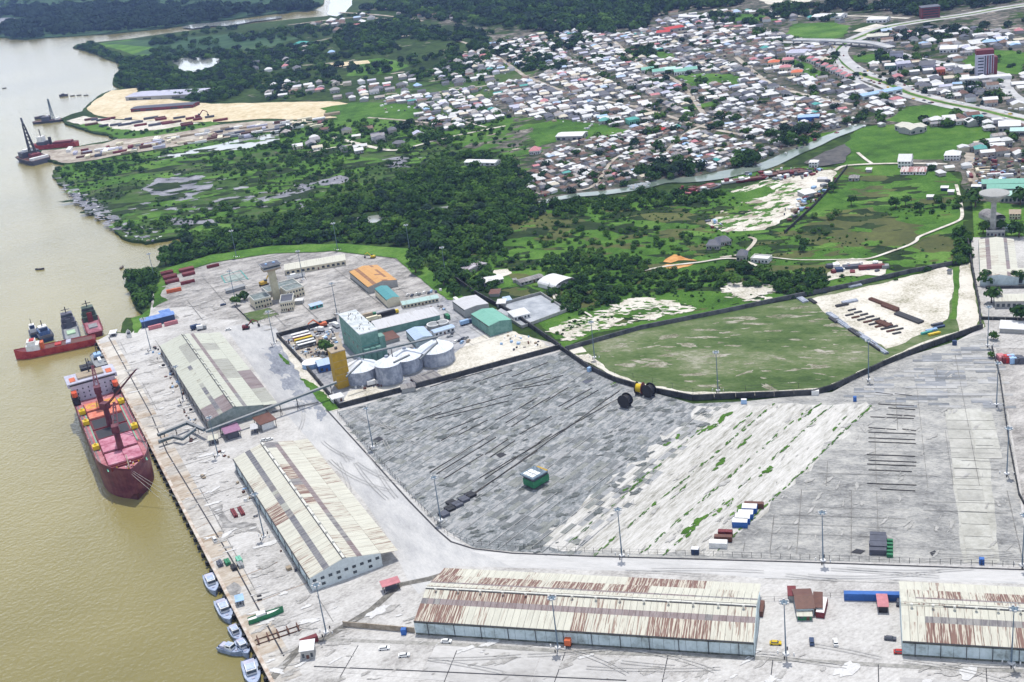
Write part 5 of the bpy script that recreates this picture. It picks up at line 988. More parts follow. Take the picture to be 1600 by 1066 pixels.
for k, (x, y, c, a) in enumerate(((719,534,'slate',60),(724,531,'slate',60),(729,530,'grey',60),(712,536,'white',70),(722,537,'lblue',70),(732,535,'tan',70),(703,528,'grey',20),(707,523,'slate',80))):
    car(x, y, R(a), c, ['dark','black','grey','white','pale blue','tan','silver','dark grey'][k]+' car among those parked in the mill yard right of the silos', group='cars parked in the mill yard')
for k in range(9):
    x = 637+k*6.2+(k%3); y = 463-k*1.0+(k%2)*1.5; car(x, y, R(70+k*3), ('white','slate','white','grey','white','slate','lblue','slate','white')[k], ('leftmost' if k == 0 else 'rightmost' if k == 8 else ('white','slate','white','grey','white','dark','pale blue','black','white')[k])+' car in the row parked above the teal office row', group='cars parked above the office row')
def truck(x, y, a, c1, c2, label, L=11, z=.43):
    t = thing('lorry', label, 'lorry', g(x, y)+Vector((0,0,z)), a)
    MB().box(-L/2,L/2-2.6,-1.25,1.25,1.1,3.7).build('cargo_box', P(c2), t); MB().box(L/2-2.3,L/2,-1.2,1.2,.6,2.9).build('cab', P(c1), t); MB().box(-L/2+.2,L/2-.2,-.9,.9,.6,1.0).build('chassis', M_steelk, t)
    MB().box(L/2,L/2+.05,-1.05,1.05,1.8,2.6).build('windscreen', M_glass, t); wm = MB().tube((0,-.2,.5),(0,.2,.5),.5,8).mesh('wheel', M_black)
    for sx in (-L/2+1, -L/2+2.3, L/2-1.2):
        for sy in (-1.1, 1.1): link('wheel', wm, t, Vector((sx, sy, 0)))
truck(729,508,R(24),'navy','blue' if 0 else 'lblue','large blue lorry parked below the grey roofed shed',9); truck(699,499,R(110),'slate','green','dark green lorry beside the end of the green wall',8)
truck(525,512,R(120),'white','white','white topped lorry beside the flour mill wall',9); truck(500,519,R(150),'white','white','white lorry below the dark north wall of the mill yard',7)
truck(508,541,R(130),'white','white','white lorry beside the tree in the mill yard',7); truck(716,476,R(-70),'slate','white','white trailer along the grey roofed shed',13)
truck(585,502,R(22),'cream','cream','cream lorry among the sheds behind the mill, upper'); truck(607,494,R(22),'yellow','black','long dark trailer with a yellow cab behind the mill store',16); truck(577,497,R(20),'green','tan','tan lorry behind the mill roof')
truck(890,1005,R(75),'white','orange','white lorry with an orange load in front of the striped shed',8); truck(584,590+13,R(15),'white','white','white lorry at the foot of the leftmost silo',8)
truck(307,515,R(30),'navy','navy','blue lorry at the north end of the grey transit shed',8); truck(316,516,R(10),'grey','white','grey lorry beside the blue lorry',7)
for k, (c, lab) in enumerate((('white','white'),('pink','red and white'),('yellow','yellow'),('white','white striped'),('grey','grey'))):
    t = thing('parked_bus', lab+' bus in the row parked in the mill yard'+(', nearest the wall' if k == 0 else ', nearest the camera' if k == 4 else ''), 'bus', g(470+k*2.6, 527+k*4)+Vector((0,0,.43)), R(21), 'buses parked in the mill yard')
    MB().box(-6.5,6.5,-1.3,1.3,.5,3.1).build('body', P(c), t); MB().box(-6.2,6.2,-1.34,-1.3,1.6,2.6).build('windows', M_glass, t); MB().box(-6.5,6.5,-1.2,1.2,3.1,3.2).build('roof', P('white') if c != 'yellow' else P('yellow'), t)
    wm = MB().tube((0,-.2,.5),(0,.2,.5),.5,8).mesh('wheel', M_black)
    for sx in (-4,4): link('wheel', wm, t, Vector((sx,-1.1,0)))
def digger(x, y, a, c, label, s=1.0):
    t = thing('excavator', label, 'excavator', g(x, y)+Vector((0,0,.43)), a)
    for q in (-1,1): MB().box(-2*s,2*s,q*1.2*s-.35*s,q*1.2*s+.35*s,0,.9*s).build('track', M_black, t)
    MB().box(-2*s,1.4*s,-1.3*s,1.3*s,.95*s,2.3*s).build('body', P(c), t); MB().box(.2*s,1.5*s,-1.3*s,-.1*s,2.3*s,3.2*s).build('cab', M_glass, t)
    MB().tube((1.2*s,.3*s,1.8*s),(4.2*s,.3*s,5*s),.35*s).tube((4.2*s,.3*s,5*s),(7*s,.3*s,3.4*s),.28*s).build('boom', P(c), t); MB().tube((7*s,.3*s,3.4*s),(7.2*s,.3*s,1.2*s),.25*s).box(6.6*s,7.9*s,-.4*s,1*s,.5*s,1.5*s).build('bucket', M_steelk, t)
digger(413,447,R(40),'ochre','yellow mobile crane with a raised boom near the control tower',1.6); digger(583,404,R(160),'yellow','yellow excavator behind the orange shed'); digger(505,512,R(200),'orange','rusty orange excavator against the mill yard wall',1.5)
digger(385,509+6,R(5),'maroon','long reach lifting machine on the port road verge',1.3); digger(310,185,R(20),'maroon','dark excavator on the golden sand field',2.0)
# containers
def container(x, y, a, c, label, L=12.2, z=.43, roof=None, W=2.5, h=2.7, group=None):
    t = thing('shipping_container', label, 'container', (g(x, y)+Vector((0,0,z))) , a, group)
    mb = MB().box(0,L,0,W,0,h); n = int(L/1.2)
    for k in range(n): mb.box(L*(k+.3)/n,L*(k+.7)/n,-.06,-.001,.15,h-.15)
    mb.build('body', P(c), t); MB().box(.08,L-.08,.08,W-.08,h,h+.05).build('roof', P(roof or c), t); MB().box(L,L+.06,.1,W-.1,.15,h-.15).build('door', P(c), t)
    return t
AB = AK
for k, (x, y) in enumerate(((1144,826),(1148,820),(1153,813),(1159,804))):
    container(x, y, AB, 'blue', ['nearest','second','third','farthest'][k]+' of the blue containers with white roofs beside the sand band', 6.1 if 0 else 7, roof='white', W=4.2 if k < 3 else 4.6, h=3, group='blue containers beside the sand band')
container(1163,796,AB,'brown','rusty brown container behind the white roofed blue ones',9); container(1108,858,AB,'white','white cabin container with dark windows at the end of the sand band',8,W=3.6)
container(1116,848,AB,'brown','open rusty container behind the white cabin container',8); container(1122,840,AB,'maroon','dark rusty container with open ends, farthest of the three by the fence',6.5)
container(1319,940,R(-14),'blue','long blue container stack across the lower yard',22,W=2.6,h=3.2); container(1288,968,R(66),'maroon','white roofed maroon container beside the brown roofed office',11,roof='white',W=3.4)
container(233,517.5,R(21),'pink','red container under the front of the blue container shed, left',10,W=2.5); container(258,511.5,R(21),'pink','red container under the front of the blue container shed, right',10,W=2.5)
t = thing('container_shed', 'long blue roofed container shed at the north end of the quay', 'shed', g(224,516)+Vector((0,0,.43)), R(21)); MB().box(0,25,3,9,0,5).build('wall', P('navy'), t); MB().slab(2.5,5.2,9.5,6,-.4,25.4,.2).build('roof', P('lblue') if 0 else mat('blue_roof',[(.4,(.09,.17,.42)),(.6,(.15,.25,.52))],((.3,1,4),),.6), t)
bldg('small blue roofed office behind the container shed', (253,497), (268,493), 7, 3, mat('blue_roof', [(.5,(.1,.2,.5))]), M_wwhite, 'building', 'quay_office', .3, 'mono', nwin=2)
container(261,460,R(16),'orange','orange container beside the western trees',12); container(472,1013,R(22),'maroon','dark red container beside the guard hut',7.5); 
container(1192,966,R(70),'brown','rust container against the end of the long striped shed',8)
container(1080,868,AB,'navy','navy kiosk with a white roof at the road edge',3.4,roof='white',W=2.6); container(1530,884,AB,'blue','small blue booth by the road fence at the right',2,W=2); container(1158,633,AB,'lblue','small blue and white booth by the pitch wall',3,roof='white',W=2); container(921,583,R(40),'lblue','small blue white box at the bend of the pitch wall',2.4,W=2); container(1333,629,AB,'blue','tiny blue box on the slabs below the pitch wall',1.8,W=1.8); container(635,994,R(80),'blue','blue tank beside the left end of the striped shed',2,W=2.2); container(1488,541,AB,'navy','dark box by the wall near the east gate',2.5,W=2); container(1268,619,AB,'white','white box on the pitch wall',4,roof='white',W=3)
# brown crate stacks
def stack(x, y, a, L, W, h, c, label, tiers=3, z=.43, name='steel_stack', cat='stack', n=4):
    t = thing(name, label, cat, g(x, y)+Vector((0,0,z)), a)
    for k in range(n): 
        y0 = W*k/n+.06
        MB().box(random.uniform(0,.4),L-random.uniform(0,.5),y0,W*(k+1)/n-.12,.15,h*random.uniform(.8,1)).build('bundle', c, t)
    MB().box(L*.15,L*.15+.4,0,W,0,.15).box(L*.8,L*.8+.4,0,W,0,.15).build('bearer', M_steelk, t)
    return t
mst = P('maroon'); 
for k, (x, y, L, W) in enumerate(((252,433,11,6),(256,439,12,6),(259,446,12,5),(281,428,13,7),(286,434,11,6),(283,447,12,3),(324,421,11,3))):
    stack(x, y, R(20), L, W, 2.6, mst, 'dark red rack of stacked crates in the north west yard, '+['upper left','middle left','lower left','upper right','middle right','lowest','alone by the verge'][k], n=3, name='crate_rack', cat='rack')
for k, (x, y) in enumerate(((692,812),(701,803),(713,797),(704,794),(723,789),(733,782))): stack(x, y, R(32), 5, 5, 1.6, M_black if k%2 else P('slate'), 'black crate beside the mast base, '+['nearest the mast','second from the mast','third from the mast','set behind the row','second from the far end','at the far end'][k], n=2, name='dark_crate', cat='crate')
for k in range(3): stack(1358, 869-k*9.5, AK, 7.6, 5.4, 3-.2*k+.3, P('slate'), ['nearest','middle','farthest'][k]+' of the black stacked racks with green ends by the road', n=2, name='black_rack', cat='rack')
for k in range(5): o = container(1385.5, 873-k*5.6, AK, 'green', ['nearest','second','third','fourth','farthest'][k]+' green crate at the end of the black racks', 2.6, W=1.5, h=1.6)
STK = [(1262,470,9,3),(1244,468,10,5),(1290,492,12,4),(1294,499,10,3),(1304,503,11,4),(1312,508,11,3),(1324,517,14,4),(1335,523,14,4),(1346,530,14,4),(1355,538,14,4),(1364,543,14,3),(1327,452,10,6),(1307,482,9,3),(1318,477,11,4)]
for k, (x, y, L, W) in enumerate(STK): stack(x, y, az(g(1290,492), g(1364,543)) if k < 11 else R(10), L, W*.9, 1.4, M_galv if k%3 else M_steelk, 'grey steel section stack on the white sand, %s' % ('leftmost','second','third','fourth','fifth','sixth','seventh','eighth','ninth','tenth','lowest','behind by the boundary wall','beside the short stacks','at the head of the short stacks')[k], n=4)
for k in range(9):
    stack(1326+k*9.2, 488+k*3.8, R(12), 6, 1.6, 1.0, M_steelk, ('leftmost' if k==0 else 'rightmost' if k==8 else ['','second','third','fourth','fifth','sixth','seventh','eighth'][k])+' short pipe bundle in the upper row on the white sand', n=3)
    stack(1322+k*9.2, 496+k*3.6, R(12), 6, 1.6, 1.0, M_steelr if k%2 else M_steelk, ('leftmost' if k==0 else 'rightmost' if k==8 else ['','second','third','fourth','fifth','sixth','seventh','eighth'][k])+' short pipe bundle in the lower row on the white sand', n=3)
stack(1356,470,az(g(1357,462), g(1410,482)),26,3.4,1.6,M_steelr,'long rusty pipe stack running down the white sand, upper one',n=5); stack(1376,480,az(g(1357,462), g(1410,482)),14,3.4,1.6,M_steelr,'long rusty pipe stack running down the white sand, second',n=5); stack(1396,493,az(g(1357,462), g(1410,482)),22,5,1.5,M_steelk,'wide dark pipe stack with a white end on the sand',n=6); stack(1366,506,az(g(1357,462), g(1410,482)),12,5,1.6,M_steelr,'brown pipe stack in the middle of the white sand',n=5)
for k, (x, y, c) in enumerate(((1440,525,'teal'),(1448,521,'lblue'),(1452,527,'yellow'),(1460,516,'navy'),(1456,512,'slate'))): stack(x, y, R(12), 8, 2, 1.4, P(c), ['teal','pale blue','yellow','navy','dark'][k]+' machine part lying by the sand lane', n=2, name='machine_part', cat='machine part')
for k, (x, y, c) in enumerate(((1561,568,'pink'),(1567,570,'maroon'),(1572,570,'red'),(1578,571,'lblue'),(1586,571,'slate'),(1592,571,'slate'))): stack(x, y, R(-5), 4, 6, 4, P(c), ['pale red','maroon','bright red','light blue','dark grey, inner','dark grey, outer'][k]+' crate stack in the east lot', n=3, name='crate_stack', cat='stack')
stack(360,800,R(-66),9,2.2,1.6,P('maroon'),'rusty scow hatch lying on the quay, left one',n=2,name='hatch_cover',cat='hatch cover'); stack(371,797,R(-66),9,2.2,1.6,P('maroon'),'rusty scow hatch lying on the quay, right one',n=2,name='hatch_cover',cat='hatch cover')
stack(401,935,R(10),2.5,1,.6,P('black'),'small black crate on the quay, upper of two',n=1,name='crate',cat='crate'); stack(402,941,R(10),2.5,1,.6,P('black'),'small black crate on the quay, lower of two',n=1,name='crate',cat='crate')
for k, (x, y, c) in enumerate(((338,882,'slate'),(350,880,'green'),(368,876,'mint'),(360,888,'black'),(370,884,'grey'))): stack(x, y, R(-64), 5, 2.6, 2, P(c), ['dark','green topped','mint green','black','grey'][k]+' deck gear piece grouped on the quay near the first patrol boat', n=2, name='deck_gear', cat='gear')
# rail frame on the quay
t = thing('ladder_frame', 'long rusty ladder shaped frame lying across the quay', 'frame', g(401,1010)+Vector((0,0,.43)), R(20))
for y in (0, 3.6): MB().box(0,20,y,y+.3,.1,.5).build('rail', M_steelr, t)
for k in range(5): MB().box(1+k*4.4,1.5+k*4.4,-.6,4.5,.5,1.8).build('rung', M_steelr, t)
# cable reels
def reel(x, y, a, c, label, r=5.0, wd=5.0):
    t = thing('cable_reel', label, 'cable reel', g(x, y)+Vector((0,0,.58)), a)
    for s in (-1,1): MB().tube((0,s*wd/2-.15,r+.3),(0,s*wd/2+.15,r+.3),r,20).build('flange', M_black if c == 'black' else P('maroon') if s<0 else M_black, t)
    MB().tube((0,-wd/2+.15,r+.3),(0,wd/2-.15,r+.3),r*.72,20).build('drum', P(c), t)
    for s in (-1,1): MB().box(-2.6,2.6,s*1.6-.4,s*1.6+.4,0,.9).build('cradle', M_steelk, t)
reel(978,637,R(-40),'black','black cable reel standing alone near the bend of the pitch wall',3.9,4.2); reel(1000,617,R(60),'yellow','yellow cable reel against the pitch wall',3.6,4); reel(1015,621,R(-45),'black','black cable reel right beside the yellow one',3.9,4)
# green cabin in the west yard
t = thing('yard_cabin', 'dark green cabin with a grey roof of white panels standing in the west yard', 'cabin', g(835,767)+Vector((0,0,.58)), az(g(835,768), g(861,753)))
MB().box(0,11,0,8,.6,4.2).build('wall', P('green'), t); MB().box(.3,10.7,.3,7.7,4.2,6.2).build('window_band', M_glass, t); MB().box(-.9,9.4,-.9,8.9,6.2,6.8).build('roof', P('slate') if 0 else mat('cabin_roof',[(.4,(.10,.14,.18)),(.6,(.16,.21,.26))],((.4,1,3),),.6), t)
for i in range(2):
    for j in range(3): MB().box(.2+i*3.2,2.9+i*3.2,.5+j*2.5,2.6+j*2.5,6.8,6.95).build('roof_panel', P('white'), t)
for k in range(5): MB().cyl(7.5+.3*(k%2),1+k*1.5,6.8,8.2,.09,.09,5).build('aerial', M_steelk, t)
MB().box(9.6,11,.4,7.6,6.2,6.5).build('gutter', P('ochre'), t); MB().box(.3,10.7,.3,7.7,0,.6).build('skid', M_steelk, t)
sheet('dark_yard_stain', [(775,712),(785,708),(792,712),(782,717)], P('black'), z=.64, amp=.3, step=2); sheet('dark_yard_stain', [(908,598),(920,592),(928,596),(916,601)], P('slate'), z=.64, amp=.3, step=2); sheet('dark_yard_stain', [(1328,865),(1338,860),(1352,862),(1345,868)], P('black'), z=.64, amp=.3, step=2); sheet('dark_yard_stain', [(1452,865),(1460,862),(1464,866),(1456,871)], P('black'), z=.64, amp=.3, step=2); sheet('dark_yard_stain', [(583,688),(592,684),(600,688),(590,693)], P('black'), z=.64, amp=.3, step=2)
for pp in ([(330,795),(345,790),(356,815),(400,820),(410,835),(390,830),(350,825)],[(352,918),(364,912),(380,920),(372,935),(360,930)],[(250,500),(275,492),(280,498),(262,505)],[(380,470),(400,462),(410,468),(392,474)]): sheet('oil_stain', pp, mat('oily_concrete',[(.4,(.16,.155,.15)),(.6,(.34,.33,.32))],((.2,1,7),),.8), z=.512, amp=1.2, step=3)

mbm = MB(); r_ = random.Random(77)
for k in range(46):
    x, y = r_.choice(((r_.uniform(690,1500), r_.uniform(868,912)),(r_.uniform(430,600), r_.uniform(620,800)),(r_.uniform(560,1500), r_.uniform(1010,1060))))
    a = g(x, y); d_ = (AK if x > 600 or y > 1000 else AQ)+r_.gauss(0, .12); L_ = r_.uniform(12, 60); cv = r_.uniform(-.006,.006)
    pts = [a+Vector((math.cos(d_+cv*s)*s, math.sin(d_+cv*s)*s, 0)) for s in np.linspace(0, L_, 9)]
    for o_ in (0, 1.7): ribbon(offs0(pts, o_), .28, .78+.0005*k, mbm)
stuff(mbm.build('tyre_marks', mat('tyre_mark',[(.4,(.27,.265,.26)),(.6,(.38,.375,.365))],((.4,1,5),),.9,spec=.1)), 'dark tyre marks curving across the roads and aprons', 'tyre marks')
for a_, b_ in (((346,432),(376,424)),((376,424),(388,438)),((352,443),(388,436)),((346,432),(352,443))): o = ribbon(gp([a_, b_]), .9, .72).build('painted_line', P('teal')); o['kind'] = 'structure'
sheet('painted_pad', [(352,434),(374,428),(381,435),(357,441)], mat('faded_green_paint',[(.4,(.20,.26,.24)),(.6,(.33,.36,.34))],((.3,1,6),),.9), z=.70)
# ------------------------------------------------------------------ ships and boats
def hull(L, B, z0, z1, bow=.25, sheer=1.5, p=2.2, stern=.85, nose=.0, flare=.75, n=18):
    mb = MB(); xs = [L*(1-bow)*i/6 for i in range(6)]+[L*(1-bow)+L*bow*math.sin(math.pi/2*i/12) for i in range(12)]+[L*(1-.0003)]; N = len(xs); top = []; bot = []
    for x in xs:
        f = max(0, (x/L-(1-bow))/bow); w_ = B/2*(1-f**p) if f > 0 else B/2*(stern+(1-stern)*min(1, x/(L*.12)))
        zz = z1+sheer*max(0, (x/L-.7)/.3)**2
        top.append((x, max(w_, .02), zz)); bot.append((x-L*.035*nose*max(0, (x/L-(1-bow))/bow)**2, max(w_*flare, .02), z0))
    vs = [(x,w_,z) for x,w_,z in top]+[(x,-w_,z) for x,w_,z in top]+[(x,w_,z) for x,w_,z in bot]+[(x,-w_,z) for x,w_,z in bot]
    fs = [(i+1,i,2*N+i,2*N+i+1) for i in range(N-1)]+[(N+i,N+i+1,3*N+i+1,3*N+i) for i in range(N-1)]+[(0,N,3*N,2*N),(N-1,3*N-1,4*N-1,2*N-1)]
    mb.add(vs, fs, 0)
    dk = [(x,w_*.97,z-.02) for x,w_,z in top]+[(x,-w_*.97,z-.02) for x,w_,z in top]
    mb2 = MB(); mb2.add(dk, [(i,i+1,N+i+1,N+i) for i in range(N-1)]); return mb, mb2, top
def rail_strip(top, inset, h=1.0, t=.25):
    mb = MB()
    for s in (1,-1):
        for (x0,w0,z0_),(x1,w1,z1_) in zip(top, top[1:]): mb.add([(x0,s*w0,z0_),(x1,s*w1,z1_),(x1,s*max(w1-t,0),z1_),(x0,s*max(w0-t,0),z0_),(x0,s*w0,z0_+h),(x1,s*w1,z1_+h),(x1,s*max(w1-t,0),z1_+h),(x0,s*max(w0-t,0),z0_+h)], [(4,5,6,7),(0,1,5,4),(2,3,7,6)])
    return mb
Q0 = g(152,533); qd2 = -qd    # along the quay towards the camera
def quayp(al, off, z=WZ): p = Q0+qd2*al; nn = Vector((qd.y, -qd.x, 0)); return Vector((p.x, p.y, z))-nn*off*1.0
AS = az(Vector((0,0,0)), qd2)
# check the side: offsets must go to the river (left)
_t = ppx(quayp(100, 20, 0)); _s = ppx(quayp(100, 0, 0)); SG = 1 if _t[0] < _s[0] else -1
def quayr(al, off, z=WZ): nn = Vector((qd.y, -qd.x, 0)); p = Q0+qd2*al-nn*off*SG; return Vector((p.x, p.y, z))
M_hull = mat('red_hull',[(.36,(.06,.012,.02)),(.5,(.105,.022,.035)),(.62,(.15,.05,.055))],((.15,1,6),),.5,local=True,stretch=(.3,1)); M_pdeck = mat('pink_deck',[(.36,(.25,.07,.085)),(.5,(.40,.155,.175)),(.62,(.47,.24,.26))],((.15,1,6),(1,.4,4)),.7)
M_phatch = mat('hatch_paint',[(.36,(.30,.08,.12)),(.5,(.44,.17,.23)),(.62,(.50,.26,.31))],((.2,1,5),),.6); M_odeck = mat('orange_deck',[(.4,(.50,.13,.08)),(.6,(.60,.24,.17))],((.2,1,5),),.7)
SH = thing('bulk_carrier', 'large bulk carrier with a dark red hull and pink deck moored at the quay', 'ship', quayr(118, 18.6), AS); D = 17.5
hb, db, top = hull(158, 29, 0, D, bow=.22, sheer=2.2, p=2.2, stern=.82, flare=.95, nose=.8)
hb.build('hull', M_hull, SH); hull(154.6, 28.0, 0, 3.6, bow=.22, sheer=0, p=2.2, stern=.82, flare=.99)[0].build('boot_topping', mat('boot_topping',[(.4,(.05,.012,.015)),(.6,(.09,.03,.03))],((.3,1,5),),.5), SH)
for s in (-1,1):
    MB().tube((40,s*13.2,D+.5),(134,s*13.2,D+.5),.22,5).tube((40,s*12.6,D+.4),(134,s*12.6,D+.4),.16,5).build('deck_pipe', P('grey'), SH)
    for k in range(9): MB().box(46+k*10,46.6+k*10,s*14.1-.1,s*14.1+.1,D,D+1.6).build('vent_post', P('white') if k%3 else P('maroon'), SH)
MB().box(146.5,147.3,-9,9,D,D+2.4).build('breakwater', P('maroon'), SH); MB().cyl(153,0,D+2,D+10,.4,.25,6).build('foremast', P('cream'), SH)
dk = db.build('deck', M_pdeck, SH); rail_strip(top, .2, 1.1, .3).build('bulwark', M_hull, SH)
LIL = mat('lilac_ship_paint',[(.38,(.34,.34,.43)),(.6,(.47,.47,.56))],((.2,1,5),),.5)
sp = MB().box(12,31,-13.2,13.2,D,D+10).build('superstructure', LIL, SH)
MB().box(14,31.2,-15.2,15.2,D+10,D+12.6).build('bridge', LIL, SH); MB().box(31.18,31.32,-14,14,D+10.9,D+12).build('bridge_windows', M_glass, SH)
MB().box(17,27,-8,8,D+12.6,D+13.8).build('monkey_island', P('tan'), SH); MB().box(21,28,-13,-9.5,D+12.6,D+13).box(21,28,9.5,13,D+12.6,D+13).build('bridge_wing_deck', P('orange'), SH)
for r0 in range(3):
    for k in range(7): MB().box(31.02,31.08,-10.5+k*3.4,-9.7+k*3.4,D+1.8+r0*2.8,D+2.8+r0*2.8).build('porthole', M_glass, sp)
MB().box(2,10,-4,4,D,D+13).build('funnel', P('black'), SH); MB().cyl(20,0,D+13.8,D+23,.6,.3,6).box(19.6,20.4,-3,3,D+18,D+18.5).build('mast', M_steelk, SH)
for s in (-1,1):
    b = MB(); b.prism([(30.5,s*12.6-1.6),(36,s*12.6-1.6),(37.5,s*12.6),(36,s*12.6+1.6),(30.5,s*12.6+1.6)], D+5.5, D+8.2).build('lifeboat', P('red') if 0 else mat('lifeboat_orange',[(.4,(.52,.08,.03)),(.6,(.62,.14,.07))],((.3,1,3),),.4), SH)
    MB().box(29,37,s*12.6-2.2,s*12.6+2.2,D,D+4.4).build('boat_platform', P('black'), SH)
HT = [(44,57,M_odeck,False),(60,70,M_odeck,False),(72,86,P('maroon'),True),(89,102,P('maroon'),True),(105,124,M_phatch,False),(127,143,M_phatch,False)]
for k, (x0, x1, m_, dark) in enumerate(HT):
    MB().box(x0-.6,x1+.6,-9.8,9.8,D,D+1.7).build('hatch_coaming', P('maroon'), SH)
    if dark: MB().box(x0,x1,-9,9,D+1.7,D+1.75).build('open_hold_shade', M_dark, SH)  # dark plate stands in for the shade inside the open hold
    else:
        nx_ = 2 if k > 3 else 1
        for i in range(nx_):
            for s in (-1,1): MB().box(x0+(x1-x0)*i/nx_+.1,x0+(x1-x0)*(i+1)/nx_-.1,*(sorted((s*.12,s*9.4))),D+1.72,D+2.4).build('hatch_cover', m_, SH)
for s in (-1,1):
    for rr_ in (4.2, 3.2, 2.2): 
        mb = MB(); N_ = 24
        for k in range(N_):
            a0, a1 = 2*math.pi*k/N_, 2*math.pi*(k+1)/N_; ex = 1.0; mb.add([(50.5+math.cos(a)*q, s*4.75+math.sin(a)*q*.95, D+2.42) for a, q in ((a0,rr_),(a1,rr_),(a1,rr_-.45),(a0,rr_-.45))], [(0,1,2,3)])
        mb.build('painted_ring', P('yellow'), SH)
for s in (-1,1): MB().box(42,146,s*10.6-.3,s*10.6+.3,D,D+.08).build('walkway_line', P('mint'), SH)
for x, y in ((54,11.8),(98,12.2),(54,-11.8),(72,-12),(112,-12)): 
    gmb = MB().prism([(x-2,y-1.8),(x+2,y-1.8),(x+2,y+1.8),(x-2,y+1.8)], D+.6, D+3).cyl(x,y,D+3,D+4.2,.9,.5,8); gmb.build('cargo_grab', P('yellow'), SH)
def crane(x, a, el, L, y=0):
    mb = MB().cyl(x,y,D,D+13,1.9,1.6,12); mb.build('crane_pedestal', M_hull, SH)
    MB().rbox(x,y,D+13,4.6,4,4,a).build('crane_house', M_hull, SH)
    d = Vector((math.cos(a)*math.cos(el), math.sin(a)*math.cos(el), math.sin(el))); n_ = Vector((-math.sin(a), math.cos(a), 0)); b0 = Vector((x,y,D+14))+d*2
    mb = MB()
    for s in (-1,1): mb.tube(b0+n_*s*1.5, b0+d*L+n_*s*.4, .38)
    for k in range(6): c = b0+d*L*(k+.5)/6; mb.tube(c-n_*1.2, c+n_*1.2+d*2, .22)
    mb.tube(b0+Vector((0,0,5)), b0+d*L, .12); mb.build('crane_jib', M_hull, SH)
crane(58.5, R(175), R(18), 24); crane(87.5, R(38), R(40), 40); crane(125.5, R(170), R(12), 26)
for k in range(14):
    x = random.uniform(145,154); y = random.uniform(-7,7)*(155-x)/8; MB().cyl(x,y,D+1,D+2.2,.5,.4,6).build('winch', random.choice((P('yellow'),P('black'),P('white'),P('maroon'))), SH)
for k in range(3): 
    mb = MB(); mb.tube((156,-1+k,D+1),(172+6*k,10+5*k,5),.09,3); mb.build('mooring_line', M_trim, SH)
def boat(name, label, cat, loc, a, L, B, h, hc, dc, parts, sheer=.8, bow=.4, z0=0, **kw):
    t = thing(name, label, cat, loc, a); hb, db, tp = hull(L, B, z0, h, bow=bow, sheer=sheer, **kw)
    hb.build('hull', hc, t); db.build('deck', dc, t); rail_strip(tp, .1, .5, .15).build('bulwark', hc, t)
    for nm, x0, x1, w_, za, zb, m_ in parts: MB().box(x0*L, x1*L, -w_*B/2, w_*B/2, h+za-.02, h+zb).build(nm, m_, t)
    return t
WHT = P('white', .4); PAT = mat('patrol_blue_grey',[(.4,(.16,.21,.32)),(.6,(.28,.34,.45))],((.4,1,4),),.4); LBD = mat('pale_blue_deck',[(.4,(.28,.34,.48)),(.6,(.42,.48,.60))],((.4,1,4),),.5)
def pboat(px, py, a, L, B, label, hc=PAT):
    loc = g(px, py, WZ); return boat('patrol_boat', label, 'boat', loc, a, L, B, 1.9, hc, LBD, [('cabin',.12,.30,.66,0,1.5,P('lilac')),('wheelhouse',.32,.58,.62,0,2.4,WHT),('windscreen',.581,.60,.56,1.1,2.2,M_glass),('side_windows',.40,.54,.64,1.3,2.0,M_glass),('cabin_roof',.34,.55,.5,2.4,2.6,LBD),('hatch',.68,.73,.2,0,.3,P('lilac')),('rear_deck_box',.03,.09,.5,0,.7,P('navy'))], bow=.5, flare=.8)
pboat(326,902,R(-68),19,6,'upper of the two large blue and white patrol boats moored at the quay')
pboat(344,942,R(-66),21,6.4,'lower of the two large blue and white patrol boats moored at the quay')
pboat(363,983,R(-64),14,4.8,'uppermost of the three small white launches at the quay'); pboat(374,1005,R(-63),14,4.8,'small white launch nearest the quay of the lower pair'); pboat(344,1014,R(-32),14,4.8,'small white launch lying outermost on the river')
pboat(389,1036,R(-72),20,7,'blue patrol boat cut by the bottom edge of the picture')
t = boat('slipped_boat', 'slim dark green launch standing on the quay', 'boat', g(389,975,.43), R(22), 16, 3, 2, P('green'), WHT, [('cabin',.25,.5,.6,0,1.3,WHT),('windscreen',.5,.53,.5,.3,1.1,M_glass)], bow=.5)
t = boat('slipped_boat', 'white hulled boat on trestles near the long pale yellow shed', 'boat', g(449,437,.9), R(18), 15, 4.4, 2.2, WHT, P('grey'), [('cabin',.2,.5,.6,0,1.6,WHT)], bow=.5)
t = boat('slipped_boat', 'white boat lying at the north quay corner by the red containers', 'boat', g(203,528,.43), R(110), 12, 3.6, 1.8, WHT, P('grey'), [('cabin',.3,.5,.6,0,1.2,P('slate'))], bow=.5)
RED = mat('osv_red',[(.38,(.26,.02,.025)),(.6,(.40,.06,.05))],((.3,1,5),),.5); MR = P('maroon'); 
boat('supply_ship', 'long red supply ship lying across the end of the quay', 'ship', g(151,536,WZ), R(13.8+180), 58, 12, 5, RED, MR, [('cargo_deck',.04,.62,.72,0,.15,P('brown')),('deck_load',.3,.36,.6,.15,1.2,P('lilac')),('deck_load',.42,.5,.5,.15,1,P('red')),('superstructure',.68,.84,.8,0,4.5,WHT),('bridge',.72,.82,.7,4.5,7.5,WHT),('bridge_windows',.819,.823,.64,5.3,6.8,M_glass),('funnel',.63,.67,.5,0,5,P('orange')),('monkey_island',.73,.79,.5,7.5,8,P('red'))], bow=.25, sheer=2.5)
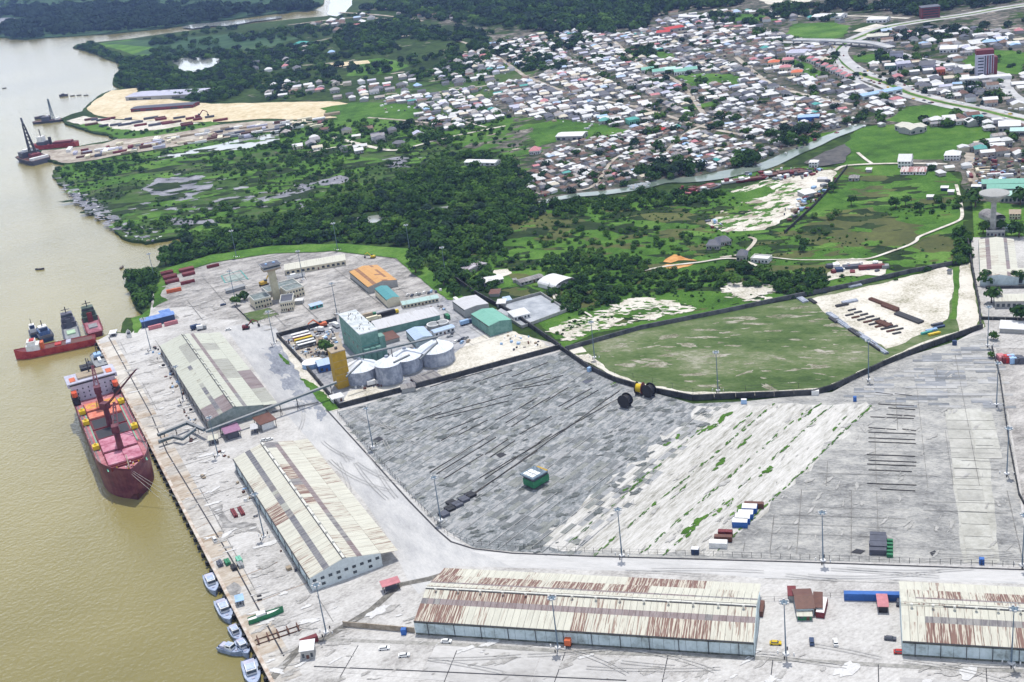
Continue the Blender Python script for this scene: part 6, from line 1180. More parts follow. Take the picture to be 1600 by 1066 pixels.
def psv(label, px, py, a, L, B, hc, dc, sc_, load):
    return boat('supply_vessel', label, 'ship', g(px, py, WZ), a, L, B, 4.2, hc, dc, [('cargo_deck',.03,.55,.8,0,.12,dc),('deck_load',.2,.38,.5,.12,1.2,load),('side_rail',.03,.55,.96,0,.05,hc),('superstructure',.58,.84,.86,0,4,sc_),('upper_house',.62,.8,.74,4,7.5,sc_),('wheelhouse',.64,.77,.66,7.5,10.5,sc_),('window_band',.638,.772,.68,8.4,9.6,M_glass),('mast',.70,.715,.06,10.5,15.5,M_steelk),('funnel',.55,.58,.3,0,7.5,hc),('cross_tree',.70,.712,.5,13,13.4,M_steelk)], bow=.3, sheer=2)
psv('dark green supply vessel with a pink deck behind the red ship', 151,527, R(112), 50, 13, P('maroon'), mat('pinkish_deck',[(.4,(.24,.08,.11)),(.6,(.38,.17,.20))],((.2,1,5),),.7), mat('dark_green_house',[(.4,(.04,.07,.055)),(.6,(.10,.13,.10))],((.2,1,4),),.6), P('grey'))
psv('slate coloured supply vessel with a green load on its deck', 116,537, R(111), 48, 12.5, P('slate'), P('grey'), mat('slate_house',[(.4,(.05,.05,.07)),(.6,(.14,.14,.18))],((.2,1,4),),.6), mat('pale_green_load',[(.4,(.30,.44,.30)),(.6,(.40,.52,.38))],((.3,1,3),),.8))
def tug(label, px, py, a, L, B, hc, sc_):
    return boat('tug', label, 'tug', g(px, py, WZ), a, L, B, 3.2, hc, P('slate'), [('deckhouse',.3,.75,.7,0,2.8,sc_),('wheelhouse',.45,.68,.55,2.8,5.4,WHT),('window_band',.44,.69,.56,3.9,4.8,M_glass),('funnel',.33,.38,.5,2.8,5.4,P('navy')),('mast',.55,.57,.06,5.4,10,M_steelk),('tyre_rail',.02,.2,.9,0,.3,P('black'))], bow=.45, sheer=1.4)
tug('large blue tug beside the slate supply vessel', 76,534, R(118), 28, 11, P('navy'), mat('tug_blue',[(.4,(.07,.12,.25)),(.6,(.13,.20,.36))],((.3,1,3),),.5)); tug('small blue and white tug farthest out on the river', 55,529, R(112), 19, 7, P('navy'), WHT)
boat('dark_barge', 'dark grey work barge between the red ship and the bulk carrier', 'barge', g(161,577,WZ), AS+math.pi, 30, 10, 3, P('slate'), P('grey'), [('deckhouse',.55,.75,.5,0,3,P('lblue')),('deck_load',.2,.45,.2,0,2.2,WHT),('winch',.48,.52,.7,0,1.4,M_steelk),('mast',.65,.66,.06,3,9,M_steelk)], bow=.2, sheer=.5)
boat('pilot_boat', 'small black pilot boat behind the stern of the bulk carrier', 'boat', g(142,581,WZ), R(110), 16, 4.5, 2, P('black'), P('slate'), [('cabin',.3,.6,.7,0,2.4,P('slate')),('mast',.4,.43,.1,2.4,6,M_steelk)], bow=.5)
# crane barge and vessels off the timber yard
t = boat('crane_barge', 'dark crane barge with a tall lattice crane by the timber yard', 'crane barge', g(66,256,WZ), R(128), 62, 30, 6, P('slate'), P('brown'), [('deckhouse',.55,.8,.8,0,7,P('slate')),('winch_house',.2,.45,.4,0,6,P('maroon')),('upper_deck',.6,.72,.5,7,10,WHT),('side_box',.05,.15,.8,0,3,WHT)], bow=.1, sheer=0)
mb = MB()
for s in (-1,1):
    for q in (-1,1): mb.tube((24+s*4,q*4,6),(34+s*1.0,q*1.0,50),1.0,4,0,.6)
for k in range(9):
    f0 = k/9; x0 = 24+10*f0; w0 = 4-3*f0; z0_ = 6+44*f0; x1 = 24+10*(k+1)/9; w1 = 4-3*(k+1)/9; z1_ = 6+44*(k+1)/9
    for q in (-1,1): mb.tube((x0-w0,q*w0,z0_),(x1+w1,q*w1,z1_),.4); mb.tube((x0+w0,q*w0,z0_),(x1-w1,-q*w1,z1_),.35)
mb.build('lattice_jib', M_steelk, t); MB().tube((34,0,49),(35.5,0,58),1.3,6).build('jib_head', P('slate'), t)
boat('supply_ship', 'red hulled supply ship with white bridge moored inside the timber yard inlet', 'ship', g(122,229,WZ), R(172), 66, 14, 7, RED, MR, [('superstructure',.65,.85,.8,0,5,P('slate')),('bridge',.7,.82,.7,5,12,WHT),('mast',.75,.76,.1,12,22,M_steelk),('deck_load',.1,.5,.7,0,3,MR),('deck_crane',.55,.6,.2,0,10,M_steelk)], bow=.25, sheer=3)
for k, (x, y, L, c, s, lab) in enumerate(((98,189,50,'slate','slate','far dark dredger with a lattice mast at the sand shore'),(78,184,26,'slate','grey','small barge left of the far dredger'),(106,150,16,'slate','slate','small dark boat out on the river beyond the dredger'))):
    t = boat('dredger' if k == 0 else 'work_barge', lab, 'barge', g(x, y, WZ), R(172), L, L*.28, 3, P(c), P('brown'), [('deckhouse',.4,.65,.6,0,6 if k == 0 else 2,P(s)),('deck_box',.1,.2,.6,0,3 if k == 0 else 1.5,WHT)], bow=.15, sheer=0)
    if k == 0:
        mb = MB()
        for s1 in (-1,1):
            for q in (-1,1): mb.tube((L*.3+s1*2,q*2,3),(L*.3+s1*.5,q*.5,36),.5)
        for j in range(6): mb.tube((L*.3-2+j*.3,-2,3+j*5.5),(L*.3+2-j*.3,2,8.5+j*5.5),.35)
        mb.build('lattice_mast', M_pole, t)
for k, (x, y) in enumerate(((117,150),(127,149),(138,149),(10,138),(69,420+1))): boat('canoe', ['first','second','third','lone'][min(k,3)]+' small canoe on the '+('far river reach' if k < 3 else 'open river' if k == 3 else 'river near the creek mouth'), 'canoe', g(x, y, WZ), R(170), 9, 2, .8, P('slate'), P('brown'), [('thwart',.3,.7,.5,0,.3,P('tan'))], sheer=.3)
boat('canoe', 'single canoe near the creek mouth', 'canoe', g(188,421,WZ), R(80), 7, 2, .8, P('slate'), P('brown'), [('thwart',.3,.7,.5,0,.3,P('tan'))], sheer=.3)
for k, (x, y, a, L, B, c, lab) in enumerate(((1074,305,35,34,9,'pink','red decked barge moored on the creek'),(1094,302,35,26,8,'grey','grey barge beside the red decked barge'),(1062,299,5,16,5,'brown','small brown boat left of the red decked barge'),(1188,278,4,42,10,'brown','long brown barge at the boatyard shore'),(1128,288,3,26,7,'white','white decked boat moored right of the red barge'),(1150,286,4,30,8,'maroon','maroon work boat at the boatyard'),(1230,276,4,24,8,'slate','dark boat right of the long brown barge'))):
    boat('creek_boat', lab, 'boat', g(x, y)+Vector((0,0,.55)), R(a), L, B, 1.6, P(c), P(c), [('deckhouse',.1,.25,.6,0,2.4,WHT if k%2 else P('maroon')),('deck_load',.4,.8,.6,0,.7,P('brown'))], bow=.12, sheer=.2)
for k in range(14): boat('creek_canoe', 'white open boat drawn up on the town bank of the creek', 'boat', g(978+random.uniform(0,26), 297-random.uniform(0,9))+Vector((0,0,.6)), R(random.uniform(-50,-20)), 8, 2.4, .8, WHT, P('lblue'), [('thwart',.3,.6,.5,0,.3,P('tan'))], sheer=.2)['group'] = 'open boats on the creek bank'
# timber yard stacks and barges
tc = ('maroon','brown','cream','slate','white','lilac','cream','tan','white','grey')
for k in range(110):
    tcc = random.choice(tc); f = (k+.5)/110; x = 112+f*395+random.uniform(-6,6); y = 249-f*55+random.uniform(-11,5)
    stack(x, y, R(random.choice((8,10,98))), random.uniform(9,24), random.uniform(4,7), random.uniform(2,4), P(tcc), '%s stack in the %s part of the long waterside yard' % (tcc, ('western' if k < 37 else 'middle' if k < 74 else 'eastern')), n=2, z=.6, name='yard_stack', cat='stack')['group'] = 'stacks in the waterside timber yard'
for k in range(26):
    x = 112+random.uniform(0,230); y = 190+random.uniform(-4,10)-max(0,(x-250))*.02; stack(x, y, R(8), random.uniform(10,22), 5, 3, P(random.choice(('maroon','maroon','slate','brown'))), 'dark red stack on the sand yard north of the inlet', n=2, z=.6, name='yard_stack', cat='stack')['group'] = 'stacks on the northern sand yard'
# scrap and rubble
def rubble(name, label, areas, dens, smin, smax, cols, z=.43, hmax=1.6, seed=5):
    r = random.Random(seed); mb = MB()
    for ar in areas:
        for p in scatter(ar, dens, seed=seed): s = r.uniform(smin, smax); mb.rbox(p[0], p[1], z, s, s*r.uniform(.3,1), r.uniform(.3,hmax), r.uniform(0,3), r.randrange(len(cols)))
    stuff(mb.build(name, [P(c) for c in cols]), label, 'scrap')
rubble('scrap', 'scattered scrap, pallets and machine parts along the shed walls', [[(236,545),(250,545),(285,600),(312,660),(300,668),(282,640),(262,600)],[(348,715),(358,712),(385,765),(400,800),(470,900),(462,905),(400,830),(370,770)],[(470,552),(490,545),(510,560),(500,580),(480,572)],[(790,520),(830,528),(852,543),(800,555),(780,545)],[(335,700),(350,702),(352,712),(336,710)]], .035, .5, 2.6, ['white','brown','slate','lblue','tan','black','grey'])
rubble('mill_clutter', 'pallets, drums and machinery packed between the mill buildings', [[(596,560),(650,540),(662,552),(610,568)],[(440,535),(520,505),(528,540),(495,575)],[(590,505),(690,478),(700,484),(600,514)],[(545,606),(600,600),(660,592),(640,600),(560,612)]], .10, .5, 2.6, ['white','brown','slate','lblue','tan','black','grey','white'], .5, 1.8, 12)
rubble('creek_clutter', 'wrecks, drums and scrap along the boatyard shore and fence', [[(1100,345),(1140,350),(1130,362),(1100,356)],[(1160,272),(1250,262),(1290,268),(1260,280),(1170,284)],[(1225,330),(1262,300),(1300,278),(1308,284),(1270,320),(1226,356)],[(1290,415),(1375,412),(1375,425),(1300,430)],[(1505,250),(1600,250),(1640,300),(1530,294)]], .03, 1, 5, ['white','brown','slate','lblue','tan','maroon','grey','slate'], .6, 2.6)
rubble('shore_rocks', 'pale rocks and driftwood on the muddy river edge', [[(100,296),(120,298),(150,322),(190,346),(180,352),(140,336),(110,308)],[(188,368),(240,372),(260,368),(240,378),(205,376)]], .03, .8, 3, ['white','grey','slate','tan'], -.2, 1.2)
for k, (x, y, L, c) in enumerate(((1317,423,22,'slate'),(1342,424,30,'maroon'),(1302,420,8,'white'),(1306,427,9,'navy'),(1292,421,8,'slate'),(1378,422,9,'grey'))): stack(x, y, R(-8), L*.6, 5, 2.6, P(c), ['long slate','long maroon','white','navy','dark','grey'][k]+' wreck on the sandy lot in the meadow', n=2, z=.6, name='wreck', cat='wreck')
for k in range(12): bldg_a = stack(1500+random.uniform(5,90), 262+random.uniform(0,28), R(random.choice((-12,-14,75))), random.uniform(8,13), 2.8, 3, P(random.choice(('tan','cream','slate','white','maroon'))), 'old bus or lorry body in the crowded vehicle yard', n=1, z=.6, name='old_bus', cat='bus'); bldg_a['group'] = 'vehicles in the crowded yard'
sheet('villa_road', [(1508,240),(1524,242),(1520,262),(1530,292),(1520,294),(1508,262)], M_dirt, z=ZT+.3, amp=1, step=5)

# ------------------------------------------------------------------ roads through the town
RD = []
def road(name, px, width, m, z, k=5):
    pts = smooth(gp(px), k); o = ribbon(pts, width, z).build(name, m); o['kind'] = 'structure'; RD.append((np.array([(p.x, p.y) for p in pts]), width)); return o
HW = [(1780,222),(1600,189),(1540,175),(1480,163),(1420,147),(1385,131),(1352,120),(1326,106),(1311,92),(1309,80),(1322,68),(1346,58),(1380,45),(1440,34),(1510,24),(1560,15),(1620,6)]
road('highway', HW, 28, M_dirt, ZT+.06); 
hp = smooth(gp(HW), 5)
offs = offs0
for s in (-1,1): o = ribbon(offs(hp, s*9.5), 9, ZT+.10).build('carriageway', M_tar); o['kind'] = 'structure'
o = ribbon(hp, 6, ZT+.08).build('highway_median', M_grass2); o['kind'] = 'structure'
road('slip_road', [(1300,78),(1304,92),(1314,108),(1330,122),(1350,134),(1390,150)], 9, M_tar, ZT+.085); road('slip_road', [(1322,72),(1312,84),(1324,100),(1342,114)], 8, M_tar, ZT+.09)
road('east_road', [(1780,180),(1640,176),(1590,155),(1574,140),(1568,124),(1560,116),(1500,104),(1440,94),(1400,84),(1360,78)], 13, M_tar, ZT+.07)
road('ring_road', [(1200,66),(1260,68),(1310,70),(1360,74),(1400,84)], 12, M_tar, ZT+.065)
t = thing('flyover', 'long concrete flyover crossing above the highway bend', 'bridge', g(1240,69)+Vector((0,0,.5)))
fp = [p+Vector((0,0,6)) for p in smooth(gp([(1240,69),(1290,70),(1330,72),(1365,75),(1392,82)]), 3)]; b0 = g(1240,69)+Vector((0,0,.5)); fp = [p-b0 for p in fp]
ribbon(fp, 12, .5, th=1.6).build('deck', M_tar, t)
for s in (-1,1): ribbon(offs(fp, s*5.9), .4, 1.4, th=.9).build('parapet', M_wwhite, t)
for k in range(0, len(fp), 1): MB().cyl(fp[k].x, fp[k].y, 0, 5, 1.1, 1.1, 8).build('pier', M_wgrey, t)
for k, (px, wd, m_) in enumerate((([(880,475),(870,464),(866,452)],1.6,M_track),([(1340,407),(1362,405),(1400,392),(1420,385),(1432,378),(1436,372),(1460,362),(1495,348),(1503,340),(1502,325),(1498,305),(1494,290)],2.6,M_track),([(1200,403),(1250,408),(1340,407)],1.6,M_track),([(1125,404),(1160,398),(1180,378),(1170,372)],3,M_dirt),([(1000,426),(1040,418),(1090,412),(1150,406),(1210,430)],2.6,M_track),([(862,454),(868,470),(880,478),(905,486),(918,492),(925,497)],1.6,M_track),([(640,232),(700,216),(790,198)],5,M_track),([(520,215),(560,226),(610,236),(640,232)],7,M_track),([(480,240),(520,232),(560,226)],4,M_track),([(1305,268),(1325,260),(1400,257),(1480,258)],4,M_track),([(1340,240),(1352,250),(1362,257)],3,M_track),([(720,190),(760,200)],3,M_track),([(575,185),(640,190),(690,196)],5,M_dirt),([(900,300),(930,290),(960,250),(1000,235)],4,M_dirt),([(1040,240),(1080,205),(1150,180)],5,M_dirt),([(820,120),(900,150),(1000,170),(1100,200),(1180,215)],6,M_dirt),([(700,60),(760,80),(820,120)],6,M_dirt),([(960,66),(1000,100),(1060,130),(1100,180)],6,M_dirt),([(1150,90),(1200,130),(1260,150),(1330,165)],7,M_dirt),([(650,150),(760,135),(900,110),(1060,90),(1200,68)],6,M_dirt),([(530,20),(600,25),(660,34)],8,M_dirt),([(560,17),(640,12),(680,12)],8,M_dirt),([(450,40),(560,28),(640,36)],9,M_dirt),([(1200,27),(1330,26),(1420,30)],9,M_sand),([(820,60),(960,54),(1200,45)],6,M_dirt))):
    road('track' if wd < 4 else 'street', px, wd, m_, ZT+.11+.004*k, 5)
# ------------------------------------------------------------------ town houses
def hmesh(kind, wx, wy, h, ri):
    pass
HM = [S_white, sheetmat('town_zinc_roof',(.56,.56,.56),(.40,.36,.33),.58,.66), sheetmat('town_grey_roof',(.24,.24,.26),(.20,.15,.13),.54,.64), sheetmat('town_rust_roof',(.17,.11,.085),(.12,.06,.04),.5,.6), P('slate'), sheetmat('town_dull_roof',(.36,.34,.33),(.22,.17,.14),.52,.62), P('pink'), P('teal'), P('lblue'), sheetmat('town_cream_roof',(.55,.50,.40),(.4,.33,.25),.55,.65), M_wwhite, M_wcream, M_wgrey, P('brown'), S_lb, P('lilac')]
HN = ['white','pale zinc','grey','rusty brown','dark slate','dull grey','faded red','teal','blue','cream',None,None,None,'brown','light blue','lilac']
SLUM = (27,20,14,20,7,13,1,1,1,2,0,0,0,6,1,0); MID = (27,17,12,8,20,9,2,1,1,4,0,0,0,4,2,4); WEST = (14,14,14,4,24,12,2,2,1,4,0,0,0,1,2,3)
DIST = [('slum',[(830,316),(828,292),(835,262),(860,236),(930,215),(1000,196),(1090,182),(1180,168),(1330,178),(1385,198),(1345,200),(1295,214),(1215,250),(1150,266),(1080,278),(1000,290),(905,303)],R(24),10,9,.93,SLUM,(5,9),(2.4,3.4),'the crowded quarter above the creek'),
 ('mid',[(565,166),(640,150),(760,135),(900,100),(1000,70),(1100,52),(1200,72),(1300,72),(1330,125),(1380,150),(1420,160),(1385,196),(1330,176),(1180,166),(1090,180),(1000,194),(930,213),(860,190),(800,182),(700,206),(640,190)],R(8),13,11,.88,MID,(7.5,13),(2.4,4.0),'the middle of the town'),
 ('west',[(430,238),(440,205),(500,190),(560,200),(640,205),(700,212),(660,232),(600,245),(500,240)],R(12),24,20,.42,WEST,(10,16),(3,5.5),'the sparse western quarter'),
 ('westb',[(400,160),(430,130),(560,130),(660,112),(760,100),(780,130),(640,150),(565,166),(500,150)],R(6),20,17,.62,WEST,(9,15),(2.8,5),'the wooded north western quarter'),
 ('north',[(700,98),(760,72),(860,50),(980,52),(1050,40),(1150,40),(1200,48),(1260,66),(1200,72),(1100,52),(1000,70),(900,100),(780,118)],R(4),14.5,13,.87,MID,(8,14),(2.4,3.8),'the northern edge of the town'),
 ('norwest',[(380,110),(420,86),(470,64),(520,84),(500,110),(440,120)],R(4),26,24,.34,WEST,(10,18),(3,6),'the far western waterside'),
 ('depot',[(470,44),(560,20),(640,30),(600,40),(520,54)],R(-8),30,26,.5,SLUM,(9,24),(3,6),'the far northern depot'),
 ('east',[(1335,122),(1360,92),(1440,88),(1560,118),(1570,140),(1590,158),(1640,190),(1500,160),(1420,142)],R(-10),16,14,.75,MID,(9,14),(2.6,5),'the blocks beside the highway'),
 ('east2',[(1330,62),(1400,48),(1480,46),(1600,52),(1600,78),(1500,86),(1420,80),(1370,72)],R(-6),18,14,.7,MID,(9,17),(3,5),'the blocks north of the east road'),
 ('east3',[(1440,200),(1500,178),(1560,192),(1700,215),(1700,262),(1600,254),(1520,250),(1500,238),(1545,215),(1520,198)],R(-8),14,12,.8,SLUM,(8,13),(3,5),'the quarter at the right edge'),
 ('east4',[(1400,190),(1440,172),(1510,178),(1560,190),(1545,200),(1470,196)],R(-8),14,13,.5,SLUM,(7,11),(3,4),'the market by the green field'),
 ('villas',[(1425,268),(1490,258),(1510,262),(1512,290),(1490,284),(1450,272)],R(-4),15,12,.5,SLUM,(7,11),(3,4),'the cluster below the white villas'),
 ('east5',[(1440,92),(1500,86),(1600,80),(1700,84),(1700,170),(1640,172),(1590,150),(1576,128),(1560,112)],R(-8),18,16,.5,MID,(9,15),(2.4,3.8),'the blocks at the far right edge'),
 ('north2',[(1010,36),(1100,20),(1190,18),(1200,46),(1100,50)],R(4),17,15,.6,MID,(9,15),(2.4,3.8),'the far northern edge of the town'),
 ('woods',[(580,22),(700,8),(1000,-4),(1150,6),(1000,34),(900,46),(760,40),(640,30)],R(4),34,30,.20,SLUM,(9,16),(3,5),'the northern woods'),
 ('far',[(1180,22),(1300,28),(1330,40),(1240,40),(1190,40)],R(4),20,18,.5,MID,(9,14),(3,5),'the far top edge of the town')]
GW = [(np.array(wpoly(p))) for p in GREEN]
cand = []
for name, poly, ang, cx_, cy_, pr, wts, (s0, s1), (h0, h1), where in DIST:
    Pw = wpoly(poly); A = np.array(Pw); c_, s_ = math.cos(ang), math.sin(ang)
    U = A@np.array([[c_, -s_],[s_, c_]]); lo, hi = U.min(0), U.max(0)
    us = np.arange(lo[0], hi[0], cx_); vs_ = np.arange(lo[1], hi[1], cy_); uu, vv = np.meshgrid(us, vs_); uu = uu.ravel(); vv = vv.ravel()
    keep = rng.random(len(uu)) < pr; iu = np.round((uu-lo[0])/cx_).astype(int); iv = np.round((vv-lo[1])/cy_).astype(int)
    keep &= ~((iv % 9 == 0) | (iu % 13 == 0)); uu, vv = uu[keep], vv[keep]
    uu = uu+rng.uniform(-.22,.22,len(uu))*cx_; vv = vv+rng.uniform(-.2,.2,len(vv))*cy_
    X = uu*c_-vv*s_; Y = uu*s_+vv*c_; k = inside(X, Y, Pw)
    for G_ in GW: k &= ~inside(X, Y, [tuple(q) for q in G_])
    for rp, rw in RD+[(np.array([(p.x,p.y) for p in CKP]), 34)]:
        d2 = np.full(len(X), 1e12)
        for i in range(len(rp)-1):
            a, b = rp[i], rp[i+1]; ab = b-a; L2 = max(1e-6, (ab**2).sum()); t_ = np.clip(((X-a[0])*ab[0]+(Y-a[1])*ab[1])/L2, 0, 1)
            d2 = np.minimum(d2, (X-a[0]-t_*ab[0])**2+(Y-a[1]-t_*ab[1])**2)
        k &= d2 > (rw/2+s0*.5)**2
    for x, y in zip(X[k], Y[k]):
        r1, r2 = rng.uniform(s0, s1), rng.uniform(s0*.85, s1*.8); a_ = ang+rng.normal(0, .16 if name == 'slum' else .08)+(math.pi/2 if rng.random() < .3 else 0)
        mi = random.choices(range(16), wts)[0]; cand.append((x, y, min(r1, cx_*.93) if a_-ang < 1 else min(r1, cy_*.93), min(r2, cy_*.9), a_, rng.uniform(h0, h1), mi, name, where))
# keep clear of hand built things
hb_ = [(o.location.x, o.location.y) for o in C.objects if o.parent is None and o.get('category') and o.location.y > 850]
HB = np.array(hb_); cand2 = []
for c in cand:
    d = np.hypot(HB[:,0]-c[0]-0, HB[:,1]-c[1]); 
    if d.min() > 13: cand2.append(c)
cand = cand2
def pixsize(x, y, s): return s/math.hypot(x, y)
cand.sort(key=lambda c: -c[2]/math.hypot(c[0], c[1])*(1 if c[7] != 'slum' else 1.0))
wallm = (12, 11, 12, 10, 5, 12)
cache = {}
def house_obj(c, idx):
    x, y, sx, sy, a, h, mi, dn, where = c; sx, sy, h = round(sx*.5)*2, round(sy*.5)*2, round(h); kind = 'hip' if (mi in (4,6,7) or idx % 4 == 0) else 'gable'; wi = wallm[idx % 6]
    size = 'small' if sx < 8 else 'mid sized' if sx < 12 else 'large'
    t = thing('house', '%s %s roofed %s house in %s' % (size, HN[mi], 'hip' if kind == 'hip' else 'gable', where), 'house', Vector((x, y, .62)), a, 'houses in '+where)
    key = (sx, sy, h, kind)
    if key not in cache:
        w_ = MB().box(-sx/2,sx/2,-sy/2,sy/2,0,h); ri = min(sx,sy)*.17+.3
        if kind == 'gable': w_.add([(-sx/2,-sy/2,h),(-sx/2,sy/2,h),(-sx/2,0,h+ri-.1),(sx/2,-sy/2,h),(sx/2,sy/2,h),(sx/2,0,h+ri-.1)],[(0,2,1),(3,4,5)]); r_ = MB().slab(-sy/2-.5,h-.15,0,h+ri,-sx/2-.5,sx/2+.5,.1).slab(sy/2+.5,h-.15,0,h+ri,-sx/2-.5,sx/2+.5,.1)
        else: r_ = MB().hip(-sx/2-.6,sx/2+.6,-sy/2-.6,sy/2+.6,h+.01,h+ri*1.5,min(sx,sy)/2)
        cache[key] = (w_.mesh('wall', M_wwhite), r_.mesh('roof', S_white), MB().box(-.5,.5,-.06,0,0,2.1).mesh('door', P('brown')), MB().box(-.7,.7,-.06,0,1,2.1).mesh('window', M_glass))
    wm_, rm_, dm_, wd_ = cache[key]; setmat(link('wall', wm_, t), HM[wi]); setmat(link('roof', rm_, t), HM[mi])
    link('door', dm_, t, Vector((sx*.1,-sy/2,0))); link('window', wd_, t, Vector((-sx*.28,-sy/2,0))); link('window', wd_, t, Vector((sx*.36,-sy/2,0)))
NI = 300
for i, c in enumerate(cand[:NI]): house_obj(c, i)
mb = MB()
for i, c in enumerate(cand[NI:]):
    x, y, sx, sy, a, h, mi, dn, where = c; ca, sa = math.cos(a), math.sin(a); ri = min(sx,sy)*(.13 if i%3 else .30)+.2; wi = wallm[i % 6]; ex = .45
    def T(px_, py_, pz_): return (x+px_*ca-py_*sa, y+px_*sa+py_*ca, .6+pz_)
    vs = [T(*q) for q in ((-sx/2,-sy/2,0),(sx/2,-sy/2,0),(sx/2,sy/2,0),(-sx/2,sy/2,0),(-sx/2,-sy/2,h),(sx/2,-sy/2,h),(sx/2,sy/2,h),(-sx/2,sy/2,h))]
    mb.add(vs, [(0,1,5,4),(1,2,6,5),(2,3,7,6),(3,0,4,7)], wi)
    X0, X1, Y0, Y1 = -sx/2-ex, sx/2+ex, -sy/2-ex, sy/2+ex; ins = min(sx,sy)/2*(0.02 if i%3 else 1)
    vs = [T(*q) for q in ((X0,Y0,h-.1),(X1,Y0,h-.1),(X1,Y1,h-.1),(X0,Y1,h-.1),(X0+ins,0,h+ri),(X1-ins,0,h+ri))]
    mb.add(vs, [(0,1,5,4),(2,3,4,5),(1,2,5),(3,0,4)], mi)
stuff(mb.build('far_houses', HM), 'the rest of the dense town: thousands of small roofed houses', 'houses')
print('houses', len(cand))
# clutter between the houses
rubble('town_clutter', 'sheds, walls, stalls and parked things between the houses', [DIST[0][1]], .006, 1.2, 4, ['white','brown','slate','tan','grey','white','maroon'], .6, 2.2, 9)
rubble('town_clutter', 'sheds, walls and parked things between the town houses', [DIST[1][1],DIST[4][1],DIST[7][1],DIST[9][1]], .0028, 1.6, 5, ['white','lilac','slate','tan','grey','white','white'], .6, 2.4, 10)
# traffic on the highway
r_ = random.Random(5); protoc = {}
for k in range(70):
    f = r_.random()*.62; i = int(f*(len(hp)-1)); side = r_.choice((-1,1)); p = offs(hp, side*9.5+r_.uniform(-2.5,2.5))[i]; a_ = az(hp[i], hp[min(i+1, len(hp)-1)]); c_ = r_.choice(('white','slate','grey','yellow','maroon','white'))
    if c_ not in protoc: protoc[c_] = MB().box(-2.3,2.3,-.95,.95,.3,1.0).box(-1.4,1.2,-.85,.85,1.0,1.55).mesh('car', P(c_))
    tag(link('highway_car', protoc[c_], None, Vector((p.x, p.y, .73)), a_), {'white':'white','slate':'dark','grey':'grey','yellow':'yellow','maroon':'dark red'}[c_]+' car driving on the highway', 'car', 'cars on the highway')

# ------------------------------------------------------------------ trees
def crown_mesh(name, seed, m, nl=110, flatk=.8, lsz=.3):
    r = random.Random(seed); mb = MB(); lobes = [(r.uniform(-.45,.45), r.uniform(-.45,.45), r.uniform(-.1,.45), r.uniform(.42,.68)) for _ in range(6)]
    # dark inner body
    for lx, ly, lz, lr in lobes[:4]:
        n = 6; vs = [(lx, ly, (lz+lr*.8)*flatk)]+[(lx+lr*.75*math.cos(i*1.047), ly+lr*.75*math.sin(i*1.047), lz*flatk) for i in range(6)]+[(lx, ly, (lz-lr*.7)*flatk)]
        mb.add(vs, [(0,1+i,1+(i+1)%6) for i in range(6)]+[(7,1+(i+1)%6,1+i) for i in range(6)])
    for k in range(nl):
        lx, ly, lz, lr = r.choice(lobes); u = r.uniform(-.5,1); t_ = r.uniform(0,6.283); q = math.sqrt(1-u*u); k2 = lr*r.uniform(.85,1.12)
        c = Vector((lx+k2*q*math.cos(t_), ly+k2*q*math.sin(t_), (lz+k2*u)*flatk)); nrm = (Vector((q*math.cos(t_), q*math.sin(t_), u+.5))+Vector((r.uniform(-.6,.6),)*3)).normalized(); a = nrm.orthogonal().normalized(); b = nrm.cross(a); s = lsz*r.uniform(.5,1); ang = r.uniform(0,3.14)
        a2 = a*math.cos(ang)+b*math.sin(ang); b2 = -a*math.sin(ang)+b*math.cos(ang)
        mb.add([c+a2*s, c+b2*s*.8, c-a2*s*.9, c-b2*s*.7], [(0,1,2,3)])
    return mb.mesh(name, m)
CR = [crown_mesh('crown', s, LF[i]) for s, i in ((1,0),(2,0),(3,1),(4,1),(5,2),(6,3),(7,3),(8,0))]
pr_col = bpy.data.collections.new('crown_kinds'); PO = []
for i, me in enumerate(CR): o = bpy.data.objects.new('crown_kind_%02d' % i, me); pr_col.objects.link(o); PO.append(o)
FM_all = []
def forest(region, dens, r0, r1, kinds, label, cat='tree', excl=(), clump=0, seed=1, hk=1.0, indiv=True, z=0.05):
    pts = scatter(region, dens, excl, clump, seed); r = random.Random(seed)
    for x, y in pts: FM_all.append((x, y, r.uniform(r0, r1)*r.choice((.7,1,1,1.2)), r.choice(kinds), label, cat, hk, indiv, z))
DK, MD, BR, BL = (0,1,7,2), (2,3), (4,), (5,6)
pond = [(266,95),(290,88),(345,89),(355,95),(335,104),(320,112),(300,117),(282,114),(274,104)]
forest([(250,417),(262,400),(258,388),(300,372),(330,366),(400,350),(440,338),(500,325),(560,302),(620,280),(690,252),(740,238),(800,252),(828,280),(835,318),(848,340),(800,352),(780,392),(750,400),(700,408),(655,392),(640,386),(530,380),(420,384),(330,398),(262,418)], .030, 3.2, 6.0, DK+(0,7,2,3,3,5,4), 'dark mangrove tree in the dense belt behind the northern verge', excl=([(520,340),(600,330),(600,350),(525,354)],[(640,325),(760,314),(750,326),(650,336)],[(715,248),(785,250),(785,268),(715,266)]), seed=2)
forest([(196,430),(236,424),(246,432),(238,470),(232,484),(222,480),(206,458)], .055, 3, 5, DK+MD, 'tree in the clump on the river bank beside the quay', seed=3)
forest([(640,395),(655,388),(700,405),(760,410),(780,455),(740,462),(700,440),(660,412)], .02, 2.5, 5, DK+MD, 'tree by the wall behind the northern yard', seed=4)
forest([(845,410),(900,395),(960,400),(1010,405),(1070,425),(1160,412),(1215,430),(1255,440),(1200,448),(1110,452),(1010,462),(960,475),(910,492),(880,490),(860,465)], .030, 2.0, 4.2, DK+MD+(0,), 'dark shrub in the dense thicket below the laterite heap', excl=([(1020,400),(1095,400),(1095,425),(1010,425)],), seed=5)
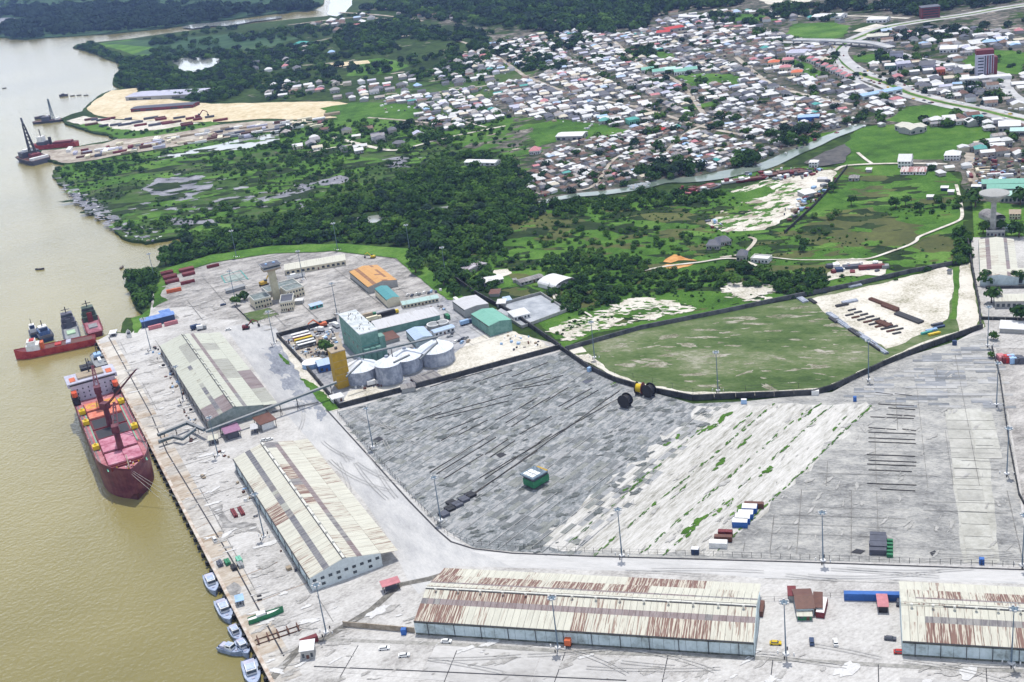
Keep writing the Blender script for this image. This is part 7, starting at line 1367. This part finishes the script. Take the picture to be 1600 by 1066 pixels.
forest([(700,400),(780,395),(850,345),(920,330),(1130,300),(1160,340),(1110,380),(1000,420),(880,450),(800,455),(740,440)], .011, 1.6, 3.6, DK+MD+MD+BR, 'shrub growing in the meadow between the creek and the port', excl=([(755,425),(870,425),(870,465),(755,465)],), clump=60, seed=6)
forest([(835,320),(930,312),(1060,300),(1140,300),(1110,318),(960,330),(870,340)], .024, 2.5, 5, DK+(2,), 'dark tree on the south bank of the creek', seed=7)
forest([(1240,360),(1330,300),(1500,300),(1500,330),(1440,345),(1330,350),(1280,380),(1250,400)], .010, 2, 4.4, DK+MD, 'round dark bush in the bright meadow', clump=45, seed=8)
forest([(1220,480),(1240,450),(1290,430),(1400,440),(1500,400),(1505,412),(1330,450),(1260,468)], .008, 2, 4, DK+MD, 'bush in the meadow along the boundary wall', clump=40, seed=9)
forest([(1200,425),(1280,418),(1290,440),(1280,462),(1225,470),(1190,440)], .022, 2.2, 4, DK+MD, 'shrub in the thicket west of the sandy lot', seed=10)
forest([(1262,440),(1282,435),(1290,455),(1275,466),(1260,460)], .02, 4, 6.5, DK, 'tall dark tree beside the sandy lot', seed=11)
forest([(1490,370),(1512,370),(1518,410),(1495,415)], .05, 3, 5, DK+MD, 'tree in the row along the lane beside the cream sheds', seed=12)
for k, (x, y, r_s, kd, lab) in enumerate(((1524,325,9,0,'large dark tree left of the water tower'),(1529,318,7,7,'dark tree at the end of the mint halls'),(1594,322,8,0,'dark tree at the right edge beside the mint halls'),(1592,372,8,7,'dark tree at the right edge below the tan roofed house'),(1536,366,6,2,'rounded tree at the foot of the water tower'),(1560,364,6,2,'rounded tree right of the water tower stem'),(1540,447,6,7,'tree in front of the left corner of the cream hall'),(1592,444,6,7,'tree in front of the cream hall at the right edge'),(1549,474,6.5,0,'round tree at the left end of the narrow cream store'),(1596,506,7,0,'large tree at the right edge by the white shelter'),(1552,532,3.5,2,'small tree beside the east gate mast'),(512,553,6,0,'dark tree inside the mill yard beside the blue shed'),(382,470,5,7,'tree beside the grey fuel shelter, upper one'),(370,478,4.5,0,'tree beside the grey fuel shelter, lower one'),(710,463,6,7,'round tree beside the grey roofed shed'),(694,448,7,0,'tall dark tree behind the parked cars'),(650,428,7,0,'tall dark tree at the corner of the northern yard, left one'),(656,420,7,7,'tall dark tree at the corner of the northern yard, right one'),(646,412,7,0,'tall dark tree at the corner of the northern yard, rear one'),(700,440,6,0,'tall dark tree by the shed with missing sheets'),(682,300,5,7,'lone conifer shaped dark tree standing out of the mangroves'),(1302,300,5,0,'bush by the boatyard fence'),(1400,326,6,7,'large bush in the middle of the meadow'),(1415,322,5,0,'bush right of the large meadow bush'),(1437,332,5,7,'bush by the meadow track'),(1330,322,5,0,'bush at the head of the dry meadow'),(1548,560,2.5,2,'small bush on the east wall'))):
    p = g(x, y); FM_all.append((p.x, p.y, r_s, kd, lab, 'tree', 1.15, 2, .3))
forest([(975,285),(1010,262),(1060,258),(1100,268),(1080,276),(1010,286)], .010, 5, 8, DK+BL, 'large tree among the houses on the creek bank', seed=13)
forest([(1200,215),(1250,205),(1285,205),(1270,225),(1225,235)], .012, 5, 8, DK+BL, 'large tree in the green corner by the upper creek', seed=14)
forest([(1140,245),(1190,240),(1190,262),(1150,264)], .012, 4, 7, DK+BL, 'large tree by the creek bank houses', seed=15)
forest([(700,400),(850,330),(1130,300),(1240,366),(1500,300),(1505,405),(1330,448),(1080,490),(930,505),(880,530),(800,470),(740,440)], .034, .5, 1.5, DK+MD+BR, 'low scrub', excl=([(755,425),(870,425),(870,465),(755,465)],[(1110,345),(1300,262),(1308,275),(1195,362)],[(1280,408),(1390,408),(1390,432),(1280,432)],[(776,462),(886,462),(886,514),(776,514)]), clump=26, seed=70, indiv=False)
forest([(84,266),(240,238),(470,200),(640,190),(800,185),(830,235),(700,260),(560,302),(400,350),(260,366),(200,370),(180,352),(128,312)], .020, .7, 1.9, DK+MD+BR+BL, 'low scrub', excl=([(222,296),(240,276),(330,272),(335,290),(312,312),(262,308)],[(234,248),(300,232),(465,206),(465,216),(330,240)]), clump=30, seed=71, indiv=False)
# small scrub in the marsh, the far banks and the town
forest([(84,266),(240,238),(470,200),(640,190),(800,185),(830,235),(700,260),(560,302),(400,350),(260,366),(200,370),(180,352),(128,312)], .0075, 2, 4.6, MD+DK+MD, 'marsh bush', excl=([(222,296),(240,276),(330,272),(335,290),(312,312),(262,308)],[(234,248),(300,232),(465,206),(465,216),(330,240)],[(400,318),(530,272),(552,280),(450,314)]), clump=70, seed=16, indiv=True)
forest([(118,74),(140,68),(160,76),(190,92),(240,92),(262,104),(285,116),(330,112),(350,98),(400,96),(400,124),(390,146),(340,162),(230,148),(214,138),(190,138),(178,130),(188,118),(190,106),(186,98),(150,84)], .0085, 4.5, 8, DK+MD+BL, 'cape mangrove', excl=(pond,), seed=17, indiv=False)
forest([(400,118),(430,112),(560,122),(660,112),(780,110),(740,130),(560,136),(430,150),(400,150)], .004, 4, 8, BL+DK, 'town tree', clump=90, seed=18, indiv=False)
forest([(400,96),(450,78),(470,70),(500,84),(470,100),(420,112)], .003, 5, 9, BL+DK, 'waterside tree', clump=90, seed=19, indiv=False)
forest([(525,62),(540,48),(580,40),(640,32),(660,42),(622,60),(620,76),(570,82),(530,78)], .0055, 7, 12, BL+DK, 'park tree', seed=20, indiv=False)
forest([(640,46),(672,44),(720,46),(780,56),(760,66),(690,66),(672,62),(655,66)], .003, 6, 11, BL+DK, 'park tree', seed=21, indiv=False)
forest([(556,18),(600,4),(700,-8),(1080,-12),(1160,4),(1150,12),(1060,18),(1000,36),(1010,50),(960,54),(860,52),(800,46),(740,40),(680,32),(600,16)], .0032, 8, 14, BL+DK, 'northern wood', seed=22, indiv=False)
forest([(1205,18),(1290,10),(1300,0),(1600,-20),(1640,-12),(1560,8),(1500,16),(1440,26),(1330,22),(1220,24)], .0032, 7, 12, BL+(0,), 'north eastern wood', seed=23, indiv=False)
forest([(1460,44),(1540,32),(1640,20),(1640,40),(1560,44),(1480,60)], .004, 6, 9, BL, 'eastern wood', clump=80, seed=24, indiv=False)
forest([(1350,58),(1440,40),(1500,46),(1480,60),(1400,66)], .003, 5, 8, BL, 'highway tree', clump=80, seed=25, indiv=False)
forest([(-80,54),(-60,22),(0,20),(60,12),(160,10),(240,10),(300,14),(420,14),(500,4),(500,14),(430,20),(380,26),(300,38),(230,46),(180,50),(110,54),(60,58),(40,60),(0,58)], .0013, 12, 20, BL, 'far bank wood', excl=([(-60,42),(10,26),(60,30),(72,34),(30,38)],), seed=26, indiv=False)
forest([(-120,20),(0,16),(100,8),(300,8),(500,-2),(500,-20),(-120,-20)], .00022, 10, 16, MD+BL, 'far bank tree', seed=27, indiv=False)
forest([(230,62),(300,50),(400,42),(520,46),(640,30),(720,44),(700,64),(620,62),(540,50),(500,84),(440,96),(350,98),(262,100),(240,84)], .0035, 5, 10, BL+DK, 'town tree', clump=60, seed=60, indiv=False)
forest([(500,86),(640,78),(790,66),(900,56),(940,70),(820,110),(740,110),(600,118),(500,118)], .0032, 5, 9, BL+DK, 'town tree', clump=50, seed=61, indiv=False)
forest([(990,52),(1080,30),(1200,20),(1340,26),(1320,36),(1150,44),(1050,50)], .0012, 6, 10, BL+DK, 'town tree', clump=50, seed=62, indiv=False)
forest([(440,200),(560,186),(800,178),(800,200),(640,240),(440,240)], .0030, 3, 6, BL+DK+MD, 'town tree', clump=40, seed=63, indiv=False)
for i, d in enumerate(DIST): forest(d[1], .0022 if d[0] not in ('west','westb','norwest') else .006, 3, 6.5, BL+DK+MD, 'town tree', clump=70, seed=30+i, indiv=False)
for s, pp in ((40,[(800,88),(860,90),(910,98),(880,112),(820,112),(790,100)]),(41,[(970,86),(1010,76),(1030,84),(1010,92)]),(42,[(1330,86),(1380,82),(1420,92),(1380,100)]),(43,[(1540,150),(1590,152),(1590,165),(1545,164)]),(44,[(1440,186),(1520,180),(1540,198),(1440,200)])): forest(pp, .006, 4, 8, BL+DK, 'town tree', seed=s, indiv=False)
forest([(150,195),(180,204),(230,206),(340,190),(300,204),(200,216),(170,210)], .006, 2, 4, MD+DK, 'inlet bush', seed=45, indiv=False)
ind = [t_ for t_ in FM_all if t_[7]]; ind.sort(key=lambda t_: -(t_[2]/math.hypot(t_[0], t_[1])+(1 if t_[7] == 2 else 0))); indv = ind[:300]; ids = set(id(t_) for t_ in indv); rest = [t_ for t_ in FM_all if id(t_) not in ids]
tm = MB().tube((0,0,0),(0,0,.5),.09,6,0,.055).tube((0,0,.42),(.3,.15,.9),.05,4,0,.02).tube((0,0,.42),(-.25,.2,.85),.045,4,0,.02).tube((0,0,.4),(.05,-.3,.9),.045,4,0,.02).mesh('trunk', M_bark)
for x, y, s, kd, lab, cat, hk, iv, z in indv:
    lab = (('large ', 'small ', '')[0 if s > 5.2 else 1 if s < 3.2 else 2]+lab) if iv != 2 and not lab.startswith('large') else lab
    if 'mangrove' in lab: lab = lab.replace('in the dense belt behind the northern verge', 'in the %s of the dense belt behind the northern verge' % ('west end' if ppx((x, y, 0))[0] < 350 else 'western half' if ppx((x, y, 0))[0] < 450 else 'middle' if ppx((x, y, 0))[0] < 560 else 'east end'))
    t = thing('tree' if cat == 'tree' else 'shrub', lab, cat, Vector((x, y, z)), 0, None if iv == 2 else lab.replace('tree ', 'trees ', 1).replace('shrub ', 'shrubs ', 1).replace('bush ', 'bushes ', 1))
    o = link('trunk', tm, t); o.scale = (s, s, s*1.2)
    o = link('crown', CR[kd], t, Vector((0, 0, s*(.55+.25*hk))), random.uniform(0, 6.28)); o.scale = (s, s, s*hk)
def gn_scatter(name, items, label):
    me = bpy.data.meshes.new(name); A = np.array([(x, y, z+s*.45) for x, y, s, kd, lab, cat, hk, iv, z in items], float); n = len(A)
    me.vertices.add(n); me.vertices.foreach_set('co', A.ravel())
    for an, dt, val in (('tscale','FLOAT',[i[2] for i in items]),('tkind','INT',[i[3] for i in items]),('trot','FLOAT',[random.uniform(0,6.28) for _ in items])):
        at = me.attributes.new(an, dt, 'POINT'); at.data.foreach_set('value', val)
    o = link(name, me); ng = bpy.data.node_groups.new(name, 'GeometryNodeTree')
    ng.interface.new_socket('Geometry', in_out='INPUT', socket_type='NodeSocketGeometry'); ng.interface.new_socket('Geometry', in_out='OUTPUT', socket_type='NodeSocketGeometry')
    N = ng.nodes; l = ng.links; gi = N.new('NodeGroupInput'); go = N.new('NodeGroupOutput'); ip = N.new('GeometryNodeInstanceOnPoints'); ci = N.new('GeometryNodeCollectionInfo')
    ci.inputs['Collection'].default_value = pr_col; ci.inputs['Separate Children'].default_value = True; ci.inputs['Reset Children'].default_value = True
    l.new(gi.outputs[0], ip.inputs['Points']); l.new(ci.outputs[0], ip.inputs['Instance']); ip.inputs['Pick Instance'].default_value = True
    def na(nm, dt): q = N.new('GeometryNodeInputNamedAttribute'); q.data_type = dt; q.inputs['Name'].default_value = nm; return q.outputs['Attribute']
    l.new(na('tkind','INT'), ip.inputs['Instance Index']); l.new(na('tscale','FLOAT'), ip.inputs['Scale'])
    cx2 = N.new('ShaderNodeCombineXYZ'); l.new(na('trot','FLOAT'), cx2.inputs['Z']); l.new(cx2.outputs[0], ip.inputs['Rotation']); l.new(ip.outputs[0], go.inputs[0])
    md = o.modifiers.new('scatter', 'NODES'); md.node_group = ng; stuff(o, label, 'trees'); return o
far = [t_ for t_ in rest if not t_[7]]; near = [t_ for t_ in rest if t_[7]]
print('trees', len(indv), len(near), len(far))
gn_scatter('mangrove_and_scrub', near, 'mass of mangroves and scrub filling the wetland behind the port'); gn_scatter('far_woods', far, 'woods and scattered trees around and beyond the town')

# ------------------------------------------------------------------ air
hz = bpy.data.materials.new('thin_haze'); hz.use_nodes = True; n = hz.node_tree.nodes; n.remove(n['Principled BSDF']); pv = n.new('ShaderNodeVolumePrincipled')
pv.inputs['Color'].default_value = (.36,.52,1,1); pv.inputs['Density'].default_value = 4.8e-5; pv.inputs['Anisotropy'].default_value = .2; hz.node_tree.links.new(pv.outputs[0], n['Material Output'].inputs['Volume'])
hb_ = MB().box(-9500,6500,-2000,10000,-10,320).build('haze', hz); hb_['kind'] = 'stuff';
